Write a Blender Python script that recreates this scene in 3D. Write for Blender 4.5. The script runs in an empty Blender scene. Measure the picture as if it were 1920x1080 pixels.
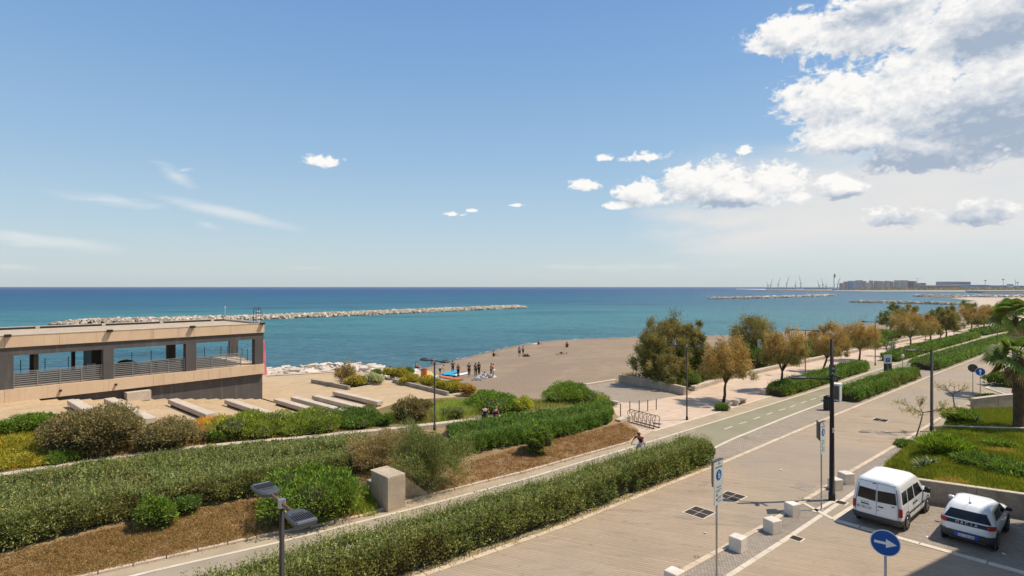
import bpy, math, random
import numpy as np
from mathutils import Vector, Matrix
from mathutils.bvhtree import BVHTree
rad = math.radians
scene = bpy.context.scene
COL = scene.collection
# ------------------------------------------------------------------ camera
FX = 1066.0; CX = 960.0; HY = 538.0; CAMH = 10.0     # focal length (px at 1920), centre, horizon row, eye height
cam_d = bpy.data.cameras.new('camera'); cam = bpy.data.objects.new('camera', cam_d); COL.objects.link(cam)
cam_d.sensor_width = 36.0; cam_d.lens = FX/1920*36; cam_d.shift_y = -2.0/1920
cam.location = (0, 0, CAMH); cam.rotation_euler = (rad(90), 0, 0)
cam_d.clip_start = 0.1; cam_d.clip_end = 90000
scene.camera = cam
# ------------------------------------------------------------------ view
scene.view_settings.view_transform = 'Standard'; scene.view_settings.look = 'None'
scene.view_settings.exposure = 0.12; scene.view_settings.gamma = 1.0
scene.view_settings.use_curve_mapping = False
scene.cycles.max_bounces = 6; scene.cycles.diffuse_bounces = 2; scene.cycles.transparent_max_bounces = 6
scene.cycles.volume_bounces = 0
# ------------------------------------------------------------------ sun
SUN = Vector((3.4, 0.30, 5.65)).normalized()
sl = bpy.data.lights.new('sun', 'SUN'); sl.energy = 4.5; sl.angle = rad(0.53); sl.color = (1.0, 0.91, 0.77)
so = bpy.data.objects.new('sun', sl); COL.objects.link(so); so.location = (0, 0, 60)
so.rotation_euler = SUN.to_track_quat('Z', 'Y').to_euler()
# ------------------------------------------------------------------ world: Nishita sky + clouds
world = bpy.data.worlds.new('World'); scene.world = world; world.use_nodes = True
world.cycles.sampling_method = 'MANUAL'; world.cycles.sample_map_resolution = 256
wn = world.node_tree; wn.nodes.clear()
class N:                                   # small node helper
    def __init__(s, tree): s.t = tree
    def n(s, typ, **kw):
        nd = s.t.nodes.new(typ)
        for k, v in kw.items(): setattr(nd, k, v)
        return nd
    def link(s, a, b): s.t.links.new(a, b)
    def put(s, sock, v):
        if hasattr(v, 'is_linked') or isinstance(v, bpy.types.NodeSocket): s.t.links.new(v, sock)
        elif v is not None: sock.default_value = v
    def m(s, op, a, b=None, c=None, clamp=False):
        nd = s.n('ShaderNodeMath', operation=op, use_clamp=clamp)
        s.put(nd.inputs[0], a); s.put(nd.inputs[1], b)
        if c is not None: s.put(nd.inputs[2], c)
        return nd.outputs[0]
    def v(s, op, a, b=None):
        nd = s.n('ShaderNodeVectorMath', operation=op); s.put(nd.inputs[0], a)
        if b is not None: s.put(nd.inputs[1], b)
        return nd.outputs['Value'] if op in ('LENGTH', 'DOT_PRODUCT', 'DISTANCE') else nd.outputs[0]
    def comb(s, x, y, z):
        nd = s.n('ShaderNodeCombineXYZ'); s.put(nd.inputs[0], x); s.put(nd.inputs[1], y); s.put(nd.inputs[2], z); return nd.outputs[0]
    def noise(s, vec, scale, detail=5, rough=.55, dist=0.0, col=False):
        nd = s.n('ShaderNodeTexNoise'); s.put(nd.inputs['Vector'], vec); nd.inputs['Scale'].default_value = scale
        nd.inputs['Detail'].default_value = detail; nd.inputs['Roughness'].default_value = rough; nd.inputs['Distortion'].default_value = dist
        return nd.outputs['Color'] if col else nd.outputs['Fac']
    def step(s, x, a, b, o0=0.0, o1=1.0):
        nd = s.n('ShaderNodeMapRange', interpolation_type='SMOOTHSTEP'); s.put(nd.inputs[0], x)
        nd.inputs[1].default_value = a; nd.inputs[2].default_value = b; nd.inputs[3].default_value = o0; nd.inputs[4].default_value = o1
        return nd.outputs[0]
    def mix(s, f, a, b, blend='MIX'):
        nd = s.n('ShaderNodeMix', data_type='RGBA', blend_type=blend); s.put(nd.inputs[0], f); s.put(nd.inputs[6], a); s.put(nd.inputs[7], b)
        return nd.outputs[2]
def c4(c): return (c[0], c[1], c[2], 1.0)
def px2ae(px, py):                          # a direction of the sky as azimuth/elevation in degrees
    x = (px-CX)/FX; z = (HY-py)/FX
    return math.degrees(math.atan(x)), math.degrees(math.atan(z/math.sqrt(1+x*x)))
# cumulus masses: (px, py, rx, ry)  -> azimuth/elevation ellipses
BLOBS = [(1490, 70, 105, 50), (1640, 55, 190, 90), (1850, 50, 240, 120), (1570, 190, 130, 75), (1690, 190, 170, 110), (1590, 262, 130, 46),
         (1880, 210, 260, 150), (1740, 290, 170, 50), (2020, -70, 420, 120), (1200, 365, 52, 34), (1320, 350, 96, 54), (1450, 350, 70, 52), (1390, 368, 150, 34), (1575, 352, 52, 30), (1160, 386, 32, 12)]
SMALL = [(1207, 297, 48, 14), (1135, 296, 19, 9), (1097, 349, 32, 12), (604, 302, 42, 15), (846, 402, 25, 6), (885, 395, 13, 4), (963, 385, 19, 4), (1396, 283, 19, 11), (1670, 412, 72, 26), (1835, 402, 92, 30)]
THICK = [(1880, 240, 260, 95), (1700, 300, 190, 42), (1880, 60, 150, 50), (1640, 30, 110, 26), (1340, 392, 85, 24), (1600, 372, 50, 14), (1680, 420, 70, 26), (1840, 408, 95, 26)]
def field(h, p, items, smooth, kf):
    acc = None
    for (x, y, rx, ry) in items:
        a, e = px2ae(x, y); a2, _ = px2ae(x+rx, y); _, e2 = px2ae(x, y-ry)
        q = h.v('MULTIPLY', h.v('SUBTRACT', p, (a, e, 0)), (1/(a2-a), 1/(e2-e), 0))
        if kf > 0: q = h.v('MAXIMUM', q, h.v('MULTIPLY', q, (-1, -1.45, 0)))
        s_ = h.m('MULTIPLY', h.m('SUBTRACT', 1.0, h.v('LENGTH', q)), kf if kf > 0 else 1.0)
        acc = s_ if acc is None else h.m('SMOOTH_MAX', acc, s_, smooth)
    return acc
def blob_group():
    g = bpy.data.node_groups.new('cloud_density', 'ShaderNodeTree')
    g.interface.new_socket('AE', in_out='INPUT', socket_type='NodeSocketVector')
    g.interface.new_socket('Density', in_out='OUTPUT', socket_type='NodeSocketFloat')
    h = N(g); gi = h.n('NodeGroupInput'); go = h.n('NodeGroupOutput'); p = gi.outputs[0]
    acc = h.m('MAXIMUM', field(h, p, BLOBS, .12, 1.0), h.m('SUBTRACT', field(h, p, SMALL, .05, .62), .04))
    # ordinary fair-weather cumulus everywhere outside the part of the sky in view
    sx = g.nodes.new('ShaderNodeSeparateXYZ'); g.links.new(p, sx.inputs[0])
    far = h.m('MAXIMUM', h.step(h.m('ABSOLUTE', sx.outputs[0]), 46, 60), h.step(sx.outputs[1], 30, 42))
    out_c = h.m('SUBTRACT', h.m('MULTIPLY', h.noise(h.v('MULTIPLY', p, (0.05, 0.09, 0)), 1.0, 1), 2.4), 1.45)
    acc = h.m('MAXIMUM', acc, h.m('SUBTRACT', h.m('MULTIPLY', h.m('ADD', out_c, 1.0), far), 1.0))
    q = h.v('MULTIPLY', p, (0.85, 1.2, 0))
    n1 = h.noise(q, 0.26, 2, .5, .3); n2 = h.noise(q, 0.85, 7, .60, .35)
    bl = h.m('ABSOLUTE', h.m('SUBTRACT', h.noise(q, .95, 4, .5, .2), .5))            # billows
    nn = h.m('ADD', h.m('MULTIPLY', h.m('SUBTRACT', n1, .5), .7), h.m('MULTIPLY', h.m('SUBTRACT', n2, .5), 1.25))
    nn = h.m('ADD', nn, h.m('SUBTRACT', .10, h.m('MULTIPLY', bl, 1.3)))
    g.links.new(h.m('ADD', acc, nn), go.inputs[0])
    return g
CG = blob_group()
w = N(wn)
sky = w.n('ShaderNodeTexSky', sky_type='NISHITA'); sky.sun_disc = False
sky.sun_elevation = math.asin(SUN.z); sky.sun_rotation = math.atan2(SUN.x, SUN.y)
sky.altitude = 10; sky.air_density = 1.0; sky.dust_density = .7; sky.ozone_density = 1.0
tc = w.n('ShaderNodeTexCoord'); D = tc.outputs['Generated']
sp = w.n('ShaderNodeSeparateXYZ'); w.link(D, sp.inputs[0])
az = w.m('MULTIPLY', w.m('ARCTAN2', sp.outputs[0], sp.outputs[1]), 180/math.pi)
el = w.m('MULTIPLY', w.m('ARCSINE', sp.outputs[2]), 180/math.pi)
ae = w.comb(az, el, 0)
def dens(vec):
    nd = w.n('ShaderNodeGroup'); nd.node_tree = CG; w.put(nd.inputs[0], vec); return nd.outputs[0]
d0 = dens(ae); d1 = dens(w.v('ADD', ae, (0.45, 0.75, 0)))
cover = w.step(d0, -0.04, 0.30)
lit = w.m('SUBTRACT', d0, d1)                                   # thinner towards the sun = lit edge
tn = w.noise(w.v('MULTIPLY', ae, (.30, .5, 0)), 1.0, 4, .55, .5)
thick = w.m('ADD', field(w, ae, THICK, .25, 0), w.m('MULTIPLY', w.m('SUBTRACT', tn, .5), .9))   # deep parts of the cloud, grey underneath
light = w.m('ADD', w.m('ADD', .79, w.m('MULTIPLY', w.m('SUBTRACT', w.noise(ae, .8, 5, .6, .4), .5), .35)), w.m('MULTIPLY', lit, .75))
light = w.m('SUBTRACT', light, w.m('MULTIPLY', w.step(thick, -.30, .70), .72))
light = w.m('SUBTRACT', light, w.m('MULTIPLY', w.step(d0, .35, 1.2), .10), clamp=True)
cloud_col = w.mix(light, c4((2.9, 3.5, 4.4)), c4((7.5, 7.35, 7.1)))
# thin high veil low over the right, streaks on the left
def streak(px, py, rx, ry, slope):
    a, e = px2ae(px, py); a2, _ = px2ae(px+rx, py); _, e2 = px2ae(px, py-ry)
    sh = w.n('ShaderNodeVectorMath', operation='SUBTRACT'); w.put(sh.inputs[0], ae); sh.inputs[1].default_value = (a, e, 0)
    s2 = w.n('ShaderNodeSeparateXYZ'); w.link(sh.outputs[0], s2.inputs[0])
    ey = w.m('ADD', s2.outputs[1], w.m('MULTIPLY', s2.outputs[0], slope))
    d = w.v('LENGTH', w.comb(w.m('MULTIPLY', s2.outputs[0], 1/(a2-a)), w.m('MULTIPLY', ey, 1/(e2-e)), 0))
    return w.m('SUBTRACT', 1.0, d)
st = None
for args, k in (((215, 377, 150, 15, .06), .8), ((430, 400, 160, 17, .19), 1.25), ((330, 330, 55, 22, .55), .9), ((345, 319, 22, 5, -.2), .9), ((70, 450, 220, 20, .10), 1.1),
                ((20, 500, 90, 7, .05), .6), ((390, 422, 40, 8, .2), .6), ((580, 503, 90, 7, 0), .5), ((1180, 500, 330, 10, 0), .6)):
    v_ = w.m('MULTIPLY', w.m('MAXIMUM', streak(*args), 0.0), k); st = v_ if st is None else w.m('MAXIMUM', st, v_)
sn = w.noise(w.v('MULTIPLY', w.v('ADD', ae, (0, 0, 0)), (.30, 1.5, 0)), 1.0, 7, .6, .6)
stf = w.m('MULTIPLY', w.step(w.m('ADD', st, w.m('MULTIPLY', w.m('SUBTRACT', sn, .5), 1.2)), 0.05, 1.1), w.step(st, 0, .12))
vn = w.noise(w.v('MULTIPLY', ae, (.10, .45, 0)), 1.0, 6, .55, .3)
a_v, _ = px2ae(1180, 400); _, e_v0 = px2ae(1650, 520); _, e_v1 = px2ae(1650, 425); _, e_v2 = px2ae(1700, 330)
veil = w.m('MULTIPLY', w.step(w.m('ADD', az, w.m('MULTIPLY', w.m('SUBTRACT', vn, .5), 20)), a_v, a_v+12), w.m('MULTIPLY', w.step(el, e_v0, e_v1), w.step(w.m('ADD', el, w.m('MULTIPLY', w.m('SUBTRACT', vn, .5), 5)), 14, 9)))
veil = w.m('MULTIPLY', veil, w.m('ADD', .55, w.m('MULTIPLY', vn, .4)))
rmp = w.n('ShaderNodeValToRGB'); w.link(w.m('DIVIDE', w.m('MAXIMUM', el, 0.0), 90.0), rmp.inputs[0])
RS = [(0, (4.4, 5.1, 5.3)), (2.5/90, (4.1, 4.95, 5.35)), (6/90, (3.5, 4.7, 5.6)), (12/90, (2.5, 4.0, 5.6)), (20/90, (1.75, 3.2, 5.4)), (28/90, (1.25, 2.6, 5.05)), (1.0, (.7, 1.7, 4.0))]
re_ = rmp.color_ramp.elements
while len(re_) < len(RS): re_.new(.5)
for e_, (p_, c_) in zip(re_, RS): e_.position = p_; e_.color = c4(c_)
base = w.mix(.80, sky.outputs[0], rmp.outputs[0])
base = w.mix(w.m('MULTIPLY', stf, .55), base, c4((6.4, 6.45, 6.4)))
base = w.mix(w.m('MULTIPLY', veil, 1.15, clamp=True), base, c4((6.1, 5.95, 5.8)))
full = w.mix(w.m('MULTIPLY', cover, .97), base, cloud_col)
bg = w.n('ShaderNodeBackground'); bg.inputs['Strength'].default_value = 0.123; w.link(full, bg.inputs['Color'])
wo = w.n('ShaderNodeOutputWorld'); w.link(bg.outputs[0], wo.inputs[0])

# ------------------------------------------------------------------ materials
def mat(name, col, col2=None, rough=.8, scale=1.5, fine=30, bump=.15, bumpd=.01, var=.12, spec=.3, metal=0.0, big=0.0, bigcol=None, wear=None, coord='pos'):
    m = bpy.data.materials.new(name); m.use_nodes = True; t = m.node_tree; h = N(t); bs = t.nodes['Principled BSDF']
    if coord == 'pos': P = h.n('ShaderNodeNewGeometry').outputs['Position']
    else: P = h.n('ShaderNodeTexCoord').outputs['Object']
    if col2 is None: col2 = tuple(max(0, c*(1-var*2)) for c in col); col1 = tuple(min(1, c*(1+var)) for c in col)
    else: col1 = col
    n1 = h.noise(P, scale, 6, .6, .4); n2 = h.noise(P, fine, 4, .6)
    f = h.m('ADD', h.m('MULTIPLY', n1, .6), h.m('MULTIPLY', n2, .4))
    c = h.mix(h.step(f, .35, .65), c4(col1), c4(col2))
    if big:
        n3 = h.noise(P, big, 3, .5, .5); c = h.mix(h.step(n3, .42, .62), c, c4(bigcol))
    h.link(c, bs.inputs['Base Color']); bs.inputs['Roughness'].default_value = rough; bs.inputs['Metallic'].default_value = metal
    bs.inputs['Specular IOR Level'].default_value = spec
    if bump:
        b = h.n('ShaderNodeBump'); b.inputs['Strength'].default_value = bump; b.inputs['Distance'].default_value = bumpd
        h.link(n2, b.inputs['Height']); h.link(b.outputs[0], bs.inputs['Normal'])
    return m
def plain(name, col, rough=.5, metal=0.0, spec=.4, coat=0.0, alpha=None):
    m = bpy.data.materials.new(name); m.use_nodes = True; t = m.node_tree; h = N(t); bs = t.nodes['Principled BSDF']
    P = h.n('ShaderNodeTexCoord').outputs['Object']
    n = h.noise(P, 3.0, 5, .6); c = h.mix(n, c4(tuple(min(1, x*1.05) for x in col)), c4(tuple(x*.88 for x in col)))
    h.link(c, bs.inputs['Base Color'])
    r = h.m('ADD', rough-.06, h.m('MULTIPLY', n, .12)); h.link(r, bs.inputs['Roughness'])
    bs.inputs['Metallic'].default_value = metal; bs.inputs['Specular IOR Level'].default_value = spec
    bs.inputs['Coat Weight'].default_value = coat
    return m
def flat(name, col, rough, spec=.4, coat=0.0):
    m = bpy.data.materials.new(name); m.use_nodes = True; b_ = m.node_tree.nodes['Principled BSDF']; h = N(m.node_tree)
    b_.inputs['Base Color'].default_value = c4(col); b_.inputs['Specular IOR Level'].default_value = spec; b_.inputs['Coat Weight'].default_value = coat
    P = h.n('ShaderNodeTexCoord').outputs['Object']; h.link(h.m('ADD', rough-.03, h.m('MULTIPLY', h.noise(P, 8, 3), .06)), b_.inputs['Roughness']); return m
def leafmat(name, trans=.35, rough=.55, spec=.25):
    m = bpy.data.materials.new(name); m.use_nodes = True; t = m.node_tree; h = N(t); t.nodes.remove(t.nodes['Principled BSDF'])
    at = h.n('ShaderNodeAttribute'); at.attribute_name = 'Col'
    bs = h.n('ShaderNodeBsdfPrincipled'); bs.inputs['Roughness'].default_value = rough; bs.inputs['Specular IOR Level'].default_value = spec
    h.link(at.outputs['Color'], bs.inputs['Base Color'])
    tr = h.n('ShaderNodeBsdfTranslucent'); h.link(h.mix(1.0, at.outputs['Color'], (1.25, 1.25, .6, 1), 'MULTIPLY'), tr.inputs['Color'])
    mx = h.n('ShaderNodeMixShader'); mx.inputs[0].default_value = trans; h.link(bs.outputs[0], mx.inputs[1]); h.link(tr.outputs[0], mx.inputs[2])
    h.link(mx.outputs[0], t.nodes['Material Output'].inputs[0])
    return m
ROADA = rad(41.8)
def sett_mat(name, col, col2, mortar, bw=.24, bh=.13, ang=ROADA+rad(90), bump=.4, msize=.012, patch=None):
    m = bpy.data.materials.new(name); m.use_nodes = True; t = m.node_tree; h = N(t); bs = t.nodes['Principled BSDF']
    P = h.n('ShaderNodeNewGeometry').outputs['Position']
    mp = h.n('ShaderNodeMapping'); mp.inputs['Rotation'].default_value = (0, 0, -ang); mp.inputs['Location'].default_value = (225.0, 0, 0) if bw > 100 else (0, 0, 0); h.link(P, mp.inputs[0])
    wob = h.n('ShaderNodeVectorMath', operation='MULTIPLY_ADD'); h.link(h.noise(P, 1.3, 2, .5, 0, True), wob.inputs[0]); wob.inputs[1].default_value = (.05, .05, 0); h.link(mp.outputs[0], wob.inputs[2])
    br = h.n('ShaderNodeTexBrick'); h.link(wob.outputs[0], br.inputs['Vector'])
    br.inputs['Scale'].default_value = 1.0; br.inputs['Brick Width'].default_value = bw; br.inputs['Row Height'].default_value = bh
    br.inputs['Mortar Size'].default_value = msize; br.inputs['Mortar Smooth'].default_value = .4; br.inputs['Bias'].default_value = -.1
    br.inputs['Color1'].default_value = c4(col); br.inputs['Color2'].default_value = c4(col2); br.inputs['Mortar'].default_value = c4(mortar)
    n1 = h.noise(P, .35, 5, .6, .6); n2 = h.noise(P, 6, 5, .65); n3 = h.noise(P, .09, 3, .5, .4); st_ = h.noise(h.v('MULTIPLY', P, (.25, 1.1, 0)), 1.0, 5, .65, 1.2); sp_ = h.noise(P, 2.2, 3, .6)
    k = h.m('ADD', .66, h.m('ADD', h.m('MULTIPLY', n1, .40), h.m('MULTIPLY', n2, .30)))
    k = h.m('SUBTRACT', k, h.m('ADD', h.m('MULTIPLY', h.step(st_, .52, .72), .22), h.m('MULTIPLY', h.step(sp_, .62, .70), .16)))
    c = h.mix(1.0, br.outputs['Color'], h.comb(k, k, k), 'MULTIPLY')
    if patch: c = h.mix(h.m('MULTIPLY', h.step(n3, .45, .6), .5), c, c4(patch))
    h.link(c, bs.inputs['Base Color']); bs.inputs['Roughness'].default_value = .85; bs.inputs['Specular IOR Level'].default_value = .25
    b = h.n('ShaderNodeBump'); b.inputs['Strength'].default_value = bump; b.inputs['Distance'].default_value = .02
    hh = h.m('ADD', h.m('MULTIPLY', h.m('SUBTRACT', 1.0, br.outputs['Fac']), .6), h.m('MULTIPLY', n2, .5))
    h.link(hh, b.inputs['Height']); h.link(b.outputs[0], bs.inputs['Normal'])
    return m
MT = {}
MT['road'] = sett_mat('road_setts', (.395, .298, .205), (.345, .26, .178), (.19, .14, .095), 900.0, .15, ang=rad(-24), patch=(.30, .25, .195))
MT['setts'] = sett_mat('strip_setts', (.37, .30, .225), (.30, .24, .18), (.16, .12, .085), .22, .12, ang=rad(-24))
MT['park'] = sett_mat('parking_setts', (.36, .30, .24), (.28, .23, .18), (.15, .12, .09), .14, .10)
MT['promenade'] = sett_mat('promenade_paving', (.58, .43, .31), (.53, .385, .275), (.42, .30, .21), 1.2, .6, ang=ROADA, bump=.1, msize=.02)
MT['plaza'] = sett_mat('plaza_paving', (.50, .36, .215), (.455, .325, .19), (.36, .25, .145), 1.2, .6, ang=rad(48), bump=.1, msize=.02)
MT['path'] = mat('path_asphalt', (.375, .305, .22), (.29, .235, .165), scale=.6, fine=25, bump=.2, rough=.9)
MT['green'] = mat('green_lane', (.285, .25, .16), (.235, .21, .135), scale=.35, fine=20, bump=.2, rough=.9)
MT['edge'] = mat('edge_paving', (.42, .33, .22), (.33, .255, .165), scale=.8, fine=18, bump=.3, rough=.9)
MT['line'] = mat('white_stone_line', (.66, .57, .45), (.54, .45, .34), scale=1.3, fine=14, bump=.2, rough=.75)
MT['kerb'] = mat('kerb_stone', (.62, .50, .37), (.48, .37, .26), scale=1.1, fine=12, bump=.3, rough=.8)
MT['sand'] = mat('beach_sand', (.335, .25, .17), (.26, .19, .128), scale=.35, fine=4, bump=.9, bumpd=.12, rough=.95, spec=.1, big=.11, bigcol=(.27, .20, .14))
MT['soil'] = mat('dry_soil', (.29, .19, .10), (.22, .135, .07), scale=.8, fine=14, bump=.8, bumpd=.05, rough=1, spec=.05, big=.35, bigcol=(.30, .21, .11))
MT['bed'] = mat('bed_soil', (.24, .17, .08), (.16, .12, .06), scale=.7, fine=12, bump=.8, bumpd=.06, rough=1, spec=.05, big=.3, bigcol=(.20, .17, .06))
MT['turf'] = mat('turf_soil', (.12, .14, .035), (.09, .10, .03), scale=.9, fine=12, bump=.7, bumpd=.05, rough=1, spec=.05)
MT['concrete'] = mat('concrete', (.52, .41, .29), (.38, .30, .21), scale=1.2, fine=10, bump=.3, rough=.9)
MT['concrete_g'] = mat('weathered_concrete', (.40, .345, .27), (.27, .225, .17), scale=1.6, fine=9, bump=.4, rough=.9)
MT['cap'] = mat('pale_coping', (.62, .51, .40), (.47, .38, .29), scale=1.6, fine=12, bump=.3, rough=.85, big=.9, bigcol=(.50, .41, .31))
MT['cream'] = mat('sandstone_cladding', (.66, .48, .315), (.60, .43, .28), scale=.7, fine=8, bump=.08, rough=.7)
MT['dark'] = mat('dark_cladding', (.10, .088, .082), (.078, .07, .065), scale=.8, fine=9, bump=.1, rough=.7)
MT['rocks'] = mat('pale_rock', (.74, .64, .51), (.44, .35, .26), scale=.35, fine=1.2, bump=.5, bumpd=.1, rough=.9)
MT['shorerock'] = mat('shore_rock', (.68, .58, .47), (.50, .42, .33), scale=.5, fine=3, bump=.5, bumpd=.1, rough=.9)
MT['wetrock'] = mat('wet_rock', (.12, .10, .08), (.07, .06, .05), scale=.5, fine=3, bump=.5, bumpd=.1, rough=.6)
MT['whitestone'] = mat('white_stone', (.76, .69, .60), (.60, .52, .43), scale=2.5, fine=14, bump=.4, rough=.85, big=1.7, bigcol=(.62, .54, .45))
MT['bark'] = mat('bark', (.11, .075, .05), (.06, .042, .03), scale=4, fine=30, bump=.6, rough=.95)
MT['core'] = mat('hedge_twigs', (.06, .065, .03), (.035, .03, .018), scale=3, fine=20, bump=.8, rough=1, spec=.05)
MT['pole'] = plain('dark_pole', (.032, .025, .022), .6, 0, .2)
MT['steel'] = plain('galvanised_steel', (.42, .43, .42), .4, .8)
MT['greyhead'] = plain('lamp_grey', (.075, .077, .08), .5, .2)
MT['rust'] = mat('rusty_arm', (.17, .09, .06), (.10, .06, .05), scale=6, fine=30, bump=.2, rough=.7)
MT['black'] = plain('black_plastic', (.02, .02, .022), .5)
MT['rubber'] = plain('rubber', (.018, .018, .018), .85)
MT['carwhite'] = flat('white_car_paint', (.80, .80, .80), .25, .5, .5)
MT['glass'] = flat('dark_glass', (.010, .012, .013), .12, .4)
MT['trim'] = plain('grey_trim', (.055, .055, .058), .6)
MT['red'] = plain('tail_lamp_red', (.35, .015, .012), .25, 0, .5)
MT['amber'] = plain('tail_lamp_amber', (.55, .20, .06), .3)
MT['chrome'] = plain('wheel_alloy', (.5, .5, .5), .35, .8)
MT['blue'] = plain('sign_blue', (.004, .085, .33), .4)
MT['white'] = plain('white_paint', (.78, .78, .76), .5)
MT['offwhite'] = plain('offwhite_panel', (.62, .63, .58), .5)
MT['signback'] = plain('sign_back', (.06, .055, .055), .6)
MT['print'] = plain('dark_print', (.06, .07, .07), .6)
MT['plateblue'] = plain('plate_blue', (.03, .10, .5), .5)
MT['grate'] = plain('drain_iron', (.11, .08, .065), .7, .2)
MT['pink'] = plain('pink_cloth', (.72, .17, .22), .7)
MT['leaf'] = leafmat('leaves')
MT['grass'] = leafmat('grass_blades', .45, .7, .1)

def streaks(m, dark, amt):                      # rain streaks running down a cladding
    t = m.node_tree; h = N(t); bs = t.nodes['Principled BSDF']; old = bs.inputs['Base Color'].links[0].from_socket
    P = h.n('ShaderNodeNewGeometry').outputs['Position']; n = h.noise(h.v('MULTIPLY', P, (2.6, 2.6, .22)), 1.0, 5, .65)
    h.link(h.mix(h.m('MULTIPLY', h.step(n, .50, .72), amt), old, c4(dark)), bs.inputs['Base Color'])
streaks(MT['cream'], (.40, .28, .18), .5); streaks(MT['dark'], (.16, .145, .135), .6); streaks(MT['concrete'], (.25, .20, .15), .6); streaks(MT['concrete_g'], (.16, .13, .10), .6)
# ------------------------------------------------------------------ helpers
def G(px, py, z=0.0):
    d = py-HY; Y = FX*(CAMH-z)/d
    return Vector(((px-CX)/FX*Y, Y, z))
def Gl(pts, z=0.0): return [G(x, y, z) for x, y in pts]
def PT(px, Y, py): return Vector(((px-CX)/FX*Y, Y, CAMH-(py-HY)/FX*Y))
def tag(o, label=None, cat=None, group=None, kind=None):
    if label: o['label'] = label
    if cat: o['category'] = cat
    if group: o['group'] = group
    if kind: o['kind'] = kind
    return o
def empty(name, loc, rz=0.0, label=None, cat=None, group=None):
    o = bpy.data.objects.new(name, None); COL.objects.link(o); o.location = loc; o.rotation_euler = (0, 0, rz); o.empty_display_size = .2
    return tag(o, label, cat, group)
class MB:
    def __init__(s): s.v = []; s.f = []; s.smooth = False
    def add(s, V, F):
        b = len(s.v); s.v += [tuple(p) for p in V]; s.f += [tuple(i+b for i in f) for f in F]; return s
    def box(s, c, size, rz=0.0, M=None, bev=0.0):
        x, y, z = size[0]/2, size[1]/2, size[2]/2
        if bev:
            V = []; b = bev
            for zz, ins in ((-z, b), (-z+b, 0), (z-b, 0), (z, b)):
                xx, yy = x-ins, y-ins
                for (sx, sy, cx, cy) in ((1, -1, b, 0), (1, -1, 0, b), (1, 1, 0, -b), (1, 1, -b, 0)) : pass
                for px_, py_ in ((xx-b, -yy), (xx, -yy+b), (xx, yy-b), (xx-b, yy), (-xx+b, yy), (-xx, yy-b), (-xx, -yy+b), (-xx+b, -yy)): V.append((px_, py_, zz))
            F = [tuple(range(7, -1, -1)), tuple(range(24, 32))]
            for k in range(3):
                for i in range(8): F.append((k*8+i, k*8+(i+1) % 8, k*8+8+(i+1) % 8, k*8+8+i))
        else:
            V = [(a*x, b_*y, c_*z) for a, b_, c_ in ((-1, -1, -1), (1, -1, -1), (1, 1, -1), (-1, 1, -1), (-1, -1, 1), (1, -1, 1), (1, 1, 1), (-1, 1, 1))]
            F = [(0, 3, 2, 1), (4, 5, 6, 7), (0, 1, 5, 4), (1, 2, 6, 5), (2, 3, 7, 6), (3, 0, 4, 7)]
        R = Matrix.Rotation(rz, 3, 'Z') if M is None else M
        return s.add([Vector(c)+R @ Vector(p) for p in V], F)
    def tube(s, pts, r, n=8, cap=True):
        pts = [Vector(p) for p in pts]; rs = r if isinstance(r, (list, tuple)) else [r]*len(pts); V = []; F = []
        up = None
        for i, p in enumerate(pts):
            d = (pts[min(i+1, len(pts)-1)]-pts[max(i-1, 0)]).normalized()
            if up is None: up = d.orthogonal().normalized()
            up = (up-d*up.dot(d)).normalized(); sd = d.cross(up)
            for k in range(n):
                a = 2*math.pi*k/n; V.append(p+(up*math.cos(a)+sd*math.sin(a))*rs[i])
        for i in range(len(pts)-1):
            for k in range(n): F.append((i*n+k, i*n+(k+1) % n, (i+1)*n+(k+1) % n, (i+1)*n+k))
        if cap: F += [tuple(range(n-1, -1, -1)), tuple(range((len(pts)-1)*n, len(pts)*n))]
        return s.add(V, F)
    def lathe(s, prof, c=(0, 0, 0), axis='Z', n=16, M=None):
        V = []; F = []
        for r, z in prof:
            for k in range(n):
                a = 2*math.pi*k/n; V.append(Vector((r*math.cos(a), r*math.sin(a), z)))
        m = len(prof)
        for i in range(m-1):
            for k in range(n): F.append((i*n+k, i*n+(k+1) % n, (i+1)*n+(k+1) % n, (i+1)*n+k))
        F += [tuple(range(n-1, -1, -1)), tuple(range((m-1)*n, m*n))]
        R = Matrix.Identity(3) if M is None else M
        return s.add([Vector(c)+R @ v for v in V], F)
    def prism(s, poly, z0, z1):
        n = len(poly); V = [(p[0], p[1], z0) for p in poly]+[(p[0], p[1], z1) for p in poly]
        a = sum(poly[i][0]*poly[(i+1) % n][1]-poly[(i+1) % n][0]*poly[i][1] for i in range(n))
        idx = list(range(n)) if a > 0 else list(range(n-1, -1, -1))
        F = [tuple(reversed(idx)), tuple(i+n for i in idx)]
        for k in range(n):
            i, j = idx[k], idx[(k+1) % n]; F.append((i, j, j+n, i+n))
        return s.add(V, F)
    def mesh(s, name, m=None, smooth=False):
        me = bpy.data.meshes.new(name); me.from_pydata(s.v, [], s.f)
        if m is not None: me.materials.append(m)
        if smooth:
            me.polygons.foreach_set('use_smooth', [True]*len(me.polygons))
        me.update(); return me
    def build(s, name, m=None, parent=None, smooth=False, loc=None):
        o = bpy.data.objects.new(name, s.mesh(name, m, smooth)); COL.objects.link(o)
        if parent: o.parent = parent
        if loc is not None: o.location = loc
        return o
def inst(name, me, parent=None, loc=(0, 0, 0), rz=0.0):
    o = bpy.data.objects.new(name, me); COL.objects.link(o); o.location = loc; o.rotation_euler = (0, 0, rz)
    if parent: o.parent = parent
    return o
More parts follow.
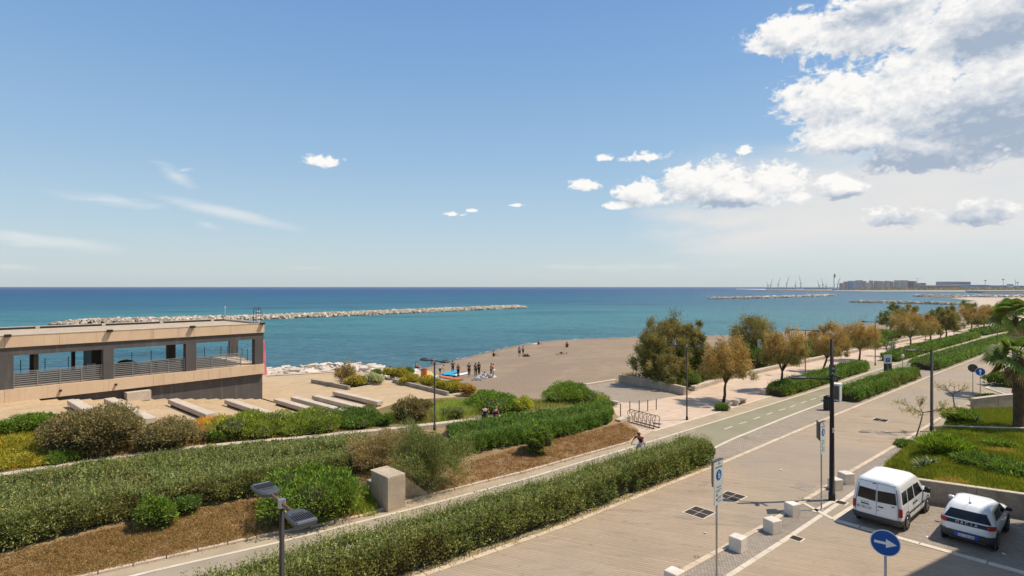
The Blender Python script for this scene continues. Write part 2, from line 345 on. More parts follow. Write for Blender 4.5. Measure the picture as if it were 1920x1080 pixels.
def resample(P, n):
    P = [Vector(p) for p in P]; L = [0]
    for i in range(1, len(P)): L.append(L[-1]+(P[i]-P[i-1]).length)
    out = []
    for k in range(n):
        s = L[-1]*k/(n-1); i = 1
        while i < len(P)-1 and L[i] < s: i += 1
        f = (s-L[i-1])/max(1e-9, L[i]-L[i-1]); out.append(P[i-1].lerp(P[i], min(1, max(0, f))))
    return out
def length(P): return sum((Vector(P[i])-Vector(P[i-1])).length for i in range(1, len(P)))
def offset(P, d):                     # to the left of travel for d > 0, in plan
    out = []
    for i, p in enumerate(P):
        t = (P[min(i+1, len(P)-1)]-P[max(i-1, 0)]); t.z = 0; t.normalize(); out.append(p+Vector((-t.y, t.x, 0))*d)
    return out
def ribbon(A, B, n=None, m=1):
    n = n or max(2, int(max(length(A), length(B))/1.5)); A = resample(A, n); B = resample(B, n); mb = MB(); V = []
    for j in range(m+1): V += [A[i].lerp(B[i], j/m) for i in range(n)]
    F = [(j*n+i, j*n+i+1, (j+1)*n+i+1, (j+1)*n+i) for j in range(m) for i in range(n-1)]
    nr = (Vector(V[1])-Vector(V[0])).cross(Vector(V[n])-Vector(V[0]))
    if nr.z < 0: F = [f[::-1] for f in F]
    return mb.add(V, F)
def strip(P, wdt, z, smooth=0):
    P = [Vector((p.x, p.y, z)) for p in resample(P, max(2, int(length(P)/1.0)))]
    return ribbon(offset(P, wdt/2), offset(P, -wdt/2), len(P))
def cut(P, x0, x1):                    # the part of a polyline between two pixel columns
    out = []
    Q = resample(P, 400)
    for p in Q:
        px = CX+FX*p.x/p.y if p.y > .5 else -1e9
        if x0 <= px <= x1: out.append(p)
    return resample(out, max(3, len(out)//8))
# ================================================================== THE GROUND
def V3(x, y, z=0): return Vector((x, y, z))
LD = [V3(-32, 9.5), V3(-24, 14)]+Gl([(160, 1080), (519, 999), (665, 971), (800, 930), (980, 885.5), (1184, 828), (1225, 808), (1325, 779), (1457, 739), (1560, 703), (1640, 678), (1750, 645), (1865, 612)])+[V3(190, 198), V3(300, 300)]
LC = [V3(-29, 7), V3(-21, 12.4)]+Gl([(247, 1080), (440, 1036), (520, 1017.7), (805, 946), (980, 899.5), (1184, 839), (1379, 779), (1480, 747.5), (1560, 722.5), (1640, 695), (1750, 661), (1865, 627)])+[V3(180, 178), V3(300, 290)]
LE = Gl([(1300, 859), (1373, 823.6), (1480, 780), (1560, 750), (1600, 734), (1640, 717.5), (1750, 674), (1865, 634)])+[V3(180, 170), V3(300, 284)]
LA = [V3(-22, 5), V3(-12, 12.6)]+Gl([(791, 1080), (940, 1029), (1075, 980), (1246, 911), (1334, 877), (1370, 862), (1480, 815), (1587, 770), (1740, 707.5), (1850, 665), (1885, 651)])+[V3(150, 150), V3(300, 280)]
LR = [V3(-6, 9.2)]+Gl([(1282, 1070), (1430, 988.5), (1590, 888), (1684, 833), (1770, 780), (1800, 762)])
LR2 = [V3(-3, 10)]+Gl([(1365, 1080), (1480, 1006.5), (1594, 928.6)])+[V3(22.5, 33.2)]
LP = Gl([(1562, 974.4), (1920, 1075)])+[V3(27, 10)]
LW = Gl([(1299, 733), (1362, 713), (1457, 692), (1725, 634.5), (1870, 603)])+[V3(200, 226), V3(300, 330)]
# ground polygon, one sheet out to the far right and behind the camera
land_edge = [V3(-60, -6), V3(-32, 9.5), V3(-24, 14)]+LD[2:8]+Gl([(1150, 790), (1108, 760), (1097, 722), (1150, 713.5), (1286, 726)])+[p.copy() for p in LW]
outer = [V3(300, 330), V3(900, 760), V3(6000, 3800), V3(6000, -3000), V3(-3000, -3000), V3(-3000, -300)]
mb = MB(); poly = land_edge+outer[1:]
mb.v = [(p.x, p.y, -.012) for p in poly]; mb.f = [tuple(reversed(range(len(poly))))]
g = mb.build('ground', MT['edge']); tag(g, kind='structure')
import bmesh
bm = bmesh.new(); bm.from_mesh(g.data); bmesh.ops.triangulate(bm, faces=bm.faces); bmesh.ops.recalc_face_normals(bm, faces=bm.faces)
for f in bm.faces:
    if f.normal.z < 0: f.normal_flip()
bm.to_mesh(g.data); bm.free()
def struct(o): return tag(o, kind='structure')
def zs(P, z): return [V3(p.x, p.y, z) for p in P]
def perp_strip(P, z): return zs(P, z)
# edge pavement between outer kerb and white line, the cycle path, green lane, sett strip, road
struct(ribbon(zs(LD, .0), zs(LC, .0), 120).build('pavement', MT['edge']))
struct(ribbon(zs(LC, .004), zs(LA, .004), 120).build('cycle_path', MT['path']))
gi0 = [p for p in resample(LC, 300) if p.x > 12.0]; 
Eg = zs(LE, .008); Cg = zs(gi0, .008)
gl = ribbon([Cg[0]]+Cg[1:], Eg, 80).build('green_cycle_lane', MT['green']); struct(gl)
Acut = [p for p in resample(LA, 300) if p.x > 10.5]
struct(ribbon(zs(LE, .0075), zs(Acut, .0075), 80).build('sett_strip', MT['setts']))
RR = LR+[V3(60, 68), V3(95, 98), V3(300, 270)]
struct(ribbon(zs(LA, .0), zs(RR, .0), 120).build('road', MT['road']))
struct(ribbon(zs(LR, .0), zs([V3(-3, 10)]+LR2[1:]+[V3(36, 46.5)], .0), 60).build('bollard_pavement', MT['park']))
pk = MB(); q = [V3(-3, 10, .002), LR2[1]+V3(0, 0, .002), LR2[2]+V3(0, 0, .002), LR2[3]+V3(0, 0, .002), V3(22.5, 33.2, .002), V3(40, 40, .002), V3(40, -5, .002), V3(-3, -5, .002)]
pk.v = [tuple(p) for p in q]; pk.f = [tuple(range(len(q)))]; pko = pk.build('side_street', MT['road']); struct(pko)
bm = bmesh.new(); bm.from_mesh(pko.data); bmesh.ops.triangulate(bm, faces=bm.faces)
for f in bm.faces:
    if f.normal.z < 0: f.normal_flip()
bm.to_mesh(pko.data); bm.free()
p0, p1 = LP[0], LP[1]; dr = Vector((math.cos(rad(41.5)), math.sin(rad(41.5)), 0))
pb = MB(); e = (p1-p0).normalized()
Q = [p0+e*-.1+V3(0, 0, .006), p0+e*14+V3(0, 0, .006), p0+e*14+dr*9+V3(0, 0, .006), p0+dr*9-e*.1+V3(0, 0, .006)]
pb.v = [tuple(p) for p in Q]; pb.f = [(0, 1, 2, 3)]; struct(pb.build('parking_bay', MT['park']))
# promenade
Wp = [G(1097, 722), G(1150, 716), G(1286, 733)]+LW[:]
Dp = [p for p in LD[8:]]
prom = MB(); pp = [G(1150, 790), G(1108, 760), G(1108, 752), G(1160, 755), G(1292, 740)]+LW+list(reversed(Dp))+[G(1184, 828)]
prom.v = [(p.x, p.y, -.004) for p in pp]; prom.f = [tuple(range(len(pp)))]
po = prom.build('promenade', MT['promenade']); struct(po)
bm = bmesh.new(); bm.from_mesh(po.data); bmesh.ops.triangulate(bm, faces=bm.faces)
for f in bm.faces:
    if f.normal.z < 0: f.normal_flip()
bm.to_mesh(po.data); bm.free()
pf = MB(); pp = Gl([(1101, 724), (1150, 716), (1286, 738), (1196, 756), (1130, 752)])
pf.v = [(p.x, p.y, .002) for p in pp]; pf.f = [tuple(range(len(pp)))]; pfo = pf.build('sett_platform', MT['setts']); struct(pfo)
# ---- sea
nx = MB(); S = 70000
nx.v = [(-S, -3000, -2), (S, -3000, -2), (S, S, -2), (-S, S, -2)]; nx.f = [(0, 1, 2, 3)]
sea = nx.build('sea'); struct(sea)
m = bpy.data.materials.new('sea_water'); m.use_nodes = True; t = m.node_tree; h = N(t); bs = t.nodes['Principled BSDF']
P = h.n('ShaderNodeNewGeometry').outputs['Position']; sx = h.n('ShaderNodeSeparateXYZ'); h.link(P, sx.inputs[0])
dist = h.v('LENGTH', h.v('MULTIPLY', P, (1, 1, 0)))
ld = h.m('LOGARITHM', dist, 10.0)                                       # 1.9 (80 m) ... 4.5
wv = h.noise(h.v('MULTIPLY', P, (.011, .03, 0)), 1.0, 5, .55, .6)       # sand and weed patches on the seabed
wv2 = h.noise(h.v('MULTIPLY', P, (.0022, .006, 0)), 1.0, 4, .55, .6)
lw = h.m('ADD', ld, h.m('MULTIPLY', h.m('SUBTRACT', wv2, .5), .5))
cr = h.n('ShaderNodeValToRGB'); h.link(h.step(ld, 1.9, 3.9), cr.inputs[0]); cr.color_ramp.interpolation = 'B_SPLINE'
# depth colours: shallow by the beach, blue-green lagoon, dark weed bed, pale sand bank, open sea
stops = [(.0, (.12, .21, .22)), (.05, (.075, .18, .22)), (.12, (.065, .19, .24)), (.20, (.075, .24, .265)), (.30, (.07, .25, .28)), (.38, (.026, .125, .215)), (.45, (.028, .145, .235)), (.56, (.012, .09, .20)), (.75, (.006, .062, .175)), (1.0, (.006, .05, .15))]
el_ = cr.color_ramp.elements
while len(el_) < len(stops): el_.new(.5)
for e_, (p_, c_) in zip(el_, stops): e_.position = p_; e_.color = c4(c_)
lwp = h.m('ADD', ld, h.m('MULTIPLY', h.m('SUBTRACT', wv2, .5), .22)); h.link(h.step(lwp, 1.9, 3.9), cr.inputs[0])
for l in list(cr.inputs[0].links): pass
mr = h.n('ShaderNodeMapRange'); h.link(lwp, mr.inputs[0]); mr.inputs[1].default_value = 1.85; mr.inputs[2].default_value = 3.9; h.link(mr.outputs[0], cr.inputs[0])
c = h.mix(h.m('MULTIPLY', h.step(wv, .50, .66), .38), cr.outputs[0], c4((.012, .075, .13)))
# the bay on the right is shallow sand
az_ = h.m('DIVIDE', sx.outputs[0], h.m('MAXIMUM', sx.outputs[1], 1.0))
c = h.mix(h.m('MULTIPLY', h.step(az_, .0, .75), h.step(dist, 3800, 250, 0, .55)), c, c4((.13, .25, .28)))
t.nodes.remove(bs); df = h.n('ShaderNodeBsdfDiffuse'); h.link(c, df.inputs['Color']); gs = h.n('ShaderNodeBsdfGlossy'); gs.inputs['Roughness'].default_value = .25
fr_ = h.n('ShaderNodeFresnel'); fr_.inputs['IOR'].default_value = 1.33; mx_ = h.n('ShaderNodeMixShader'); h.link(h.m('MINIMUM', fr_.outputs[0], .34), mx_.inputs[0]); h.link(df.outputs[0], mx_.inputs[1]); h.link(gs.outputs[0], mx_.inputs[2]); h.link(mx_.outputs[0], t.nodes['Material Output'].inputs[0])
w1 = h.noise(h.v('MULTIPLY', P, (.30, .9, 0)), 1.0, 6, .6, .5); w2 = h.noise(h.v('MULTIPLY', P, (.05, .16, 0)), 1.0, 4, .55, .4); w3 = h.noise(h.v('MULTIPLY', P, (.13, .5, 0)), 1.0, 5, .65, .3)
hh = h.m('ADD', h.m('MULTIPLY', w1, .55), h.m('ADD', h.m('MULTIPLY', w2, 1.6), h.m('MULTIPLY', w3, 1.5)))
b = h.n('ShaderNodeBump'); b.inputs['Strength'].default_value = 1.0; b.inputs['Distance'].default_value = 1.9; h.link(hh, b.inputs['Height']); [h.link(b.outputs[0], q_.inputs['Normal']) for q_ in (df, gs, fr_)]
sea.data.materials.append(m)
# ---- beach
SH = [(480, 712, -2), (640, 702, -2), (740, 702, -2), (800, 689, -2), (890, 666, -2), (960, 649, -2), (1010, 641, -2), (1060, 636.5, -2), (1190, 632, -2), (1300, 629, -2), (1400, 627.5, -2), (1500, 621, -2), (1590, 614, -2), (1660, 603, -2), (1750, 590, -2), (1810, 578, -2), (1850, 569, -2)]
IN = [(560, 740, -.8), (700, 748, -.75), (800, 750, -.7), (860, 752, -.6), (960, 762, -.5), (1060, 742, -.25), (1097, 724, -.12), (1150, 715, -.1), (1230, 718, -.15), (1299, 727, -.2), (1362, 709, -.2), (1457, 689, -.25), (1600, 660, -.3), (1725, 632, -.3), (1800, 616, -.3), (1870, 601, -.3), (1910, 596, -.3)]
Sh = resample([G(*p) for p in SH], 90); In = resample([G(*p) for p in IN], 90)
random.seed(5)
rows = []
for f, dz in ((-.35, -.9), (-.06, -.12), (0, 0), (.05, .10), (.15, .16), (.35, .22), (.6, .22), (.8, .14), (1, 0), (1.06, -.1)):
    r = []
    for i in range(90):
        p = Sh[i].lerp(In[i], f)
        if f < 0: p.z = -2+dz
        elif f <= 1: p.z += dz + (.05*math.sin(i*.9+f*20)+.04*math.sin(i*2.3+f*7) if 0.1 < f < .95 else 0)
        else: p.z = -.5
        r.append(p)
    rows.append(r)
mb = MB()
for r in rows: mb.v += [tuple(p) for p in r]
mb.f = [(j*90+i, j*90+i+1, (j+1)*90+i+1, (j+1)*90+i) for j in range(len(rows)-1) for i in range(89)]
bo = mb.build('beach', MT['sand'], smooth=True); struct(bo)
bm = bmesh.new(); bm.from_mesh(bo.data); bmesh.ops.recalc_face_normals(bm, faces=bm.faces)
if sum(f.normal.z for f in bm.faces) < 0:
    for f in bm.faces: f.normal_flip()
bm.to_mesh(bo.data); bm.free()
# wet, darker sand near the waterline belongs to the sand itself
t = MT['sand'].node_tree; h = N(t); bs = t.nodes['Principled BSDF']; old = bs.inputs['Base Color'].links[0].from_socket
P = h.n('ShaderNodeNewGeometry').outputs['Position']; sx = h.n('ShaderNodeSeparateXYZ'); h.link(P, sx.inputs[0])
wz = h.m('ADD', sx.outputs[2], h.m('MULTIPLY', h.noise(P, .25, 3), .16))
peb = h.noise(P, 2.2, 3, .7)
oc = h.mix(h.m('MULTIPLY', h.step(peb, .60, .72), .5), old, c4((.20, .15, .11)))
h.link(h.mix(h.step(wz, -1.66, -1.86), oc, c4((.17, .13, .10))), bs.inputs['Base Color'])
h.link(h.step(wz, -1.74, -1.90, .95, .30), bs.inputs['Roughness'])
# a broken line of foam and wet pebbles at the waterline
rs_ = np.random.default_rng(8); fo = MB()
for i in range(4, 89):
    for k in range(5):
        a_ = Sh[i-1].lerp(Sh[i], rs_.random()); t_ = (Sh[i]-Sh[i-1]).normalized(); n_ = Vector((-t_.y, t_.x, 0)); w_ = rs_.uniform(.5, 1.6); o_ = rs_.normal(.1, .35); dl = rs_.uniform(.05, .16)
        b_ = len(fo.v); c_ = a_+n_*o_
        fo.v += [tuple(V3(q.x, q.y, -1.975+.0015*k)) for q in (c_-t_*w_, c_+n_*dl*.6, c_+t_*w_, c_-n_*dl)]; fo.f.append((b_, b_+1, b_+2, b_+3))
fo_ = fo.build('sea_foam', MT['offwhite']); tag(fo_, 'broken thin line of foam along the waterline of the beach', 'foam', kind='stuff')
# ---- steps plane coordinates along the pavilion front
C0 = V3(-34.2, 41.1); U = 16.43; e1 = (V3(-23.2, 53.3)-C0).normalized(); nt = Vector((e1.y, -e1.x, 0))   # nt points to the camera side
STEP = 1.027
def zstep(u): return 1.9 if u < 0 else max(-.5, 1.9-.15*(math.floor(u/STEP)+1))
def zramp(u): return min(1.9, max(-.5, 1.9-.146*u))
def UT(u, t, z=0.0): p = C0+e1*u+nt*t; return V3(p.x, p.y, z)
def at_ramp(px, py):
    z = 0.0
    for _ in range(40):
        p = G(px, py, z); u = (p-V3(C0.x, C0.y, p.z)).dot(e1); z = z*.6+.4*zramp(u)
    return G(px, py, z)
CAPpx = [(-260, 925, 1.6), (-120, 905, 1.6), (0, 889, 1.6), (150, 866, 1.6), (333, 840, 1.6), (540, 821, 1.55), (721, 804, 1.45), (901, 784, 1.3), (1027, 769, 1.0), (1145, 757, .55)]
CAP = [G(*p) for p in CAPpx]
Qpx = [(-260, 800), (-120, 796), (0, 792), (130, 795), (300, 794), (400, 786), (500, 783), (620, 775), (700, 772), (760, 752), (860, 746), (960, 752)]
QL = [at_ramp(*p) for p in Qpx]+[G(1040, 748, -.3), G(1100, 738, -.1), G(1140, 748, .0)]
QL = [p+V3(0, 0, .1) for p in QL]
# embankment between kerb and coping, planting bed beyond it
capn = resample(CAP, 60)
DLi = resample([V3(-36, 7), V3(-32, 9.5), V3(-24, 14)]+LD[2:8]+[G(1200, 806), G(1160, 791)], 60)
capf = offset(capn, -.25)                                   # camera side of the coping
capb = offset(capn, .25)
def rough_ribbon(A, B, n, m, amp, seed, bulge=0.0):
    A = resample(A, n); B = resample(B, n); rnd = random.Random(seed); mb = MB(); V = []
    for j in range(m+1):
        f = j/m
        for i in range(n):
            p = A[i].lerp(B[i], f)
            if 0 < j < m: p.z += amp*(math.sin(i*.7+j*1.9)+.6*math.sin(i*1.7-j*2.3))*.5+rnd.uniform(-amp, amp)*.5
            p.z += bulge*math.sin(f*math.pi)
            V.append(p)
    F = [(j*n+i, j*n+i+1, (j+1)*n+i+1, (j+1)*n+i) for j in range(m) for i in range(n-1)]
    nr = (V[1]-V[0]).cross(V[n]-V[0])
    if nr.z < 0: F = [f[::-1] for f in F]
    return mb.add(V, F)
emb = rough_ribbon([p+V3(0, 0, .10) for p in DLi], [p+V3(0, 0, -.28) for p in capf], 80, 12, .05, 1).build('embankment', MT['soil'], smooth=True); struct(emb)
bed = rough_ribbon([p+V3(0, 0, -.06) for p in capb], QL, 80, 14, .06, 2, .12).build('planting_bed', MT['bed'], smooth=True); struct(bed)
# terraces: wide shallow steps falling to the plaza
nstep = 16
sb = MB()
def tQ(u):                                                     # how far a step runs before the bed begins
    best = 14
    Qs = QL
    for i in range(len(Qs)-1):
        ua = (Qs[i]-C0).dot(e1); ub = (Qs[i+1]-C0).dot(e1)
        if min(ua, ub) <= u <= max(ua, ub) and abs(ub-ua) > 1e-6:
            f = (u-ua)/(ub-ua); best = (Qs[i].lerp(Qs[i+1], f)-C0).dot(nt); break
    return best+1.0
# stairs as separate long stone steps
first = None
stairs = empty('terrace_stairs', UT(0, 0, 0)); tag(stairs, kind='structure')
for k in range(-1, nstep):
    u0 = k*STEP if k >= 0 else -26; u1 = (k+1)*STEP; z = zstep((u0+u1)/2) if k >= 0 else 1.9
    if k == -1: z = 1.896
    tn = max(tQ(u0+.01), tQ(u1-.01))
    b_ = MB(); c_ = [UT(u0, -.6), UT(u1-.006, -.6), UT(u1-.006, tn), UT(u0, tn)]
    b_.prism([(p.x, p.y) for p in c_], -.9, z); o = b_.build('step', MT['plaza'], stairs); 
    o.matrix_parent_inverse = Matrix.Translation(-stairs.location)
# plaza
pz = MB(); PZ = [UT(16.2, 14), UT(16.2, -10), UT(10, -12), UT(10, -17)]+[G(x, y, -.5) for x, y in ((500, 703), (560, 700), (640, 694), (700, 700), (745, 715), (760, 720), (860, 738), (900, 750), (980, 762), (900, 775), (760, 790))]
pz.v = [(p.x, p.y, -.5) for p in PZ]; pz.f = [tuple(range(len(PZ)))]
pzo = pz.build('plaza', MT['plaza']); struct(pzo)
bm = bmesh.new(); bm.from_mesh(pzo.data); bmesh.ops.triangulate(bm, faces=bm.faces)
for f in bm.faces:
    if f.normal.z < 0: f.normal_flip()
bm.to_mesh(pzo.data); bm.free()
# grass slope on the right with its retaining walls
GW = [G(1708, 899, .95), G(1731.7, 902, .95), G(1920, 929, .95)]; gdir = (GW[2]-GW[1]).normalized(); GW.append(GW[2]+gdir*8)
GB = [G(1770, 803.6, .55), G(1829, 806, .75), G(1920, 808, .8)]; GB.append(GB[2]+(GB[2]-GB[1]).normalized()*10)
GL_ = [G(1655, 874, .03), G(1684, 848, .03), G(1715, 826, .03), G(1768, 806, .05)]
n_ = 24
A_ = resample([GL_[0]]+GW[0:1]+[p+V3(0, 0, -.02) for p in GW[1:]], 50); B_ = resample([GL_[-1]]+GB, 50)
lawn = rough_ribbon(A_, B_, 50, 12, .05, 3, .15).build('lawn_slope', MT['turf'], smooth=True); struct(lawn)
L2a = resample([G(1768, 800, .30), G(1829, 803, .8), G(1925, 804, .8), V3(50, 38, .8)], 30); L2b = resample([G(1783, 770, .3), G(1822, 768, .5), G(1905, 762, .6), V3(58, 45, .6)], 30)
lawn2 = rough_ribbon(L2a, L2b, 30, 8, .04, 4, .05).build('lawn_terrace', MT['turf'], smooth=True); struct(lawn2)
# raycast terrain
bpy.context.view_layer.update()
def terrain_tree(objs):
    V = []; F = []
    for o in objs:
        b = len(V); mw = o.matrix_world
        V += [mw @ v.co for v in o.data.vertices]; F += [tuple(i+b for i in p.vertices) for p in o.data.polygons]
    return BVHTree.FromPolygons(V, F)
TT = terrain_tree([emb, bed, bo, pzo, lawn, lawn2, g]+list(stairs.children))
def hit(px, py):
    d = Vector(((px-CX)/FX, 1, -(py-HY)/FX)).normalized()
    r = TT.ray_cast(Vector((0, 0, CAMH)), d)
    return r[0].copy() if r[0] is not None else G(px, py, 0)
def groundz(x, y):
    r = TT.ray_cast(Vector((x, y, 9)), Vector((0, 0, -1)))
    return r[0].z if r[0] is not None else 0.0
# ------------------------------------------------------------------ stone lines built of slabs
def stone_line(name, P, wdt, z, top, L, m, part='kerb_stone', ymax=70, gap=.012, kind='structure'):
    root = empty(name, (0, 0, 0)); tag(root, kind=kind)
    me = MB().box((0, 0, 0), (L-gap, wdt, .16), bev=.012).mesh(part, m)
    n = int(length(P)/L); R_ = resample(P, n+1); rnd = random.Random(len(name)); cnt = 0; tail = []
    for i in range(n):
        a, b = R_[i], R_[i+1]; c = (a+b)/2
        if c.y < 8 or c.y > ymax or abs(c.x) > c.y*.98+3: 
            if c.y >= ymax: tail.append(a)
            continue
        o = inst(part, me, root, (c.x, c.y, z+top-.08+rnd.uniform(-.004, .004)), math.atan2(b.y-a.y, b.x-a.x)+rnd.uniform(-.004, .004)); cnt += 1
    if len(tail) > 3:
        tb = MB(); tb.add(*(lambda r: (r.v, r.f))(strip(tail, wdt, z+top))); o = tb.build('kerb_run', m, root)
    return root
stone_line('road_kerb', LA, .24, 0, .05, 1.0, MT['kerb'], ymax=62)
stone_line('path_kerb', [V3(-32, 9.5), V3(-24, 14)]+LD[2:8]+[G(1200, 818)], .28, 0, .09, 1.0, MT['kerb'])
stone_line('pavement_kerb', LR, .22, 0, .05, 1.0, MT['kerb'])
stone_line('paving_border', LR2, .20, 0, .012, 1.0, MT['line'], part='border_slab')
stone_line('parking_border', LP, .28, 0, .03, 1.0, MT['line'], part='border_slab')
stone_line('promenade_border', LD[8:], .16, 0, .012, 1.0, MT['line'], part='border_slab', ymax=75)
struct(strip(LC, .17, .014).build('white_path_line', MT['line']))
struct(strip(LE, .20, .016).build('white_lane_line', MT['line']))
# crossing borders near the lamp
for a, b in (((1500, 940), (1562, 974)), ((1525, 960), (1562, 940))):
    struct(strip([G(*a), G(*b)], .2, .018).build('paving_band', MT['line']))
struct(strip([G(1562, 974), G(1592, 955), G(1640, 922)], .2, .02).build('paving_band', MT['line']))
# lane dashes
z3 = lambda x, y: (1000+x/4, 540+y/4)
z4 = lambda x, y: (1440+x/4, 500+y/4)
dm = None
DASH = [(z3(1430, 1060), z3(1495, 1040)), (z3(1545, 1020), z3(1600, 1005)), (z3(1650, 985), z3(1700, 968)), (z3(1750, 950), z3(1795, 935)), (z3(1840, 920), z3(1890, 907)),
        (z4(165, 1055), z4(205, 1040)), (z4(245, 1025), z4(290, 1010)), (z4(320, 1000), z4(360, 988)), (z4(390, 975), z4(430, 965)), (z4(500, 935), z4(545, 922)), (z4(620, 900), z4(660, 888)), (z4(1160, 718), z4(1200, 706))]
for a, b in DASH:
    tag(strip([G(*a), G(*b)], .12, .018).build('lane_dash', MT['line']), kind='structure')
# painted bicycle mark on the lane, worn
struct(strip([G(*z3(1745, 915)), G(*z3(1800, 925))], .10, .018).build('worn_lane_mark', MT['path']))
# second street and pavement at the far right
sd = MB(); q = Gl([(1850, 728), (1872, 712), (1990, 700), (1990, 752), (1905, 748)], .03)
sd.v = [tuple(p) for p in q]; sd.f = [tuple(range(len(q)))[::-1]]; struct(sd.build('side_pavement', MT['concrete_g']))
struct(strip(Gl([(1850, 728), (1885, 706)]), .35, .05).build('pavement_edge', MT['line']))
struct(strip(Gl([(1850, 728), (1905, 746)]), .25, .05).build('pavement_edge', MT['cap']))
# ================================================================== WALLS
def wall(name, P, wdt, h, m, label, cat='wall', capm=None, zb=None, courses=1, L=None):
    """stone wall along P (base points), built of blocks with visible joints"""
    root = empty(name, P[0], 0, label, cat); L = L or 2.0
    n = max(1, int(length(P)/L)); R_ = resample(P, n+1)
    for i in range(n):
        a, b = R_[i], R_[i+1]; d = (b-a); l = d.length; dz = d.z; ang = math.atan2(d.y, d.x)
        for c in range(courses):
            hb = h/courses
            mb = MB().box((0, 0, 0), (l-.012, wdt-(.05 if c == 0 and courses > 1 else 0), hb-.01), bev=.012)
            o = mb.build('wall_block', m if not (capm and c == courses-1) else capm, root)
            mid = (a+b)/2; o.location = V3(mid.x, mid.y, mid.z+hb*(c+.5)-.02)-root.location; o.rotation_euler = (0, -math.atan2(dz, math.hypot(d.x, d.y)), ang)
    return root
# coping behind the left hedge
wall('low_wall', [p+V3(0, 0, -.5) for p in CAP], .5, .52, MT['cap'], 'long pale coping wall between the clipped hedge and the shrub bed', L=1.5)
wall('seat_wall', LW[:4]+[G(1870, 604)], .45, .50, MT['cap'], 'long two-course stone seat wall at the back of the promenade', courses=2, L=2.5)
wall('seat_wall', Gl([(1162, 716.5), (1220, 726), (1285, 742)], -.05), .4, .85, MT['concrete'], 'grey concrete wall edging the sett platform under the big tamarisk', L=2.0)
wall('low_wall', Gl([(1097, 724), (1156, 714.5)], -.05), .4, .25, MT['cap'], 'short pale wall between the platform and the sand', L=2.0)
wall('low_wall', Gl([(1126, 753), (1160, 759)], -.02), .35, .30, MT['cap'], 'stub of pale wall beside the railing posts', L=1.0)
wall('low_wall', Gl([(1158, 797), (1185, 786)], -.02), .45, .42, MT['cap'], 'squat sandstone block wall next to the cycle stands', L=1.0)
# retaining walls of the lawn
def block_wall(name, top, thick, drop, m, label, L=2.2):
    root = empty(name, (top[0].x, top[0].y, top[0].z-drop), 0, label, 'wall'); n = max(1, int(length(top)/L)); R_ = resample(top, n+1)
    for i in range(n):
        a, b = R_[i], R_[i+1]; d = b-a; mid = (a+b)/2
        o = MB().box((0, 0, 0), (math.hypot(d.x, d.y)-.01, thick, drop), bev=.012).build('wall_panel', m, root)
        o.location = V3(mid.x, mid.y, mid.z-drop/2+.03)-root.location; o.rotation_euler = (0, -math.atan2(d.z, math.hypot(d.x, d.y)), math.atan2(d.y, d.x))
        o = MB().box((0, 0, 0), (math.hypot(d.x, d.y)-.008, thick+.06, .06), bev=.01).build('coping', MT['cap'], root)
        o.location = V3(mid.x, mid.y, mid.z+.06)-root.location; o.rotation_euler = (0, -math.atan2(d.z, math.hypot(d.x, d.y)), math.atan2(d.y, d.x))
    return root
block_wall('retaining_wall', [p+V3(0, 0, 0) for p in GW], .22, 1.1, MT['concrete_g'], 'weathered concrete wall in front of the two parked cars')
block_wall('retaining_wall', [p+V3(0, 0, .12) for p in GB], .22, 1.0, MT['concrete_g'], 'long dark planter wall between the two lawns')
block_wall('retaining_wall', [G(1829, 815.8, .62), G(1920, 817, .62), V3(46, 32, .62)], .2, .6, MT['concrete_g'], 'short lower step of the planter wall with pale top edge')
block_wall('retaining_wall', [G(1823, 749, 1.35), G(1865, 743.5, 1.5), G(1925, 738, 1.6), V3(62, 50, 1.6)], .3, 1.6, MT['concrete'], 'tall beige planter wall behind the palm and the road sign')
# ---- beds on the plaza
for pts, lab in (([(585, 717.5), (655, 731)], 'dark low kerb wall of the plaza bed nearer the pavilion'), ([(655, 731), (690, 724), (738, 717)], 'thin pale kerb along the silver bush bed'), ([(738, 717), (840, 742)], 'long low kerb wall of the yellow flower bed'), ([(840, 742), (880, 735)], 'short pale kerb closing the yellow flower bed')):
    thin = 'pale' in lab
    wall('kerb_wall', [G(x, y, -.5) for x, y in pts], .28, .12 if thin else .42, MT['cap'] if thin else MT['concrete_g'], lab, L=1.5)
for i, (a, b, lb) in enumerate((((125, 763), (170, 800), 'left end, before the brown bush'), ((194, 759), (265, 800), 'running behind the brown bush'), ((314, 760), (363, 790), 'alone before the white landing slab'), ((420, 760), (472, 787), 'between lone bench and pavilion corner'),
                    ((512, 758), (580, 788), 'first of four past the pavilion'), ((544.5, 754), (650, 797), 'second of four past the pavilion'), ((584, 751), (665, 777), 'third of four past the pavilion'), ((623, 743), (692, 766), 'farthest from the pavilion'))):
    A2 = at_ramp(*a); B2 = at_ramp(*b)
    ta = (A2-C0).dot(nt); ua = (A2-C0).dot(e1); tb = (B2-C0).dot(nt); Lb = max(3, tb-ta)
    r = empty('bench_block', UT(ua+.35, ta, zramp(ua)), math.atan2(nt.y, nt.x), 'long pale stone bench block, '+lb, 'bench', 'stone bench blocks on the terrace')
    MB().box((Lb/2, 0, .29), (Lb, .66, .34), bev=.02).build('seat_block', MT['cap'], r)
    MB().box((Lb/2, 0, -.04), (Lb-.5, .42, .32)).build('plinth', MT['dark'], r)
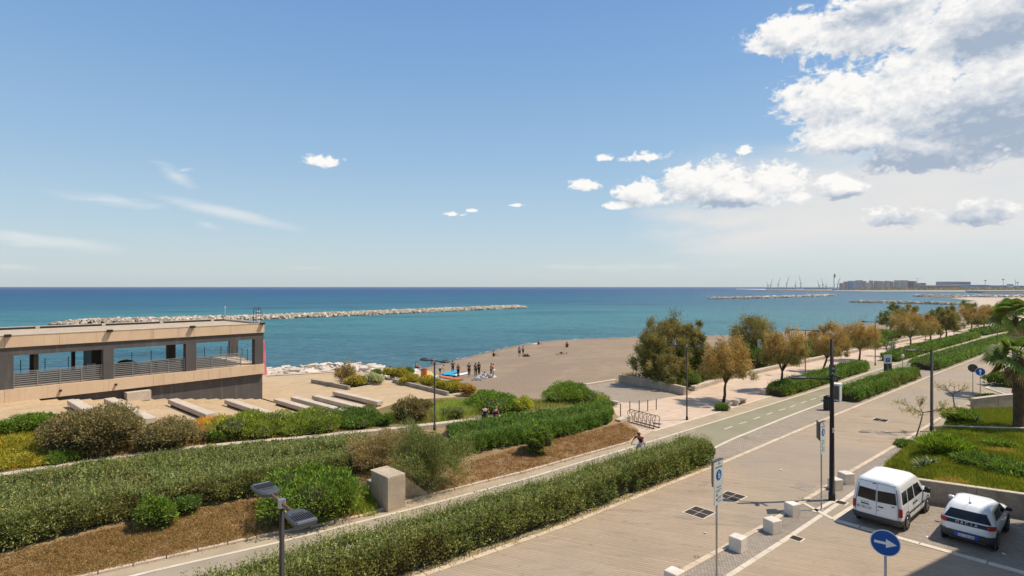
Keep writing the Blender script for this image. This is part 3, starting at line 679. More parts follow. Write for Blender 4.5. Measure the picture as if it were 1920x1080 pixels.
# ================================================================== PAVILION
pav = empty('beach_pavilion', UT(U, 0, -.5), 0, 'flat roofed sandstone and dark clad beach pavilion with open upper deck', 'pavilion')
PO = pav.location.copy()
def pbox(name, u0, u1, t0, t1, z0, z1, m, parent=pav, bev=0):
    c = UT((u0+u1)/2, (t0+t1)/2, (z0+z1)/2)-PO; 
    if parent is not pav: c = UT((u0+u1)/2, (t0+t1)/2, (z0+z1)/2)-PO-parent.location
    return MB().box(c, (u1-u0, abs(t1-t0), z1-z0), rz=math.atan2(e1.y, e1.x), bev=bev).build(name, m, parent)
UL = -24.0; DEP = 9.0
def upx(px, t=0.0):                                             # position along the front from a pixel column
    k = (px-CX)/FX; o = C0+nt*t
    return (k*o.y-o.x)/(e1.x-k*e1.y)
pbox('ground_wall', UL, U-.05, -.35, -DEP+.3, -.6, 1.9, MT['dark'])
pbox('deck_slab', UL, U-.02, -.16, -DEP+.02, 1.92, 2.76, MT['cream'])
pbox('roof_slab', UL, U-.02, -.16, -DEP+.02, 5.76, 6.46, MT['cream'])
# cladding panels of the two fascias
pn = 3.05; k = 0; u = U
while u > UL:
    u0 = max(UL, u-pn)
    pbox('fascia_panel', u0+.006, u-.006, .0, -.15, 1.9, 2.8, MT['cream'])
    pbox('fascia_panel', u0+.006, u-.006, .0, -.15, 5.74, 6.57, MT['cream'])
    pbox('coping_piece', u0+.004, u-.004, .03, -.30, 6.573, 6.62, MT['cap'])
    u = u0
for k in range(3):
    t0 = -k*3.0-.16; pbox('fascia_panel', U-.15, U, t0-.01, max(-DEP, t0-2.84), 5.74, 6.57, MT['cream']); pbox('fascia_panel', U-.15, U, t0-.01, max(-DEP, t0-2.84), 1.9, 2.8, MT['cream'])
pbox('parapet', UL, U-.3, -DEP, -DEP+.30, 6.46, 6.72, MT['cap']); pbox('parapet', U-.30, U, -.31, -DEP, 6.575, 6.70, MT['cap'])
pbox('parapet_flashing', UL, U-.3, -DEP+.31, -DEP+.36, 6.46, 6.66, MT['black'])
pbox('roof_screed', UL, U-.31, -.31, -DEP+.37, 6.462, 6.50, MT['concrete'])
for f in range(9):
    uu = UL+2+f*4.6
    pbox('parapet_bracket', uu, uu+.28, -DEP+.32, -DEP+.55, 6.51, 6.74, MT['cap'])
# dark lintel and pillars
pbox('lintel', UL, U-.03, -.12, -.62, 5.15, 5.735, MT['dark'])
for i, (a, b) in enumerate(((-180, -70), (-8, 26), (194.5, 214), (349.5, 369), (479, 494.5))):
    pbox('pillar', upx(a), upx(b), -.10, -.75, 2.8, 5.148, MT['dark'])
for a, b, m_ in ((428, 444, 'dark'), (311, 327, 'dark'), (133, 139.5, 'dark'), (55, 62, 'dark'), (62, 71, 'cap'), (163, 167, 'cap')):
    tt = -DEP+.8; pbox('rear_pillar', upx(a, tt), upx(b, tt), tt, tt+.35, 2.8, 5.75, MT[m_])
tt = -DEP+.3; pbox('rear_lintel', UL, U-.05, tt+.1, tt+.5, 5.25, 5.74, MT['dark'])
pbox('kiosk_wall', upx(166, -5), upx(193, -5), -4.0, -6.8, 2.8, 5.74, MT['black'])
pbox('kiosk_counter', upx(164, -3.8), upx(178, -3.8), -3.5, -3.9, 2.8, 3.75, MT['steel'])
pbox('deck_floor', UL, U-.2, -.17, -DEP+.03, 2.765, 2.79, MT['promenade'])
pbox('deck_ramp', upx(415, -4), upx(470, -4), -5.2, -8.3, 2.792, 2.83, MT['cap'])
# slat railings between the pillars
def railing(u0, u1, n_sl=7):
    r = empty('railing', UT(u0, -.35, 2.8)-PO); r.parent = pav; rl = r.location
    R3 = math.atan2(e1.y, e1.x)
    for s_ in range(n_sl):
        z = .12+s_*.15
        o = MB().box((0, 0, 0), (u1-u0-.06, .03, .07)).build('slat', MT['steel'], r); o.location = (UT((u0+u1)/2, -.35, 2.8+z)-PO)-rl; o.rotation_euler = (0, 0, R3)
    nn = max(2, int((u1-u0)/1.25))
    for k in range(nn+1):
        uu = u0+.04+(u1-u0-.08)*k/nn
        o = MB().box((0, 0, 0), (.05, .06, 1.12)).build('post', MT['steel'], r); o.location = (UT(uu, -.31, 2.8+.56)-PO)-rl; o.rotation_euler = (0, 0, R3)
    o = MB().box((0, 0, 0), (u1-u0, .07, .05)).build('top_rail', MT['steel'], r); o.location = (UT((u0+u1)/2, -.33, 2.8+1.15)-PO)-rl; o.rotation_euler = (0, 0, R3)
railing(upx(26), upx(194.5)); railing(upx(214.5), upx(349.5)); railing(upx(369.5), upx(455)); railing(upx(-70), upx(-8))
# thin wire rail on the sea side
r = empty('rear_railing', UT(0, -DEP+.15, 2.8)-PO); r.parent = pav
for s_ in range(5):
    o = MB().box((0, 0, 0), (U-UL-.3, .018, .018)).build('rail_wire', MT['steel'], r); o.location = UT((U+UL)/2, -DEP+.15, 3.0+s_*.2)-PO-r.location; o.rotation_euler = (0, 0, math.atan2(e1.y, e1.x))
for k in range(26):
    o = MB().box((0, 0, 0), (.04, .04, 1.15)).build('post', MT['pole'], r); o.location = UT(UL+.4+k*1.58, -DEP+.15, 3.37)-PO-r.location
for s_ in range(4):
    o = MB().box((0, 0, 0), (.018, DEP-1.2, .018)).build('rail_wire', MT['steel'], r); o.location = UT(U-.15, -DEP/2, 3.0+s_*.22)-PO-r.location; o.rotation_euler = (0, 0, math.atan2(e1.y, e1.x))
for k in range(7):
    o = MB().box((0, 0, 0), (.04, .04, 1.15)).build('post', MT['pole'], r); o.location = UT(U-.15, -1.0-k*1.2, 3.37)-PO-r.location
# fittings on the fascias
for px in (14, 205, 360, 491):
    o = pbox('floodlight', upx(px)-.18, upx(px)+.18, .30, -.02, 6.50, 6.68, MT['pole'])
for px in (113, 217): pbox('water_spout', upx(px)-.07, upx(px)+.07, .16, .0, 2.28, 2.42, MT['pole'])
# landing slab, outdoor table and covered chair on the deck
ld = pbox('landing_slab', upx(236, .2), upx(281, .2), .55, -.34, .9, 1.66, MT['cap'])
tb = empty('picnic_table', UT(upx(318, -3), -3.0, 2.79), math.atan2(e1.y, e1.x), 'long dark table on the open pavilion deck, middle bay', 'table')
MB().box((0, 0, .74), (2.6, .8, .05)).build('table_top', MT['trim'], tb)
for s_ in (-1, 1): MB().box((s_*1.05, 0, .36), (.08, .6, .71)).build('leg', MT['pole'], tb)
cv = empty('covered_seat', UT(upx(236, -2.4), -2.4, 2.79), 0, 'grey covered lounge seat on the deck beside a pillar', 'seat')
cm = MB(); cm.lathe([(.95, .0), (.98, .45), (.8, .85), (.4, 1.12), (.05, 1.2)], n=14); cm.build('cover', MT['trim'], cv, smooth=True)
# tall roof ladder hoops and pink banner on the corner
lad = empty('access_ladder', UT(U-.45, -.25, 6.62), math.atan2(e1.y, e1.x), 'thin metal ladder hoops above the pavilion roof corner', 'ladder')
for s_ in (-.22, .22):
    MB().tube([(s_, 0, -.02), (s_, 0, 1.15), (s_*.8, .12, 1.42), (s_*.8, .45, 1.45), (s_, .6, 1.1), (s_, .6, -.02)], .028, 6).build('side_rail', MT['pole'], lad)
for k in range(4): MB().tube([(-.22, 0, .2+k*.3), (.22, 0, .2+k*.3)], .018, 6).build('rung', MT['steel'], lad)
bn = empty('banner_flag', UT(U+.12, -.8, 1.5), 0, 'narrow pink banner hanging at the pavilion corner', 'banner')
MB().tube([(0, 0, 0), (0, 0, 3.6)], .025, 6).build('banner_pole', MT['steel'], bn)
bmv = MB(); nseg = 12
for i in range(nseg+1):
    z = .15+3.3*i/nseg; w0 = .42*(1-.5*i/nseg); o_ = .05*math.sin(i*1.1); bmv.v += [(e1.x*.03, e1.y*.03, z), (e1.x*(.03+w0), e1.y*(.03+w0)+o_, z), (e1.x*.03+.01, e1.y*.03, z), (e1.x*(.03+w0)+.01, e1.y*(.03+w0)+o_, z)]
for i in range(nseg): b_ = i*4; bmv.f += [(b_, b_+1, b_+5, b_+4), (b_+2, b_+6, b_+7, b_+3)]
bmv.build('cloth', MT['pink'], bn)
# ================================================================== CONCRETE STAIR HEAD IN THE EMBANKMENT
sb_ = G(727, 961); 
cb = empty('concrete_block', sb_, 0, 'tall weathered concrete block with sloping wing wall in the embankment', 'block')
# block: front faces the path, 1.3 m wide, running back into the bank
bd = Vector((.72, .69, 0)).normalized(); bn_ = Vector((-bd.y, bd.x, 0))
def cbx(name, a, b, c, d_, z0, z1, m):
    cc = bd*((a+b)/2)+bn_*((c+d_)/2); return MB().box((cc.x, cc.y, (z0+z1)/2), (b-a, d_-c, z1-z0), rz=math.atan2(bd.y, bd.x), bev=.015).build(name, m, cb)
cbx('block_body', 0, .92, 0, 1.45, -.02, 1.5, MT['concrete']); cbx('block_cap', .01, .94, .01, 1.58, 1.503, 1.53, MT['concrete'])
cbx('stair_core', .3, .8, 1.61, 2.4, 0, .8, MT['concrete_g'])
wg = MB(); w0 = bd*1.0+bn_*.9; w1 = bd*2.45+bn_*.35; off = bn_*.16
for p, z in ((w0, 0), (w1, 0), (w1, .12), (w0, 1.45)): wg.v.append((p.x, p.y, z))
for p, z in ((w0, 0), (w1, 0), (w1, .12), (w0, 1.45)): wg.v.append((p.x+off.x, p.y+off.y, z))
wg.f = [(0, 1, 2, 3), (7, 6, 5, 4), (1, 5, 6, 2), (2, 6, 7, 3), (3, 7, 4, 0)]; wg.build('wing_wall', MT['concrete'], cb)
# ================================================================== OFF-FRAME APARTMENT BLOCK (casts the shade at the lower right)
bc = [(30.8, 24.9), (23.44, 20.54), (15.5, 15.4), (11.5, 8.2), (30, -8), (48, 12)]
ab = empty('apartment_building', (30.8, 24.9, 0), 0, 'pale apartment block beside the parking bay, outside the view', 'building')
mbb = MB().prism([(x-30.8, y-24.9) for x, y in bc], -.05, 16.0); mbb.build('wall', MT['cap'], ab)
mbb = MB().prism([(x-30.8, y-24.9) for x, y in bc], 16.0, 16.35); mbb.build('roof', MT['concrete'], ab)
for fl in range(5):
    for k in range(3):
        f = (k+.6)/3.4; x = -7.36*f; y = -4.36*f
        an = math.atan2(-4.36, -7.36)
        MB().box((x-.02, y+.02, 1.7+fl*3.1), (1.2, .12, 1.6), rz=an).build('window', MT['glass'], ab)
# ================================================================== VEGETATION (numpy leaf faces)
RNG = np.random.default_rng(7)
TRI = [0]
def unit(a): return a/np.maximum(1e-9, np.linalg.norm(a, axis=1, keepdims=True))
def wav(P, f, seed):                       # cheap smooth noise -1..1
    r = np.random.default_rng(seed); s = np.zeros(len(P))
    for k in range(5):
        d = r.normal(size=3); d /= np.linalg.norm(d); s += np.sin(P @ d*f*(1+.6*k)+r.uniform(0, 6.28))/(1+.5*k)
    return s/2.6
GAIN = np.array([2.25, 1.95, 1.65])
def pal(n, cols, wts, seed_noise=None, jitter=.26):
    cols = np.array(cols, float)*GAIN; idx = RNG.choice(len(cols), n, p=np.array(wts)/sum(wts)); c = cols[idx]
    return c*(1+RNG.normal(0, jitter, (n, 1)))*(1+RNG.normal(0, .05, (n, 3)))
def leaf_mesh(name, C, Dr, Ls, Wd, colr, m, parent=None, tri=False):
    """one rhombic leaf per centre: C (n,3), long axis Dr, length Ls, width Wd"""
    n = len(C); Dr = unit(Dr); R = unit(np.cross(Dr, RNG.normal(size=(n, 3)))); Ls = np.broadcast_to(Ls, n)[:, None]; Wd = np.broadcast_to(Wd, n)[:, None]
    if tri:
        V = np.stack([C-R*Wd*.5, C+R*Wd*.5, C+Dr*Ls], 1); q = 3
    else:
        V = np.stack([C, C+Dr*Ls*.45+R*Wd*.5, C+Dr*Ls, C+Dr*Ls*.5-R*Wd*.5], 1); q = 4
    TRI[0] += n*(q-2)
    me = bpy.data.meshes.new(name); me.vertices.add(n*q); me.vertices.foreach_set('co', V.reshape(-1).astype(np.float32))
    me.loops.add(n*q); me.loops.foreach_set('vertex_index', np.arange(n*q, dtype=np.int32))
    me.polygons.add(n); me.polygons.foreach_set('loop_start', np.arange(0, n*q, q, dtype=np.int32)); me.polygons.foreach_set('loop_total', np.full(n, q, dtype=np.int32))
    a = me.attributes.new('Col', 'FLOAT_COLOR', 'FACE'); cc = np.ones((n, 4), np.float32); cc[:, :3] = np.clip(colr, .003, .9); a.data.foreach_set('color', cc.reshape(-1))
    me.materials.append(m); me.update(); me.validate(verbose=False)
    o = bpy.data.objects.new(name, me); COL.objects.link(o)
    if parent: o.parent = parent; o.location = -parent.location
    return o
def np3(P): return np.array([[p.x, p.y, p.z] for p in P])
# --- clipped hedges
OLV = ([(.118, .15, .06), (.085, .115, .04), (.165, .195, .09), (.05, .07, .022), (.15, .14, .055)], [4, 4, 2.6, 2, 1.1])
LOWG = ([(.10, .13, .04), (.08, .10, .03), (.14, .14, .05), (.18, .14, .06), (.05, .07, .02)], [3, 3, 2, 1.6, 1.5])
GRN = ([(.075, .135, .03), (.05, .10, .02), (.11, .18, .045), (.035, .06, .015), (.13, .14, .04)], [4, 4, 2, 2, .5])
def hedge(label, F, B, top, n, palv=OLV, leaf=.10, group=None, lump=.10, shoots=.12, endr=.9, zt=None, name='hedge', cat='hedge', brown=0.0, shootl=.3):
    """F front base line, B back base line, top = height above the base (or zt: two absolute top heights front/back)"""
    n = int(n); Fn = np3(resample(F, 120)); Bn = np3(resample(B, 120)); L = length(F); W = np.linalg.norm(Fn[60, :2]-Bn[60, :2])
    root = empty(name, (float(Fn[:, 0].mean()), float(Fn[:, 1].mean()), float(Fn[:, 2].mean())), 0, label, cat, group)
    def pos(s, v, shr=0.0):
        i = s*(119); a = np.clip(i.astype(int), 0, 118); f = (i-a)[:, None]
        P0 = Fn[a]*(1-f)+Fn[a+1]*f; P1 = Bn[a]*(1-f)+Bn[a+1]*f
        e = np.minimum(s, 1-s)*L; k = np.sqrt(np.clip(1-(1-np.clip(e/endr, 0, 1))**2, 0.02, 1))
        th = v*math.pi; cx = .5-.5*np.sign(np.cos(th))*np.abs(np.cos(th))**.45; cz = np.abs(np.sin(th))**.42
        kx = (.55+.45*k); cx = .5+(cx-.5)*kx*(1-shr*.6/max(W, .5)*1.0)
        P = P0*(1-cx[:, None])+P1*cx[:, None]
        H = (np.full(len(s), top) if zt is None else (zt(s, cx)-P[:, 2]))
        P[:, 2] += H*cz*(.5+.5*k)-shr*.3*(cz > .5)
        return P
    wt = 2*top/(2*top+W); u = RNG.random(n); v = np.where(u < wt*.62, RNG.random(n)*.30, np.where(u < .92, .22+RNG.random(n)*.56, .75+RNG.random(n)*.25)); s = RNG.random(n)
    P = pos(s, v); e = 1e-3; Nn = unit(np.cross(pos(np.clip(s+e, 0, 1), v)-pos(np.clip(s-e, 0, 1), v), pos(s, np.clip(v+e, 0, 1))-pos(s, np.clip(v-e, 0, 1))))
    cen = pos(s, np.full(n, .5)); cen[:, 2] -= top*.6; Nn *= np.sign(np.sum(Nn*(P-cen), 1))[:, None]
    b = wav(P, 2.2, 3)*lump*1.5+wav(P, 6.5, 4)*lump*1.0-np.clip(wav(P, 1.7, 12)-.45, 0, 1)*.6; dep = -np.abs(RNG.normal(0, .10, n))
    P += Nn*(b+dep)[:, None]
    Dr = Nn*.6+RNG.normal(0, .55, (n, 3)); Dr[:, 2] += .45
    c = pal(n, *palv); patch = wav(P, .9, 9); 
    c *= (1+.22*patch)[:, None]; c[:, 0] *= 1+.18*wav(P, .5, 19)
    if brown: 
        k = (wav(P, 1.1, 21) > .42) & (RNG.random(n) < brown); c[k] = np.array([.15, .12, .05])*(1+RNG.normal(0, .2, (k.sum(), 1)))
    Ls = leaf*(.6+RNG.random(n)*.9); leaf_mesh('foliage', P, Dr, Ls, Ls*.42, c, MT['leaf'], root, tri=leaf > .116)
    ns = int(n*shoots)
    if ns:
        s = RNG.random(ns); v = .25+RNG.random(ns)*.5; P = pos(s, v)+RNG.normal(0, .03, (ns, 3)); P[:, 2] += wav(P, 2.2, 3)*lump
        Dr = RNG.normal(0, .25, (ns, 3)); Dr[:, 2] += 1; c = pal(ns, *palv)*1.12
        k5 = 5; base = np.repeat(P, k5, 0); dd = unit(np.repeat(Dr, k5, 0)); tt_ = np.tile(np.linspace(.1, 1, k5), ns); ln = np.repeat(shootl*(.3+RNG.random(ns)**2), k5)
        base = base+dd*(tt_*ln)[:, None]; Dl = dd*.5+RNG.normal(0, .6, base.shape)
        leaf_mesh('shoots', base, Dl, leaf*.85, leaf*.32, np.repeat(c, k5, 0), MT['leaf'], root, tri=True)
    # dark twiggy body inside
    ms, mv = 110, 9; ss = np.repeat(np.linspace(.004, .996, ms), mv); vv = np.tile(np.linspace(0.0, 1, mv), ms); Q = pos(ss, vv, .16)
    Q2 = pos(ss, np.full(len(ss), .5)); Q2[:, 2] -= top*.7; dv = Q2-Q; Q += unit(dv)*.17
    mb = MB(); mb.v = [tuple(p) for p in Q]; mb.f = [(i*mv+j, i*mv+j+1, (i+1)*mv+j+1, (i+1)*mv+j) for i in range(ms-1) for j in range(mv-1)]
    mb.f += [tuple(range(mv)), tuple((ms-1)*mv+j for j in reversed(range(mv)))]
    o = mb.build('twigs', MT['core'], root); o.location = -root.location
    return root
def bush(label, c, r, n, palv=GRN, leaf=.12, name='shrub', cat='shrub', group=None, lobes=7, seed=1, flat=1.0, up=.3, jit=.2, aspect=.42, stems=True, noise=.16, core=True):
    c = Vector(c); rx, ry, rz = r; rz *= .84; root = empty(name, c, 0, label, cat, group); rs = np.random.default_rng(seed); n = int(n)
    L = []
    for k in range(lobes):
        a = rs.uniform(0, 6.28); q = rs.uniform(.15, .62); L.append((math.cos(a)*q*rx, math.sin(a)*q*ry, rz*rs.uniform(.32, .62), rs.uniform(.38, .62)))
    L.append((0, 0, rz*.45, .68)); L = np.array(L); li = RNG.integers(0, len(L), n); lb = L[li]
    d = unit(RNG.normal(size=(n, 3))); d[:, 2] = np.where(RNG.random(n) < .75, np.abs(d[:, 2]), d[:, 2])
    rr = (1-np.abs(RNG.normal(0, jit, n)))
    P = lb[:, :3]+d*np.array([rx, ry, rz*.95])*(lb[:, 3]*rr)[:, None]; P *= (1+noise*wav(P/max(rx, .2), 7, seed+3))[:, None]
    P[:, 2] = np.where(P[:, 2] < .02, RNG.random(n)*.25*rz, P[:, 2]); P[:, 2] *= flat
    Pw = P+np.array([c.x, c.y, c.z]); Dr = d*.7+RNG.normal(0, .5, (n, 3)); Dr[:, 2] += up
    col = pal(n, *palv)*(1+.16*wav(Pw, 2.5, seed))[:, None]; Ls = leaf*(.6+RNG.random(n)*.8)
    leaf_mesh('foliage', Pw, Dr, Ls, Ls*aspect, col, MT['leaf'], root, tri=c.y > 27)
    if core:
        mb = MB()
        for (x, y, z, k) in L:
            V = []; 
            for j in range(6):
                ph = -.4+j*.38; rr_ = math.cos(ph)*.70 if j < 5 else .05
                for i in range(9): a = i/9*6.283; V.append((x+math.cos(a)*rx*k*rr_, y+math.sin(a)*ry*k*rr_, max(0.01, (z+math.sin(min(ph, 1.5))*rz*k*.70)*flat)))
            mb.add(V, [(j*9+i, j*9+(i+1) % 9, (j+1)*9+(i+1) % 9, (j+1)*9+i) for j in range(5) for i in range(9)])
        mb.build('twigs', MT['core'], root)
    if stems:
        mb = MB()
        for k in range(5):
            a = k*1.26+seed; mb.tube([(0.1*math.cos(a), .1*math.sin(a), -.1), (rx*.3*math.cos(a), ry*.3*math.sin(a), rz*.35), (rx*.45*math.cos(a+.3), ry*.45*math.sin(a+.3), rz*.6)], [.03, .02, .01], 5)
        mb.build('stem', MT['bark'], root)
    return root
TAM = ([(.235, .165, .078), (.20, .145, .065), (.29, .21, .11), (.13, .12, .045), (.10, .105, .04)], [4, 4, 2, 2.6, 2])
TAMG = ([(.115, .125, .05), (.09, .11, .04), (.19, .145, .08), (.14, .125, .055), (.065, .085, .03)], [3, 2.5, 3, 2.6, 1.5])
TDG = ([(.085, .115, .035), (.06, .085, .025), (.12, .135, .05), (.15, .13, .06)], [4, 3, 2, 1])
def tree(label, base, crown, r, nclump, per, palv, lean=0, name='tamarisk_tree', cat='tree', group=None, seed=1, trunk=.13, leaf=.16, droop=.25, low=None, lowfrac=.35, multi=1):
    """trunk from base up into the crown centre; feathery clumps with gaps"""
    base = Vector(base); crown = Vector(crown); root = empty(name, base, 0, label, cat, group); rs = np.random.default_rng(seed); R = random.Random(seed)
    mb = MB(); rel = crown-base; fork = rel*.52+Vector((R.uniform(-.1, .1), 0, -r[2]*.12))
    for t_ in range(multi):
        b0 = Vector((R.uniform(-.35, .35)*(t_ > 0), R.uniform(-.3, .3)*(t_ > 0), -.08))
        mb.tube([b0, b0+rel*.2+Vector((R.uniform(-.08, .08), R.uniform(-.06, .06), 0)), b0*.6+rel*.38+Vector((R.uniform(-.12, .12), 0, 0)), fork], [trunk*1.25, trunk, trunk*.9, trunk*.72], 7)
    mb.build('trunk', MT['bark'], root, smooth=True)
    ends = []
    mb = MB()
    for k in range(9):
        a = k*2.4+R.uniform(-.3, .3); q = R.uniform(.45, .85); e = rel+Vector((math.cos(a)*r[0]*q, math.sin(a)*r[1]*q, r[2]*R.uniform(-.35, .75)))
        m_ = fork.lerp(e, .5)+Vector((0, 0, r[2]*.12)); mb.tube([fork, m_, e], [trunk*.55, trunk*.3, trunk*.1], 5); ends.append(e)
        for j in range(3):
            e2 = m_.lerp(e, R.uniform(.2, .9)); mb.tube([e2, e2+Vector((R.uniform(-.4, .4)*r[0], R.uniform(-.4, .4)*r[1], R.uniform(0, .4)*r[2]))], [trunk*.14, trunk*.05], 4)
    mb.build('branches', MT['bark'], root)
    nclump = int(nclump*.62); per = int(per*1.15); d = unit(rs.normal(size=(nclump, 3))); q = rs.uniform(.25, 1.12, nclump)**.6
    Cc = d*np.array(r)*q[:, None]; Cc *= (1+.30*wav(Cc/max(r[0], .1), 4, seed))[:, None]
    Cc[:, 2] -= .10*r[2]*(np.hypot(Cc[:, 0]/r[0], Cc[:, 1]/r[1]))**2
    cs = (r[0]*.155)*rs.uniform(.6, 1.5, nclump)
    ci = RNG.integers(0, nclump, nclump*per); n = len(ci)
    P = Cc[ci]+RNG.normal(0, 1, (n, 3))*cs[ci][:, None]*np.array([.62, .62, .8])
    k = P[:, 2] < -r[2]*.75; P[k, 2] = -r[2]*.75+RNG.random(k.sum())*r[2]*.4
    Pw = P+np.array(crown); out = unit(P+1e-6); Dr = out*.5+RNG.normal(0, .45, (n, 3)); Dr[:, 2] += .35-droop*2*(P[:, 2] < 0)
    col = pal(n, *palv, jitter=.14)
    ct = 1+rs.normal(0, .18, nclump); col *= ct[ci][:, None]
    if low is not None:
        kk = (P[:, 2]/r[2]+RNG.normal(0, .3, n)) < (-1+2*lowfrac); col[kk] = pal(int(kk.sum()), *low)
    Ls = leaf*(.6+RNG.random(n)*.9); leaf_mesh('crown', Pw, Dr, Ls, Ls*.32, col, MT['leaf'], root, tri=True)
    return root
def blades(name, pts, h, wd, cols, m=None, parent=None, lean=.35):
    keep = RNG.random(len(pts)) < .72; pts = pts[keep]; cols = cols[keep]; wd = wd*1.25
    n = len(pts); Dr = RNG.normal(0, lean, (n, 3)); Dr[:, 2] = 1; return leaf_mesh(name, pts, Dr, h*(.5+RNG.random(n)), wd, cols, m or MT['grass'], parent, tri=True)
def scatter(tree_, poly_px, n, zfun=None):
    """random points on the terrain inside a pixel polygon, thinned evenly over the ground"""
    xs = [p[0] for p in poly_px]; ys = [p[1] for p in poly_px]; P3 = [hit(x, y) for x, y in poly_px]
    X = np.array([p.x for p in P3]); Y = np.array([p.y for p in P3]); out = []
    m = len(X); R_ = random.Random(len(poly_px)*17+n)
    x0, x1, y0, y1 = X.min(), X.max(), Y.min(), Y.max(); tries = 0
    while len(out) < n and tries < n*12:
        tries += 1; x = R_.uniform(x0, x1); y = R_.uniform(y0, y1); ins = False; j = m-1
        for i in range(m):
            if (Y[i] > y) != (Y[j] > y) and x < (X[j]-X[i])*(y-Y[i])/(Y[j]-Y[i])+X[i]: ins = not ins
            j = i
        if ins: out.append((x, y, groundz(x, y)))
    return np.array(out) if out else np.zeros((0, 3))
def spread(P, k, s):                    # k points around each
    Q = np.repeat(P, k, 0)+np.concatenate([RNG.normal(0, s, (len(P)*k, 2)), np.zeros((len(P)*k, 1))], 1); return Q
# ---------------- hedges
A_in = LA
def sub(P, x0, x1): return cut(P, x0, x1)
near = [V3(-22, 5), V3(-12, 12.6)]
H2F = offset([p for p in resample(LA, 400) if p.x < 12.4 and p.x > -14], .32); H2B = offset([p for p in resample(LA, 400) if p.x < 12.4 and p.x > -14], 2.15)
hedge('long clipped hedge between the cycle path and the road, ending beside the setts', H2F, H2B, 1.12, 125000, OLV, .115, lump=.13, shoots=.10, name='hedge', brown=.5, endr=1.3, shootl=.42)
f1 = [hit(x, y) for x, y in ((0, 1041), (120, 1008), (239, 980), (332, 957), (400, 946), (478, 935), (560, 918), (640, 898), (690, 880))]
f1 = [f1[0]+(f1[0]-f1[2])*.9]+f1
b1 = [p+V3(0, 0, -.1) for p in offset(resample(CAP, 60), -.45)]
b1 = [p for p in b1 if CX+FX*p.x/max(p.y, 1) < 700]
hedge('tall olive clipped hedge on the bank before the pale coping, lower left of the view', f1, b1, 1.6, 160000, OLV, .115, zt=lambda s, cx: 1.66-.10*cx-.22*s, lump=.16, shoots=.10, name='hedge', brown=.6)
f1b = [hit(x, y) for x, y in ((850, 862), (873, 853), (963, 838), (1040, 823), (1110, 806), (1150, 793))]
b1b = [p+V3(0, 0, -.05) for p in offset(resample(CAP, 120), -.4)]; b1b = [p for p in b1b if 830 < CX+FX*p.x/max(p.y, 1) < 1150]
hedge('clipped green hedge on the bank running from the feathery bush to the cycle stands', f1b, b1b, 1.2, 65000, GRN, .12, zt=lambda s, cx: 1.36-.10*cx-.36*s, lump=.16, shoots=.08, name='hedge')
H3F = offset(cut(LC, 1477, 1645), .35); H3B = offset(cut(LC, 1477, 1645), 2.3)
hedge('low green hedge between promenade and cycle lane, nearest the stone benches', H3F, H3B, 1.0, 42000, GRN, .13, group=None, lump=.12, shoots=.05)
H4F = offset(cut(LA, 1612, 1738), .3); H4B = offset(cut(LA, 1612, 1738), 2.2)
hedge('green hedge beside the road behind the grey cabinet, with the small parking sign in it', H4F, H4B, 1.05, 42000, GRN, .13, lump=.12, shoots=.05, brown=.9)
H5F = offset(cut(LC, 1685, 1846), .35); H5B = offset(cut(LC, 1685, 1846), 2.6)
hedge('long low hedge between promenade and cycle lane beyond the passers-by', H5F, H5B, 1.0, 30000, GRN, .2, lump=.1, shoots=.03)
H6F = offset(cut(LA, 1765, 1990), .4); H6B = offset(cut(LA, 1765, 1990), 3.6)
hedge('wide green hedge along the road beyond the tall dark lamp post', H6F, H6B, 1.05, 40000, GRN, .2, lump=.1, shoots=.03)
H7F = offset(cut(LC, 1853, 1990), .5); H7B = offset(cut(LC, 1853, 1990), 3.5)
hedge('small far hedge by the last tamarisks of the promenade', H7F, H7B, 1.1, 9000, GRN, .3, lump=.1, shoots=.02)
# ---------------- shrubs on the bank
BRT = ([(.085, .15, .022), (.06, .115, .016), (.13, .20, .035), (.04, .075, .012), (.16, .21, .06)], [4, 4, 2.4, 2, 1])
DRY = ([(.24, .19, .115), (.18, .15, .08), (.12, .12, .06), (.30, .24, .16), (.08, .09, .04)], [3, 3, 3, 1.5, 2])
def bp(px, py): p = hit(px, py); return (p.x, p.y, p.z-.03)
def bushpx(label, px, py, rpx, hpx, n, pl, leaf, depth=1.0, **kw):
    """bush standing at (px,py) on the terrain with half width rpx and height hpx in photo pixels"""
    p = hit(px, py); s = p.y/FX; k = rpx*s*depth*.30; dd = Vector((p.x, p.y, 0)).normalized(); x, y = p.x+dd.x*k, p.y+dd.y*k; z = groundz(x, y)-.05; sc_ = y/FX
    hw = max(.35, (HY+(CAMH-z)/sc_-(py-hpx))*sc_/.98); return bush(label, (x, y, z), (rpx*s, rpx*s*depth, hw), n, pl, leaf, **kw)
bushpx('bright green glossy shrub on the bank behind the near street lamp', 582, 972, 94, 96, 26000, BRT, .15, seed=3, lobes=12, aspect=.35, up=.5)
bushpx('small bright shrub at the foot of the tall left hedge', 292, 990, 38, 62, 7000, BRT, .11, seed=4, lobes=6)
bushpx('low green tuft bush hard against the tall left hedge', 355, 962, 30, 34, 3500, GRN, .10, seed=14, lobes=5)
bushpx('feathery grey green bush beside the wing wall of the concrete block', 808, 920, 74, 122, 60000, OLV, .11, seed=5, lobes=16, aspect=.2, up=.9, noise=.32, core=False, jit=.35)
bushpx('tangled dry tan and olive bush draped above the concrete block', 697, 888, 54, 80, 30000, DRY, .10, seed=6, lobes=11, aspect=.22, noise=.3, core=False)
bushpx('dry straw bush in the gap of the bank under the coping', 738, 848, 44, 38, 15000, DRY, .10, seed=16, lobes=8, aspect=.22, noise=.3)
bushpx('glossy round shrub on the brown bank in front of the hedge', 1006, 853, 30, 62, 9000, BRT, .10, seed=7, lobes=6)
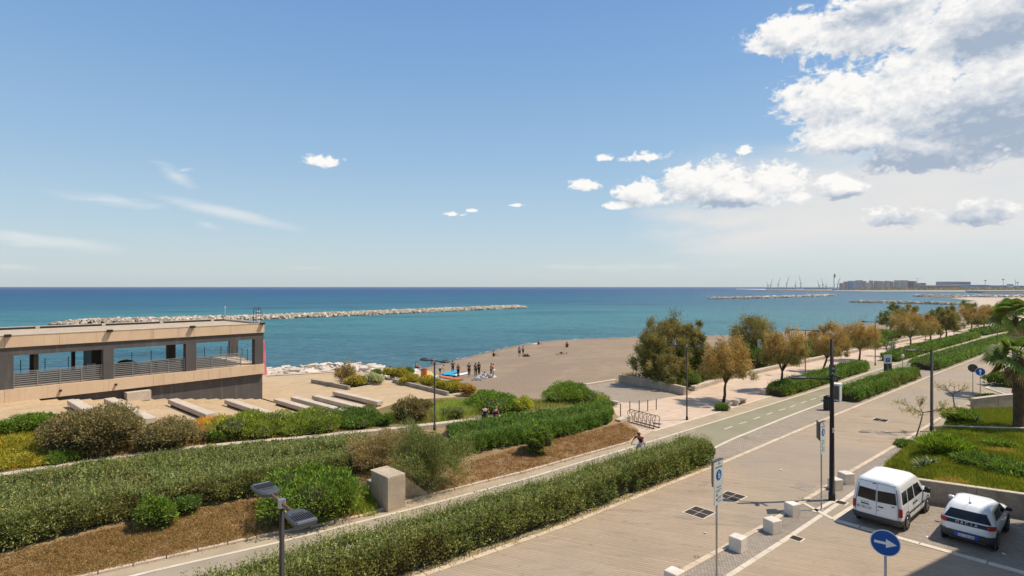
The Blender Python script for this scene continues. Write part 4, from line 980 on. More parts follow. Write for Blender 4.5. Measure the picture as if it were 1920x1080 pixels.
# ---------------- shrub bed behind the coping
BRN = ([(.135, .12, .06), (.10, .09, .045), (.17, .155, .085), (.08, .085, .035), (.19, .15, .09)], [4, 4, 2.5, 2, 1])
YEL = ([(.30, .245, .03), (.16, .175, .028), (.10, .14, .022), (.24, .215, .035), (.18, .125, .03)], [2.4, 3, 3.4, 2, 1])
bushpx('large brown green bush in the shrub bed, its top against the stone steps', 182, 853, 98, 95, 42000, BRN, .13, seed=8, lobes=14)
bushpx('lower brown green bush trailing to the east of the large one', 310, 842, 56, 56, 17000, BRN, .12, seed=9, lobes=9, flat=.9)
bushpx('bright green bush at the far end of the yellow flower patch', 68, 815, 38, 40, 12000, BRT, .13, seed=10)
bushpx('light green weed bush at the very corner of the shrub bed', 8, 822, 26, 38, 7000, BRT, .12, seed=11)
bushpx('leafy yellow green oleander bush below the lone bench', 470, 821, 66, 50, 22000, ([(.15, .19, .03), (.10, .145, .025), (.21, .25, .045), (.06, .09, .015)], [4, 4, 2, 2]), .14, seed=12, lobes=11, up=.6, aspect=.3)
bushpx('leafy oleander bush in the middle of the shrub bed', 578, 811, 62, 40, 20000, ([(.12, .17, .03), (.09, .135, .025), (.18, .22, .045), (.05, .08, .015)], [4, 4, 2, 2]), .14, seed=13, lobes=10, up=.6, aspect=.3)
bushpx('green oleander bush beside the round brown bush', 678, 801, 56, 34, 17000, GRN, .14, seed=15, lobes=9, up=.6, aspect=.3)
bushpx('round brownish bush left of the slim terrace lamp', 770, 792, 40, 50, 14000, BRN, .13, seed=17, lobes=8)
bushpx('brown flowering bush top poking over the benches', 692, 785, 22, 30, 3500, BRN, .13, seed=27, lobes=5)
bushpx('soft olive bush right beside the slim terrace lamp', 845, 784, 30, 22, 9000, OLV, .12, seed=18, lobes=7)
bushpx('broad bright bush behind the seated couple', 925, 773, 62, 36, 15000, BRT, .14, seed=19, lobes=9)
bushpx('yellow green bush between the couple and the dark pittosporum', 982, 772, 30, 30, 7000, ([(.22, .26, .04), (.16, .21, .03), (.30, .30, .05), (.1, .13, .02)], [3, 3, 2, 1.5]), .13, seed=20)
bushpx('dense glossy pittosporum bush at the end of the shrub bed', 1065, 767, 64, 48, 22000, ([(.09, .16, .025), (.06, .12, .018), (.14, .20, .04), (.12, .11, .05)], [4, 4, 2, 1]), .14, seed=21, lobes=11)
for i, (x, y, r1, h1, pl_, lb_) in enumerate(((408, 828, 26, 22, GRN, 'small dark bush where the coping passes the orange flowers'), (520, 817, 34, 26, GRN, 'mid green bush in front of the two oleanders'), (625, 806, 32, 26, BRT, 'bright bush between the oleanders and the coping'), (722, 797, 24, 20, GRN, 'low green bush before the round brown bush'), (440, 818, 26, 26, YEL, 'yellowing bush at the near end of the oleander row'), (370, 828, 30, 18, DRY, 'dry rusty bush beside the smaller brown green bush'), (120, 868, 30, 22, BRT, 'fresh green weeds at the foot of the large brown bush'))):
    bushpx(lb_, x, y, r1, h1, 5500, pl_, .12, seed=220+i, lobes=8, up=.5, aspect=.3, noise=.3)
gp = scatter(None, [(700, 800), (740, 770), (820, 752), (1000, 755), (1140, 745), (1140, 752), (1020, 766), (900, 780), (800, 795)], 2600)
tag(blades('bed_grass', spread(gp, 9, .15), .28, .03, pal(len(gp)*9, [(.14, .17, .05), (.10, .13, .04), (.20, .17, .07)], [3, 3, 2])), 'olive and straw grass filling the far part of the shrub bed', 'grass', kind='stuff')
# grass of the bed: long green, yellow flowers, dry
gp = scatter(None, [(820, 792), (990, 775), (1000, 766), (850, 762), (815, 772)], 1300)
if len(gp): tag(blades('tall_grass', spread(gp, 12, .12), .55, .03, pal(len(gp)*12, [(.17, .24, .06), (.12, .18, .04), (.24, .27, .09)], [3, 3, 2])), 'tall soft green grass behind the coping near the slim lamp', 'grass', kind='stuff')
gp = scatter(None, [(-60, 888), (120, 868), (150, 850), (100, 815), (-60, 812)], 2600)
cc = pal(len(gp)*9, *YEL, jitter=.12)
for i, (x, y, r1, h1, lb_) in enumerate(((20, 872, 46, 16, 'mound of yellow flowers next to the coping corner'), (85, 868, 40, 14, 'yellow flower mound with green tufts beside the big brown bush'), (10, 842, 44, 18, 'golden flower mound behind the first ones'), (70, 846, 40, 18, 'green and gold mound against the brown bush'))):
    bushpx(lb_, x, y, r1, h1, 7000, YEL, .10, seed=200+i, lobes=9, name='flower_mound', cat='flowers', noise=.35, core=False)
tag(blades('flowering_groundcover', spread(gp, 9, .12), .30, .05, cc), 'yellow flowering ground cover at the left of the shrub bed', 'ground cover', kind='stuff')
gp = scatter(None, [(120, 868), (540, 819), (640, 808), (640, 790), (430, 792), (300, 800), (260, 820), (140, 850)], 2600)
tag(blades('dry_grass', spread(gp, 7, .14), .20, .03, pal(len(gp)*7, [(.26, .17, .08), (.20, .13, .06), (.16, .15, .05), (.33, .22, .10)], [3, 3, 2, 1])), 'brown and rusty dry grass in the shrub bed below the benches', 'grass', kind='stuff')
gp = scatter(None, [(372, 800), (430, 796), (425, 786), (375, 790)], 260)
tag(blades('orange_groundcover', spread(gp, 12, .10), .28, .05, pal(len(gp)*12, [(.45, .19, .03), (.38, .24, .04), (.25, .18, .04)], [3, 3, 2])), 'orange and ochre flowering plants below the lone bench', 'ground cover', kind='stuff')
# dry grass on the bank
bankpoly = [(-80, 1090), (150, 1082), (519, 1002), (665, 973), (705, 962), (700, 900), (480, 938), (332, 960), (0, 1044), (-80, 1062)]
gp = scatter(None, bankpoly, 9000)
cd = pal(len(gp)*9, [(.185, .135, .07), (.15, .10, .05), (.23, .175, .095), (.14, .12, .045), (.11, .12, .035)], [4, 4, 2, 1.2, .8])
Q = spread(gp, 9, .09); gr = wav(Q, .5, 31) > .55; cd[gr] = pal(int(gr.sum()), [(.17, .19, .045), (.25, .20, .06), (.12, .16, .035)], [1, 1, 1])
tag(blades('dry_grass', Q, .09, .022, cd, lean=.8), 'dry brown grass on the bank between left hedge and path kerb', 'grass', kind='stuff')
gp = scatter(None, [(560, 965), (705, 965), (700, 925), (640, 935)], 900)
tag(blades('green_weeds', spread(gp, 9, .1), .20, .03, pal(len(gp)*9, [(.14, .20, .03), (.22, .24, .05), (.10, .15, .03)], [1, 1, 1])), 'green weeds between the glossy shrub and the concrete block', 'weeds', kind='stuff')
gp = scatter(None, [(800, 930), (980, 888), (1184, 830), (1200, 812), (1165, 794), (1120, 806), (960, 842), (850, 880)], 5200)
cd = pal(len(gp)*8, [(.18, .115, .065), (.14, .085, .05), (.22, .145, .085), (.12, .105, .04)], [4, 4, 2, .8])
tag(blades('dry_grass', spread(gp, 8, .09), .08, .022, cd, lean=.8), 'reddish brown dry grass on the bank beside the feathery bush', 'grass', kind='stuff')
gp = scatter(None, [(690, 905), (760, 880), (850, 865), (880, 850), (850, 830), (760, 815), (690, 830), (660, 860)], 2600)
tag(blades('dry_grass', spread(gp, 8, .12), .22, .024, pal(len(gp)*8, [(.20, .15, .075), (.15, .12, .05), (.25, .20, .11), (.11, .12, .04)], [3, 3, 2, 1.5]), lean=.7), 'tall straw grass around the dry bush and the feathery bush', 'grass', kind='stuff')
# weeds along the hedge foot and kerb
gp = np3([p+V3(RNG.uniform(-.1, .15), RNG.uniform(-.1, .1), .03) for p in resample(offset(H2F, -.15), 260)])
tag(blades('kerb_weeds', spread(gp, 14, .10), .10, .03, pal(260*14, [(.22, .20, .07), (.13, .16, .04), (.30, .22, .10)], [1, 1, 1])), 'weeds and litter of leaves along the road kerb at the hedge foot', 'weeds', kind='stuff')
gp = np3([p+V3(RNG.uniform(-.05, .1), RNG.uniform(-.1, .1), .02) for p in cut(offset(LR, .16), 1270, 1560)]); gp = gp[RNG.random(len(gp)) < .5]
tag(blades('kerb_weeds', spread(gp, 14, .06), .07, .03, pal(len(gp)*14, [(.16, .17, .05), (.10, .12, .03)], [1, 1])), 'tufts of weed in the kerb joint by the stone bollards', 'weeds', kind='stuff')
# ---------------- plaza beds
SIL = ([(.26, .30, .22), (.20, .25, .17), (.32, .36, .28), (.13, .16, .10)], [4, 3, 2, 1])
def b5(x, y, r, hh, lab, pl, n, **kw):
    p = G(x, y, -.5); s = p.y/FX; return bush(lab, (p.x, p.y+r*s*.5, -.5), (r*s, r*s*.9, hh*s), n, pl, kw.pop('leaf', .16), **kw)
b5(645, 724, 24, 44, 'open willowy bush in front of the seated pair by the rocks', DRY, 5000, seed=31, core=False, noise=.3)
b5(668, 725, 26, 20, 'low yellow green bush in the nearer plaza bed', YEL, 4500, seed=32)
b5(698, 723, 24, 24, 'round silvery bush in the plaza bed', SIL, 6000, seed=33)
b5(740, 712, 26, 22, 'ochre green bush at the corner of the plaza beds', YEL, 5000, seed=34)
b5(765, 703, 14, 13, 'small dark green bush next to the sand', GRN, 1800, seed=35)
b5(705, 703, 14, 10, 'small green plant among the pale shore rocks', GRN, 1500, seed=36)
for i, (x, y, r, hh) in enumerate(((768, 722, 26, 20), (800, 727, 28, 20), (832, 735, 28, 20), (858, 738, 22, 18))):
    b5(x, y, r, hh, ('yellow flowering bush next to the corner kerb of the long plaza bed', 'yellow flowering bush in the middle of the long plaza bed', 'yellow flowering bush behind the slim terrace lamp', 'yellow bush at the lower end of the long plaza bed')[i], YEL, 5000, seed=40+i)
b5(880, 744, 20, 24, 'rusty orange green bush at the end of the yellow bed', ([(.32, .20, .05), (.16, .16, .05), (.22, .14, .05)], [2, 2, 1]), 3500, seed=45)
# ---------------- promenade tamarisks
def tpx(label, base, cr, r, nc, per, pl, seed, **kw):
    b = G(base[0], base[1], 0) if not kw.pop('beach', False) else hit(*base); c = PT(cr[0], b.y, cr[1]); s = b.y/FX
    return tree(label, b, c, (r[0]*s, r[0]*s*.95, r[1]*s), nc, per, pl, seed=seed, group=kw.pop('group', 'tamarisk trees along the promenade'), **kw)
TL = [((1356, 754), (1366, 680), (45, 38), 'orange brown tamarisk beside the nearest stone bench, its foot in a round bush'), ((1463, 733), (1470, 656), (38, 34), 'tamarisk with leaning trunk between second bench and first promenade hedge'), ((1544, 697), (1553, 643), (34, 30), 'tamarisk over the middle of the first promenade hedge'), ((1611, 676), (1614, 633), (32, 27), 'tamarisk over the far end of the first promenade hedge'),
      ((1706, 655), (1707, 610), (31, 25), 'dark centred tamarisk beyond the walking passers-by'), ((1745, 645), (1745, 612), (19, 19), 'small orange tamarisk just past the lamp post of the promenade'), ((1773, 638), (1776, 602), (20, 20), 'greenish tamarisk beside the long far hedge'), ((1822, 622), (1823, 592), (22, 20), 'tamarisk at the far end of the long hedge'), ((1843, 620), (1848, 590), (18, 18), 'slim far tamarisk before the last small hedge'), ((1860, 613), (1866, 587), (17, 16), 'far tamarisk next to the last small hedge'), ((1876, 608), (1888, 582), (18, 15), 'farthest tamarisk by the palm crowns'), ((1895, 603), (1910, 580), (18, 15), 'tamarisk crown showing between the palm fronds')]
for i, (b, c, r, lab) in enumerate(TL):
    k = 1.0 if i < 5 else .6
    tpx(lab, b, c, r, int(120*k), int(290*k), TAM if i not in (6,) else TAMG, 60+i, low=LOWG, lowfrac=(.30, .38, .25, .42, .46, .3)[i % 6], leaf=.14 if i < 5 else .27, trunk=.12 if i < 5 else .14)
tpx('thin young green tree between promenade lamp and passers-by', (1663, 668), (1662, 634), (17, 20), 40, 60, GRN, 80, trunk=.05, leaf=.2, group='young trees')
# big shrubs behind the seat wall
kw = dict(beach=True, group=None, trunk=.16, leaf=.19)
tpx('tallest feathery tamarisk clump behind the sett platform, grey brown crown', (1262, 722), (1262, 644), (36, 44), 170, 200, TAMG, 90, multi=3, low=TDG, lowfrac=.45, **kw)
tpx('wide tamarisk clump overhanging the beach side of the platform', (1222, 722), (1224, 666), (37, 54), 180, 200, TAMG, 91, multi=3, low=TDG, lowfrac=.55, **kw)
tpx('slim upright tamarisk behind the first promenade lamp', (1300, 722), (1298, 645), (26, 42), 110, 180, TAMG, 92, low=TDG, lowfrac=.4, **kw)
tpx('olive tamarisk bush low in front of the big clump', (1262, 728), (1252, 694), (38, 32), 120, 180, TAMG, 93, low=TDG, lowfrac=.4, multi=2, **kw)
b = hit(1318, 722); bush('bright green dense shrub behind the concrete wall and first lamp', (b.x-.2, b.y+.8, b.z), (2.8, 2.0, 4.8), 34000, BRT, .16, seed=94, lobes=12)
b = hit(1290, 730); bush('grey olive undergrowth at the corner of the seat wall', (b.x, b.y+1.2, b.z), (2.3, 1.6, 2.0), 13000, GRN, .16, seed=95, lobes=9)
b = hit(1345, 712); bush('yellowing green shrub behind the seat wall at the nearest tamarisk', (b.x+1, b.y+2.2, b.z), (2.8, 2.2, 2.2), 14000, GRN, .17, seed=96, lobes=9)
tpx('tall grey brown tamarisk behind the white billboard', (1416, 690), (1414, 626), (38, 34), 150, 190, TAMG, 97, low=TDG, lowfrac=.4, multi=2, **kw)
b = hit(1412, 697); bush('bright green shrub under the grey brown tamarisk by the billboard', (b.x, b.y+2.0, b.z), (3.0, 2.4, 3.6), 18000, BRT, .18, seed=98, lobes=10)
for i, (x, y, rx, hz, lab) in enumerate(((1450, 692, 3.2, 2.6, 'dark green shrub just past the billboard legs'), (1500, 679, 3.6, 2.2, 'green shrub behind the second promenade lamp'), (1545, 670, 4.0, 2.6, 'green shrub backing the third tamarisk'), (1592, 660, 4.2, 2.3, 'green shrub backing the fourth tamarisk'), (1645, 648, 4.6, 2.2, 'green shrub behind the young thin tree'), (1690, 640, 4.6, 2.2, 'shrub behind the dark centred tamarisk'), (1760, 622, 6.0, 2.2, 'low shrub mass behind the far tamarisks'))):
    b = hit(x, y); bush(lab, (b.x-.6, b.y+2.6, b.z), (rx, rx*.7, hz), 10000, GRN if i % 2 else BRT, .22, seed=100+i, lobes=9)
def farb(x0, y0, cx, cy, rx, ry, lab, pl, seed):
    b = G(x0, y0, -.5); c = PT(cx, b.y, cy); s = b.y/FX; tree(lab, b, c, (rx*s, rx*s, ry*s), 60, 130, pl, seed=seed, leaf=.36, trunk=.2, multi=2, low=TDG, lowfrac=.5)
farb(1668, 632, 1672, 593, 23, 20, 'dark olive tree by the water, first of the far beach trees', TDG, 110)
farb(1700, 625, 1706, 588, 13, 15, 'brownish tree next to the first far beach tree', TAMG, 111)
farb(1752, 615, 1757, 592, 14, 16, 'dark tree by the water with a notched top', TDG, 112)
farb(1776, 610, 1778, 588, 13, 14, 'pale brown tree by the water in the far row', TAMG, 113)
farb(1818, 600, 1818, 577, 17, 12, 'dark olive tree before the far beach', TDG, 114)
# little round bushes at tree feet and by benches
for (x, y, r, hh, lab, sd) in ((1352, 769, 17, 15, 'small round clipped bush at the foot of the nearest tamarisk', 120), (1460, 738, 10, 10, 'small tuft bush between second bench and hedge', 121)):
    p = G(x, y); s = p.y/FX; bush(lab, (p.x, p.y, -.02), (r*s, r*s, hh*s), 3500, GRN, .10, seed=sd, lobes=5)
p = hit(1183, 717); bush('wispy dry weeds at the end of the grey concrete wall', p, (1.6, .9, 1.1), 1600, DRY, .2, seed=122, core=False, aspect=.15)
# ---------------- lawn
LG = ([(.10, .135, .02), (.075, .105, .016), (.13, .155, .03), (.14, .115, .045)], [4, 4, 2, .7])
gp = scatter(None, [(1660, 876), (1715, 826), (1770, 805), (1990, 808), (1990, 935), (1900, 925), (1735, 902)], 16000)
Q = spread(gp, 10, .08); cl = pal(len(Q), *LG)*(1+.35*wav(Q, 1.6, 77))[:, None]; dryk = wav(Q, .8, 5) > .75; cl[dryk] = pal(int(dryk.sum()), [(.24, .19, .07), (.17, .17, .05)], [1, 1])
tag(blades('lawn_grass', Q, .17, .028, cl), 'bright green unmown grass on the slope above the parked cars', 'grass', kind='stuff')
gp = scatter(None, [(1772, 800), (1822, 770), (1990, 765), (1990, 802)], 8000)
Q = spread(gp, 10, .08); tag(blades('lawn_grass', Q, .18, .03, pal(len(Q), *LG)), 'bright green grass on the upper terrace around the palm', 'grass', kind='stuff')
def lb(x, y, r, h_, n, lab, pl, sd, **kw):
    p = hit(x, y); return bush(lab, (p.x, p.y, p.z-.03), (r, r, h_), n, pl, kw.pop('leaf', .16), seed=sd, **kw)
lb(1772, 850, 1.5, .95, 9000, 'rounded green bush in the middle of the lawn slope', ([(.10, .17, .02), (.07, .12, .015), (.15, .22, .03)], [1, 1, 1]), 130, up=.8, aspect=.2, leaf=.3)
lb(1815, 862, 1.2, .4, 4500, 'low dark spreading bush on the lawn slope', GRN, 131)
lb(1870, 880, 1.4, .45, 5200, 'dark flat bush on the lawn above the smaller car', GRN, 132)
lb(1700, 836, .8, .35, 2600, 'low weedy clump where lawn meets pavement', GRN, 133)
lb(1855, 765, 1.2, .8, 5000, 'shaggy green bush under the beige planter wall', GRN, 134, leaf=.2)
lb(1800, 790, 1.2, .7, 5200, 'grassy olive clump at the corner of the upper terrace', BRT, 135, up=1, aspect=.12, leaf=.4)
lb(1870, 838, .9, .4, 2600, 'leafy clump below the planter wall step', BRT, 136)
lb(1856, 747, 1.3, .35, 2200, 'weeds along the top of the beige planter wall', GRN, 137)
def agave(x, y, lab, n=22, L=.75, col=(.16, .20, .07), zoff=0):
    p = hit(x, y); r = empty('agave', p, 0, lab, 'plant'); R_ = random.Random(x)
    for k in range(n):
        a = R_.uniform(0, 6.28); el_a = R_.uniform(.3, 1.3); l = L*R_.uniform(.7, 1.1); d = Vector((math.cos(a)*math.cos(el_a), math.sin(a)*math.cos(el_a), math.sin(el_a))); sd = Vector((-math.sin(a), math.cos(a), 0))*.045
        p1 = d*l*.5; p2 = d*l+Vector((0, 0, -.18*l)); mb = MB(); up_ = Vector((0, 0, .012))
        mb.v = [tuple(q) for q in (-sd*.6, sd*.6, p1-sd, p1+sd, p2, up_*2, p1+up_)]; mb.f = [(0, 1, 3, 2), (2, 3, 4), (0, 2, 6, 5), (5, 6, 3, 1), (2, 4, 6), (6, 4, 3)]
        mb.build('leaf', MT['agave'], r)
    return r
MT['agave'] = plain('agave_leaf', (.17, .21, .10), .5)
agave(1728, 878, 'spiky yucca clump on the lawn edge behind the van')
agave(1745, 872, 'second spiky clump behind the van with paler leaves', L=.6)
agave(1829, 792, 'spiky dark agave on the upper terrace near the planter wall', L=.8)
# ---------------- bare trees
def bare(label, base, top, spread_, seed, leaves_, forky=.45, lean=(0, 0), base_h=None):
    b = Vector(base); root = empty('bare_tree', b, 0, label, 'tree', 'thin bare trees by the road'); R_ = random.Random(seed); tr = MB(); br = MB(); tips = []
    T = Vector((lean[0], lean[1], top*forky)); tr.tube([(0, 0, -.05), T*.5+Vector((.04, 0, 0)), T], [.05, .042, .036], 7); tr.build('trunk', MT['bark'], root)
    def grow(p, d, l, r, k):
        q = p+d*l; m_ = p.lerp(q, .5)+Vector((R_.uniform(-1, 1), R_.uniform(-1, 1), 0))*l*.06; br.tube([p, m_, q], [r, r*.8, r*.6], 4, cap=False); tips.append(q)
        if k == 0: return
        for _ in range(3 if k > 1 else 4):
            nd = (d+Vector((R_.uniform(-1, 1), R_.uniform(-1, 1), R_.uniform(-.45, .55)))*.75).normalized(); grow(q if R_.random() < .6 else m_, nd, l*R_.uniform(.55, .8), r*.6, k-1)
    for k in range(5):
        a = k*1.256+R_.uniform(-.3, .3); grow(T, Vector((math.cos(a)*spread_, math.sin(a)*spread_, .65)).normalized(), top*.20, .022, 3)
    br.build('branches', MT['bark'], root)
    P = np3([t+b for t in tips]); P = P[RNG.random(len(P)) < leaves_]
    if len(P): Q = np.repeat(P, 5, 0)+RNG.normal(0, .09, (len(P)*5, 3)); leaf_mesh('foliage', Q, RNG.normal(0, 1, Q.shape), .13, .05, pal(len(Q), [(.20, .22, .09), (.28, .25, .12), (.14, .17, .06)], [1, 1, 1]), MT['leaf'], root)
bare('leaning sparse tree beside the pavement lamp post, flat thin crown', G(1716, 823), 3.9, 2.2, 3, .75, .40, (1.1, .8))
bare('bare twiggy young tree just past the pavement lamp post', G(1790, 776), 3.3, 1.1, 4, .15, .45, (0, .2))
# ---------------- palms
MT['palmtrunk'] = mat('palm_trunk', (.13, .095, .06), (.07, .05, .035), scale=3, fine=18, bump=.8, rough=1)
def palm(label, base, h_, R_=1.9, n=46, seed=1, tr=.24, dead=14):
    b = Vector(base); root = empty('fan_palm', b, 0, label, 'palm tree'); rnd = random.Random(seed); mb = MB()
    prof = [(tr*1.25, -.1), (tr*1.05, .4)]+[(tr*(.95+.06*(k % 2)), .4+(h_-.4)*k/14) for k in range(1, 15)]; mb.lathe(prof, n=12); mb.build('trunk', MT['palmtrunk'], root)
    fr = 0; top = Vector((0, 0, h_)); dm = MB()
    for k in range(n):
        dead_ = k < dead; a = k*2.39996+rnd.uniform(-.2, .2); e = (rnd.uniform(-1.2, -.5) if dead_ else (-.25+1.55*(k-dead)/(n-dead)+rnd.uniform(-.15, .15)))
        L = R_*rnd.uniform(.8, 1.1)*(.75 if dead_ else 1); d = Vector((math.cos(a)*math.cos(e), math.sin(a)*math.cos(e), math.sin(e))); sd = Vector((-math.sin(a), math.cos(a), 0)); hub = d*L*.5+Vector((0, 0, -.05)); sd = Matrix.Rotation(rnd.uniform(-1.1, 1.1), 3, d) @ sd; nn = sd.cross(d).normalized()
        V = []; F = []
        if not dead_: dm.tube([top+d*.05, top+d*L*.28+Vector((0, 0, .03)), top+hub], [.022, .016, .011], 4, cap=False)
        m_ = 15
        for j in range(m_):
            f = (j/(m_-1)-.5)*2; an = f*1.45; ld_ = (d*math.cos(an)+sd*math.sin(an)).normalized(); ll = L*.58*(1-.25*abs(f)); w_ = .045*L
            p0 = hub; s2 = (sd*math.cos(an)-d*math.sin(an)); p1 = hub+ld_*ll*.55+nn*.03*L; p2 = hub+ld_*ll+Vector((0, 0, -.42*ll)); bb = len(V)
            V += [tuple(top+p0), tuple(top+p1-s2*w_), tuple(top+p1+s2*w_), tuple(top+p2)]; F += [(bb, bb+1, bb+2), (bb+1, bb+3, bb+2)]
        me = bpy.data.meshes.new('frond'); me.from_pydata(V, [], F); at = me.attributes.new('Col', 'FLOAT_COLOR', 'FACE')
        g_ = np.array((.30, .24, .15) if dead_ else (.115+.07*rnd.random(), .165+.09*rnd.random(), .04)); cc = np.ones((len(F), 4), np.float32); cc[:, :3] = g_*(1+RNG.normal(0, .15, (len(F), 1))); at.data.foreach_set('color', cc.reshape(-1)); me.materials.append(MT['leaf'])
        o = bpy.data.objects.new('frond', me); COL.objects.link(o); o.parent = root
        if dead_: tag(o, 'dry brown hanging frond')
    dm.build('frond_stems', MT['agave'], root)
p = hit(1910, 803); p.z = .7
palm('fan palm with dry hanging fronds on the lawn terrace, nearest of the palms', (p.x, p.y, .6), 4.75, 2.15, 50, 3, .3, 16)
palm('darker fan palm behind the nearest palm, beside the side street', G(1922, 742, .1)+V3(0, 1.0, 0), 7.1, 2.2, 44, 5, .24, 8)
b = G(1885, 722, .1); bush('dark round shrub beside the side street under the palm fronds', (b.x, b.y, .0), (1.8, 1.5, 1.6), 6000, GRN, .2, seed=141)

# ================================================================== STREET LAMPS
def head_mesh(parent, c, d, L=.68, W=.46, m=None, tilt=0.0):
    """flat lamp head: tapered housing with finned back half, centre c, axis d pointing outwards"""
    d = Vector(d).normalized(); s = Vector((-d.y, d.x, 0)).normalized(); u = s.cross(d)*-1
    if u.z < 0: u = -u
    def P(a, b, z): return Vector(c)+d*a+s*b+u*z
    mb = MB(); pr = [(-.5, .20), (-.36, .44), (-.05, .5), (.42, .5), (.5, .42)]; V = []
    for z, k in ((-.055, .92), (-.02, 1.0), (.03, 1.0), (.06, .82)):
        for a, w_ in pr: V.append(P(a*L*k, w_*W*k, z))
        for a, w_ in reversed(pr): V.append(P(a*L*k, -w_*W*k, z))
    n = 10; F = [tuple(range(n-1, -1, -1)), tuple(range(3*n, 4*n))]+[(k*n+i, k*n+(i+1) % n, (k+1)*n+(i+1) % n, (k+1)*n+i) for k in range(3) for i in range(n)]
    mb.add(V, F); o = mb.build('lamp_head', MT['greyhead'], parent)
    M3 = Matrix((d, s, u)).transposed()
    fm = MB()
    for k in range(9): fm.box(P(.14*L+.02, (-.38+k*.095)*W, .066), (.36*L, .016, .03), M=M3)
    f = fm.build('fin', MT['signback'], o); tag(f, kind='stuff')
    MB().box(P(-.12*L, 0, .064), (.05, .22, .02), M=M3).build('hatch', MT['signback'], o)
    MB().box(P(.44*L, 0, .045), (.05, W*.8, .03), M=M3).build('front_lip', MT['steel'], o)
def tlamp(label, base, H, dirs, arm=.9, m='pole', r=.055, group='double armed street lamps', L=.68, rust=False, name='street_lamp'):
    root = empty(name, base, 0, label, 'street lamp', group)
    MB().tube([(0, 0, -.05), (0, 0, .25), (0, 0, .26), (0, 0, H)], [r*1.5, r*1.5, r, r*.85], 10).build('pole', MT[m], root, smooth=True)
    MB().lathe([(r*2.2, 0), (r*2.2, .03), (r*1.4, .05)], n=10).build('base_plate', MT[m], root)
    MB().tube([(0, 0, H-.12), (0, 0, H+.06)], r*1.35, 10).build('collar', MT['steel'], root)
    for d in dirs:
        d = Vector(d).normalized(); MB().tube([d*r+Vector((0, 0, H-.03)), d*arm+Vector((0, 0, H-.03))], r*.62, 8).build('arm', MT['rust'] if rust else MT[m], root)
        head_mesh(root, d*(arm+L*.45)+Vector((0, 0, H-.02)), d, L)
    return root
NP = Vector((.655, -.755, 0))
tlamp('tall street lamp close to the camera with two grey finned heads and rusty arms', (-5.0, 12.35, 0), 5.33, [NP, -NP], .66, r=.062, rust=True, L=.84)
p = hit(815, 800); tlamp('slim dark double lamp rising from the hedge before the terrace', (-4.78, 35.1, 1.2), 5.45-1.2+.02, [(.70, -.55, 0), (-.70, .55, 0)], .55, L=.6)
tlamp('slim double lamp on the promenade beside the cycle stands', G(1288, 787), 5.58, [NP, -NP], .9)
tlamp('second promenade lamp, at the near end of the first tamarisk hedge', G(1510, 705), 5.15, [NP, -NP], .9)
tlamp('third promenade lamp, at the far end of the first hedge', G(1641, 685), 5.55, [NP, -NP], .9)
tlamp('fourth promenade lamp, beside the small orange tamarisk', G(1735, 647), 5.2, [NP, -NP], .9)
tlamp('fifth promenade lamp, far off among tamarisk crowns', G(1789, 632), 5.4, [NP, -NP], .9)
tlamp('thin lamp post standing in the wide hedge before the palm fronds', G(1870, 662), 4.0, [(-1, 0, 0)], .6)
M1 = empty('lamp_post', (15.0, 26.66, 0), 0, 'tallest dark lamp post behind the pavement bollards with one arm and cameras', 'lamp post')
MB().tube([(0, 0, -.05), (0, 0, .35), (0, 0, .36), (0, 0, 3.5), (0, 0, 7.55)], [.15, .15, .12, .10, .075], 12).build('pole', MT['pole'], M1, smooth=True)
MB().tube([(0, 0, 5.66), (-1.25, .25, 5.70)], .035, 8).build('arm', MT['pole'], M1)
head_mesh(M1, (-1.45, .29, 5.70), (-1, .2, 0), .75, .34)
MB().tube([(0, 0, 5.95), (0, 0, 6.35)], .13, 8).build('bracket_collar', MT['greyhead'], M1)
for a, z in ((-.18, 5.98), (.15, 5.86), (.02, 5.72), (-.12, 6.2)):
    cmr = MB(); cmr.tube([(a*.3, -.10, z), (a, -.36, z-.06)], .055, 8); o = cmr.build('camera_housing', MT['greyhead'], M1)
    MB().tube([(a, -.36, z-.06), (a*1.05, -.40, z-.07)], .045, 8).build('lens', MT['black'], o)
MB().box((0, -.13, 3.3), (.08, .03, .22)).build('sticker', MT['offwhite'], M1)
M2 = empty('lamp_post', G(1747, 809), 0, 'dark lamp post on the pavement between the two bare trees, single arm', 'lamp post')
MB().tube([(0, 0, -.05), (0, 0, .3), (0, 0, .31), (0, 0, 5.7)], [.13, .13, .10, .08], 10).build('pole', MT['pole'], M2, smooth=True)
MB().tube([(0, 0, 5.5), (-1.1, .1, 5.6)], .035, 8).build('arm', MT['pole'], M2); head_mesh(M2, (-1.4, .12, 5.6), (-1, .1, 0), .7, .34)
# ================================================================== SIGNS
def textobj(body, size, parent, M4, m, name='lettering', depth=.002):
    cu = bpy.data.curves.new(name, 'FONT'); cu.body = body; cu.size = size; cu.align_x = 'CENTER'; cu.align_y = 'CENTER'; cu.extrude = depth
    o = bpy.data.objects.new(name+'_src', cu); COL.objects.link(o); dg = bpy.context.evaluated_depsgraph_get(); me = bpy.data.meshes.new_from_object(o.evaluated_get(dg)); bpy.data.objects.remove(o)
    me.materials.clear(); me.materials.append(m); t_ = bpy.data.objects.new(name, me); COL.objects.link(t_); t_.parent = parent; t_.matrix_local = M4; return t_
def frame3(right, up=Vector((0, 0, 1))):                       # columns: right, up, normal
    r = Vector(right).normalized(); n = r.cross(up).normalized(); return r, up, n
def M4f(o, r, u, n):
    return Matrix(((r.x, u.x, n.x, o[0]), (r.y, u.y, n.y, o[1]), (r.z, u.z, n.z, o[2]), (0, 0, 0, 1)))
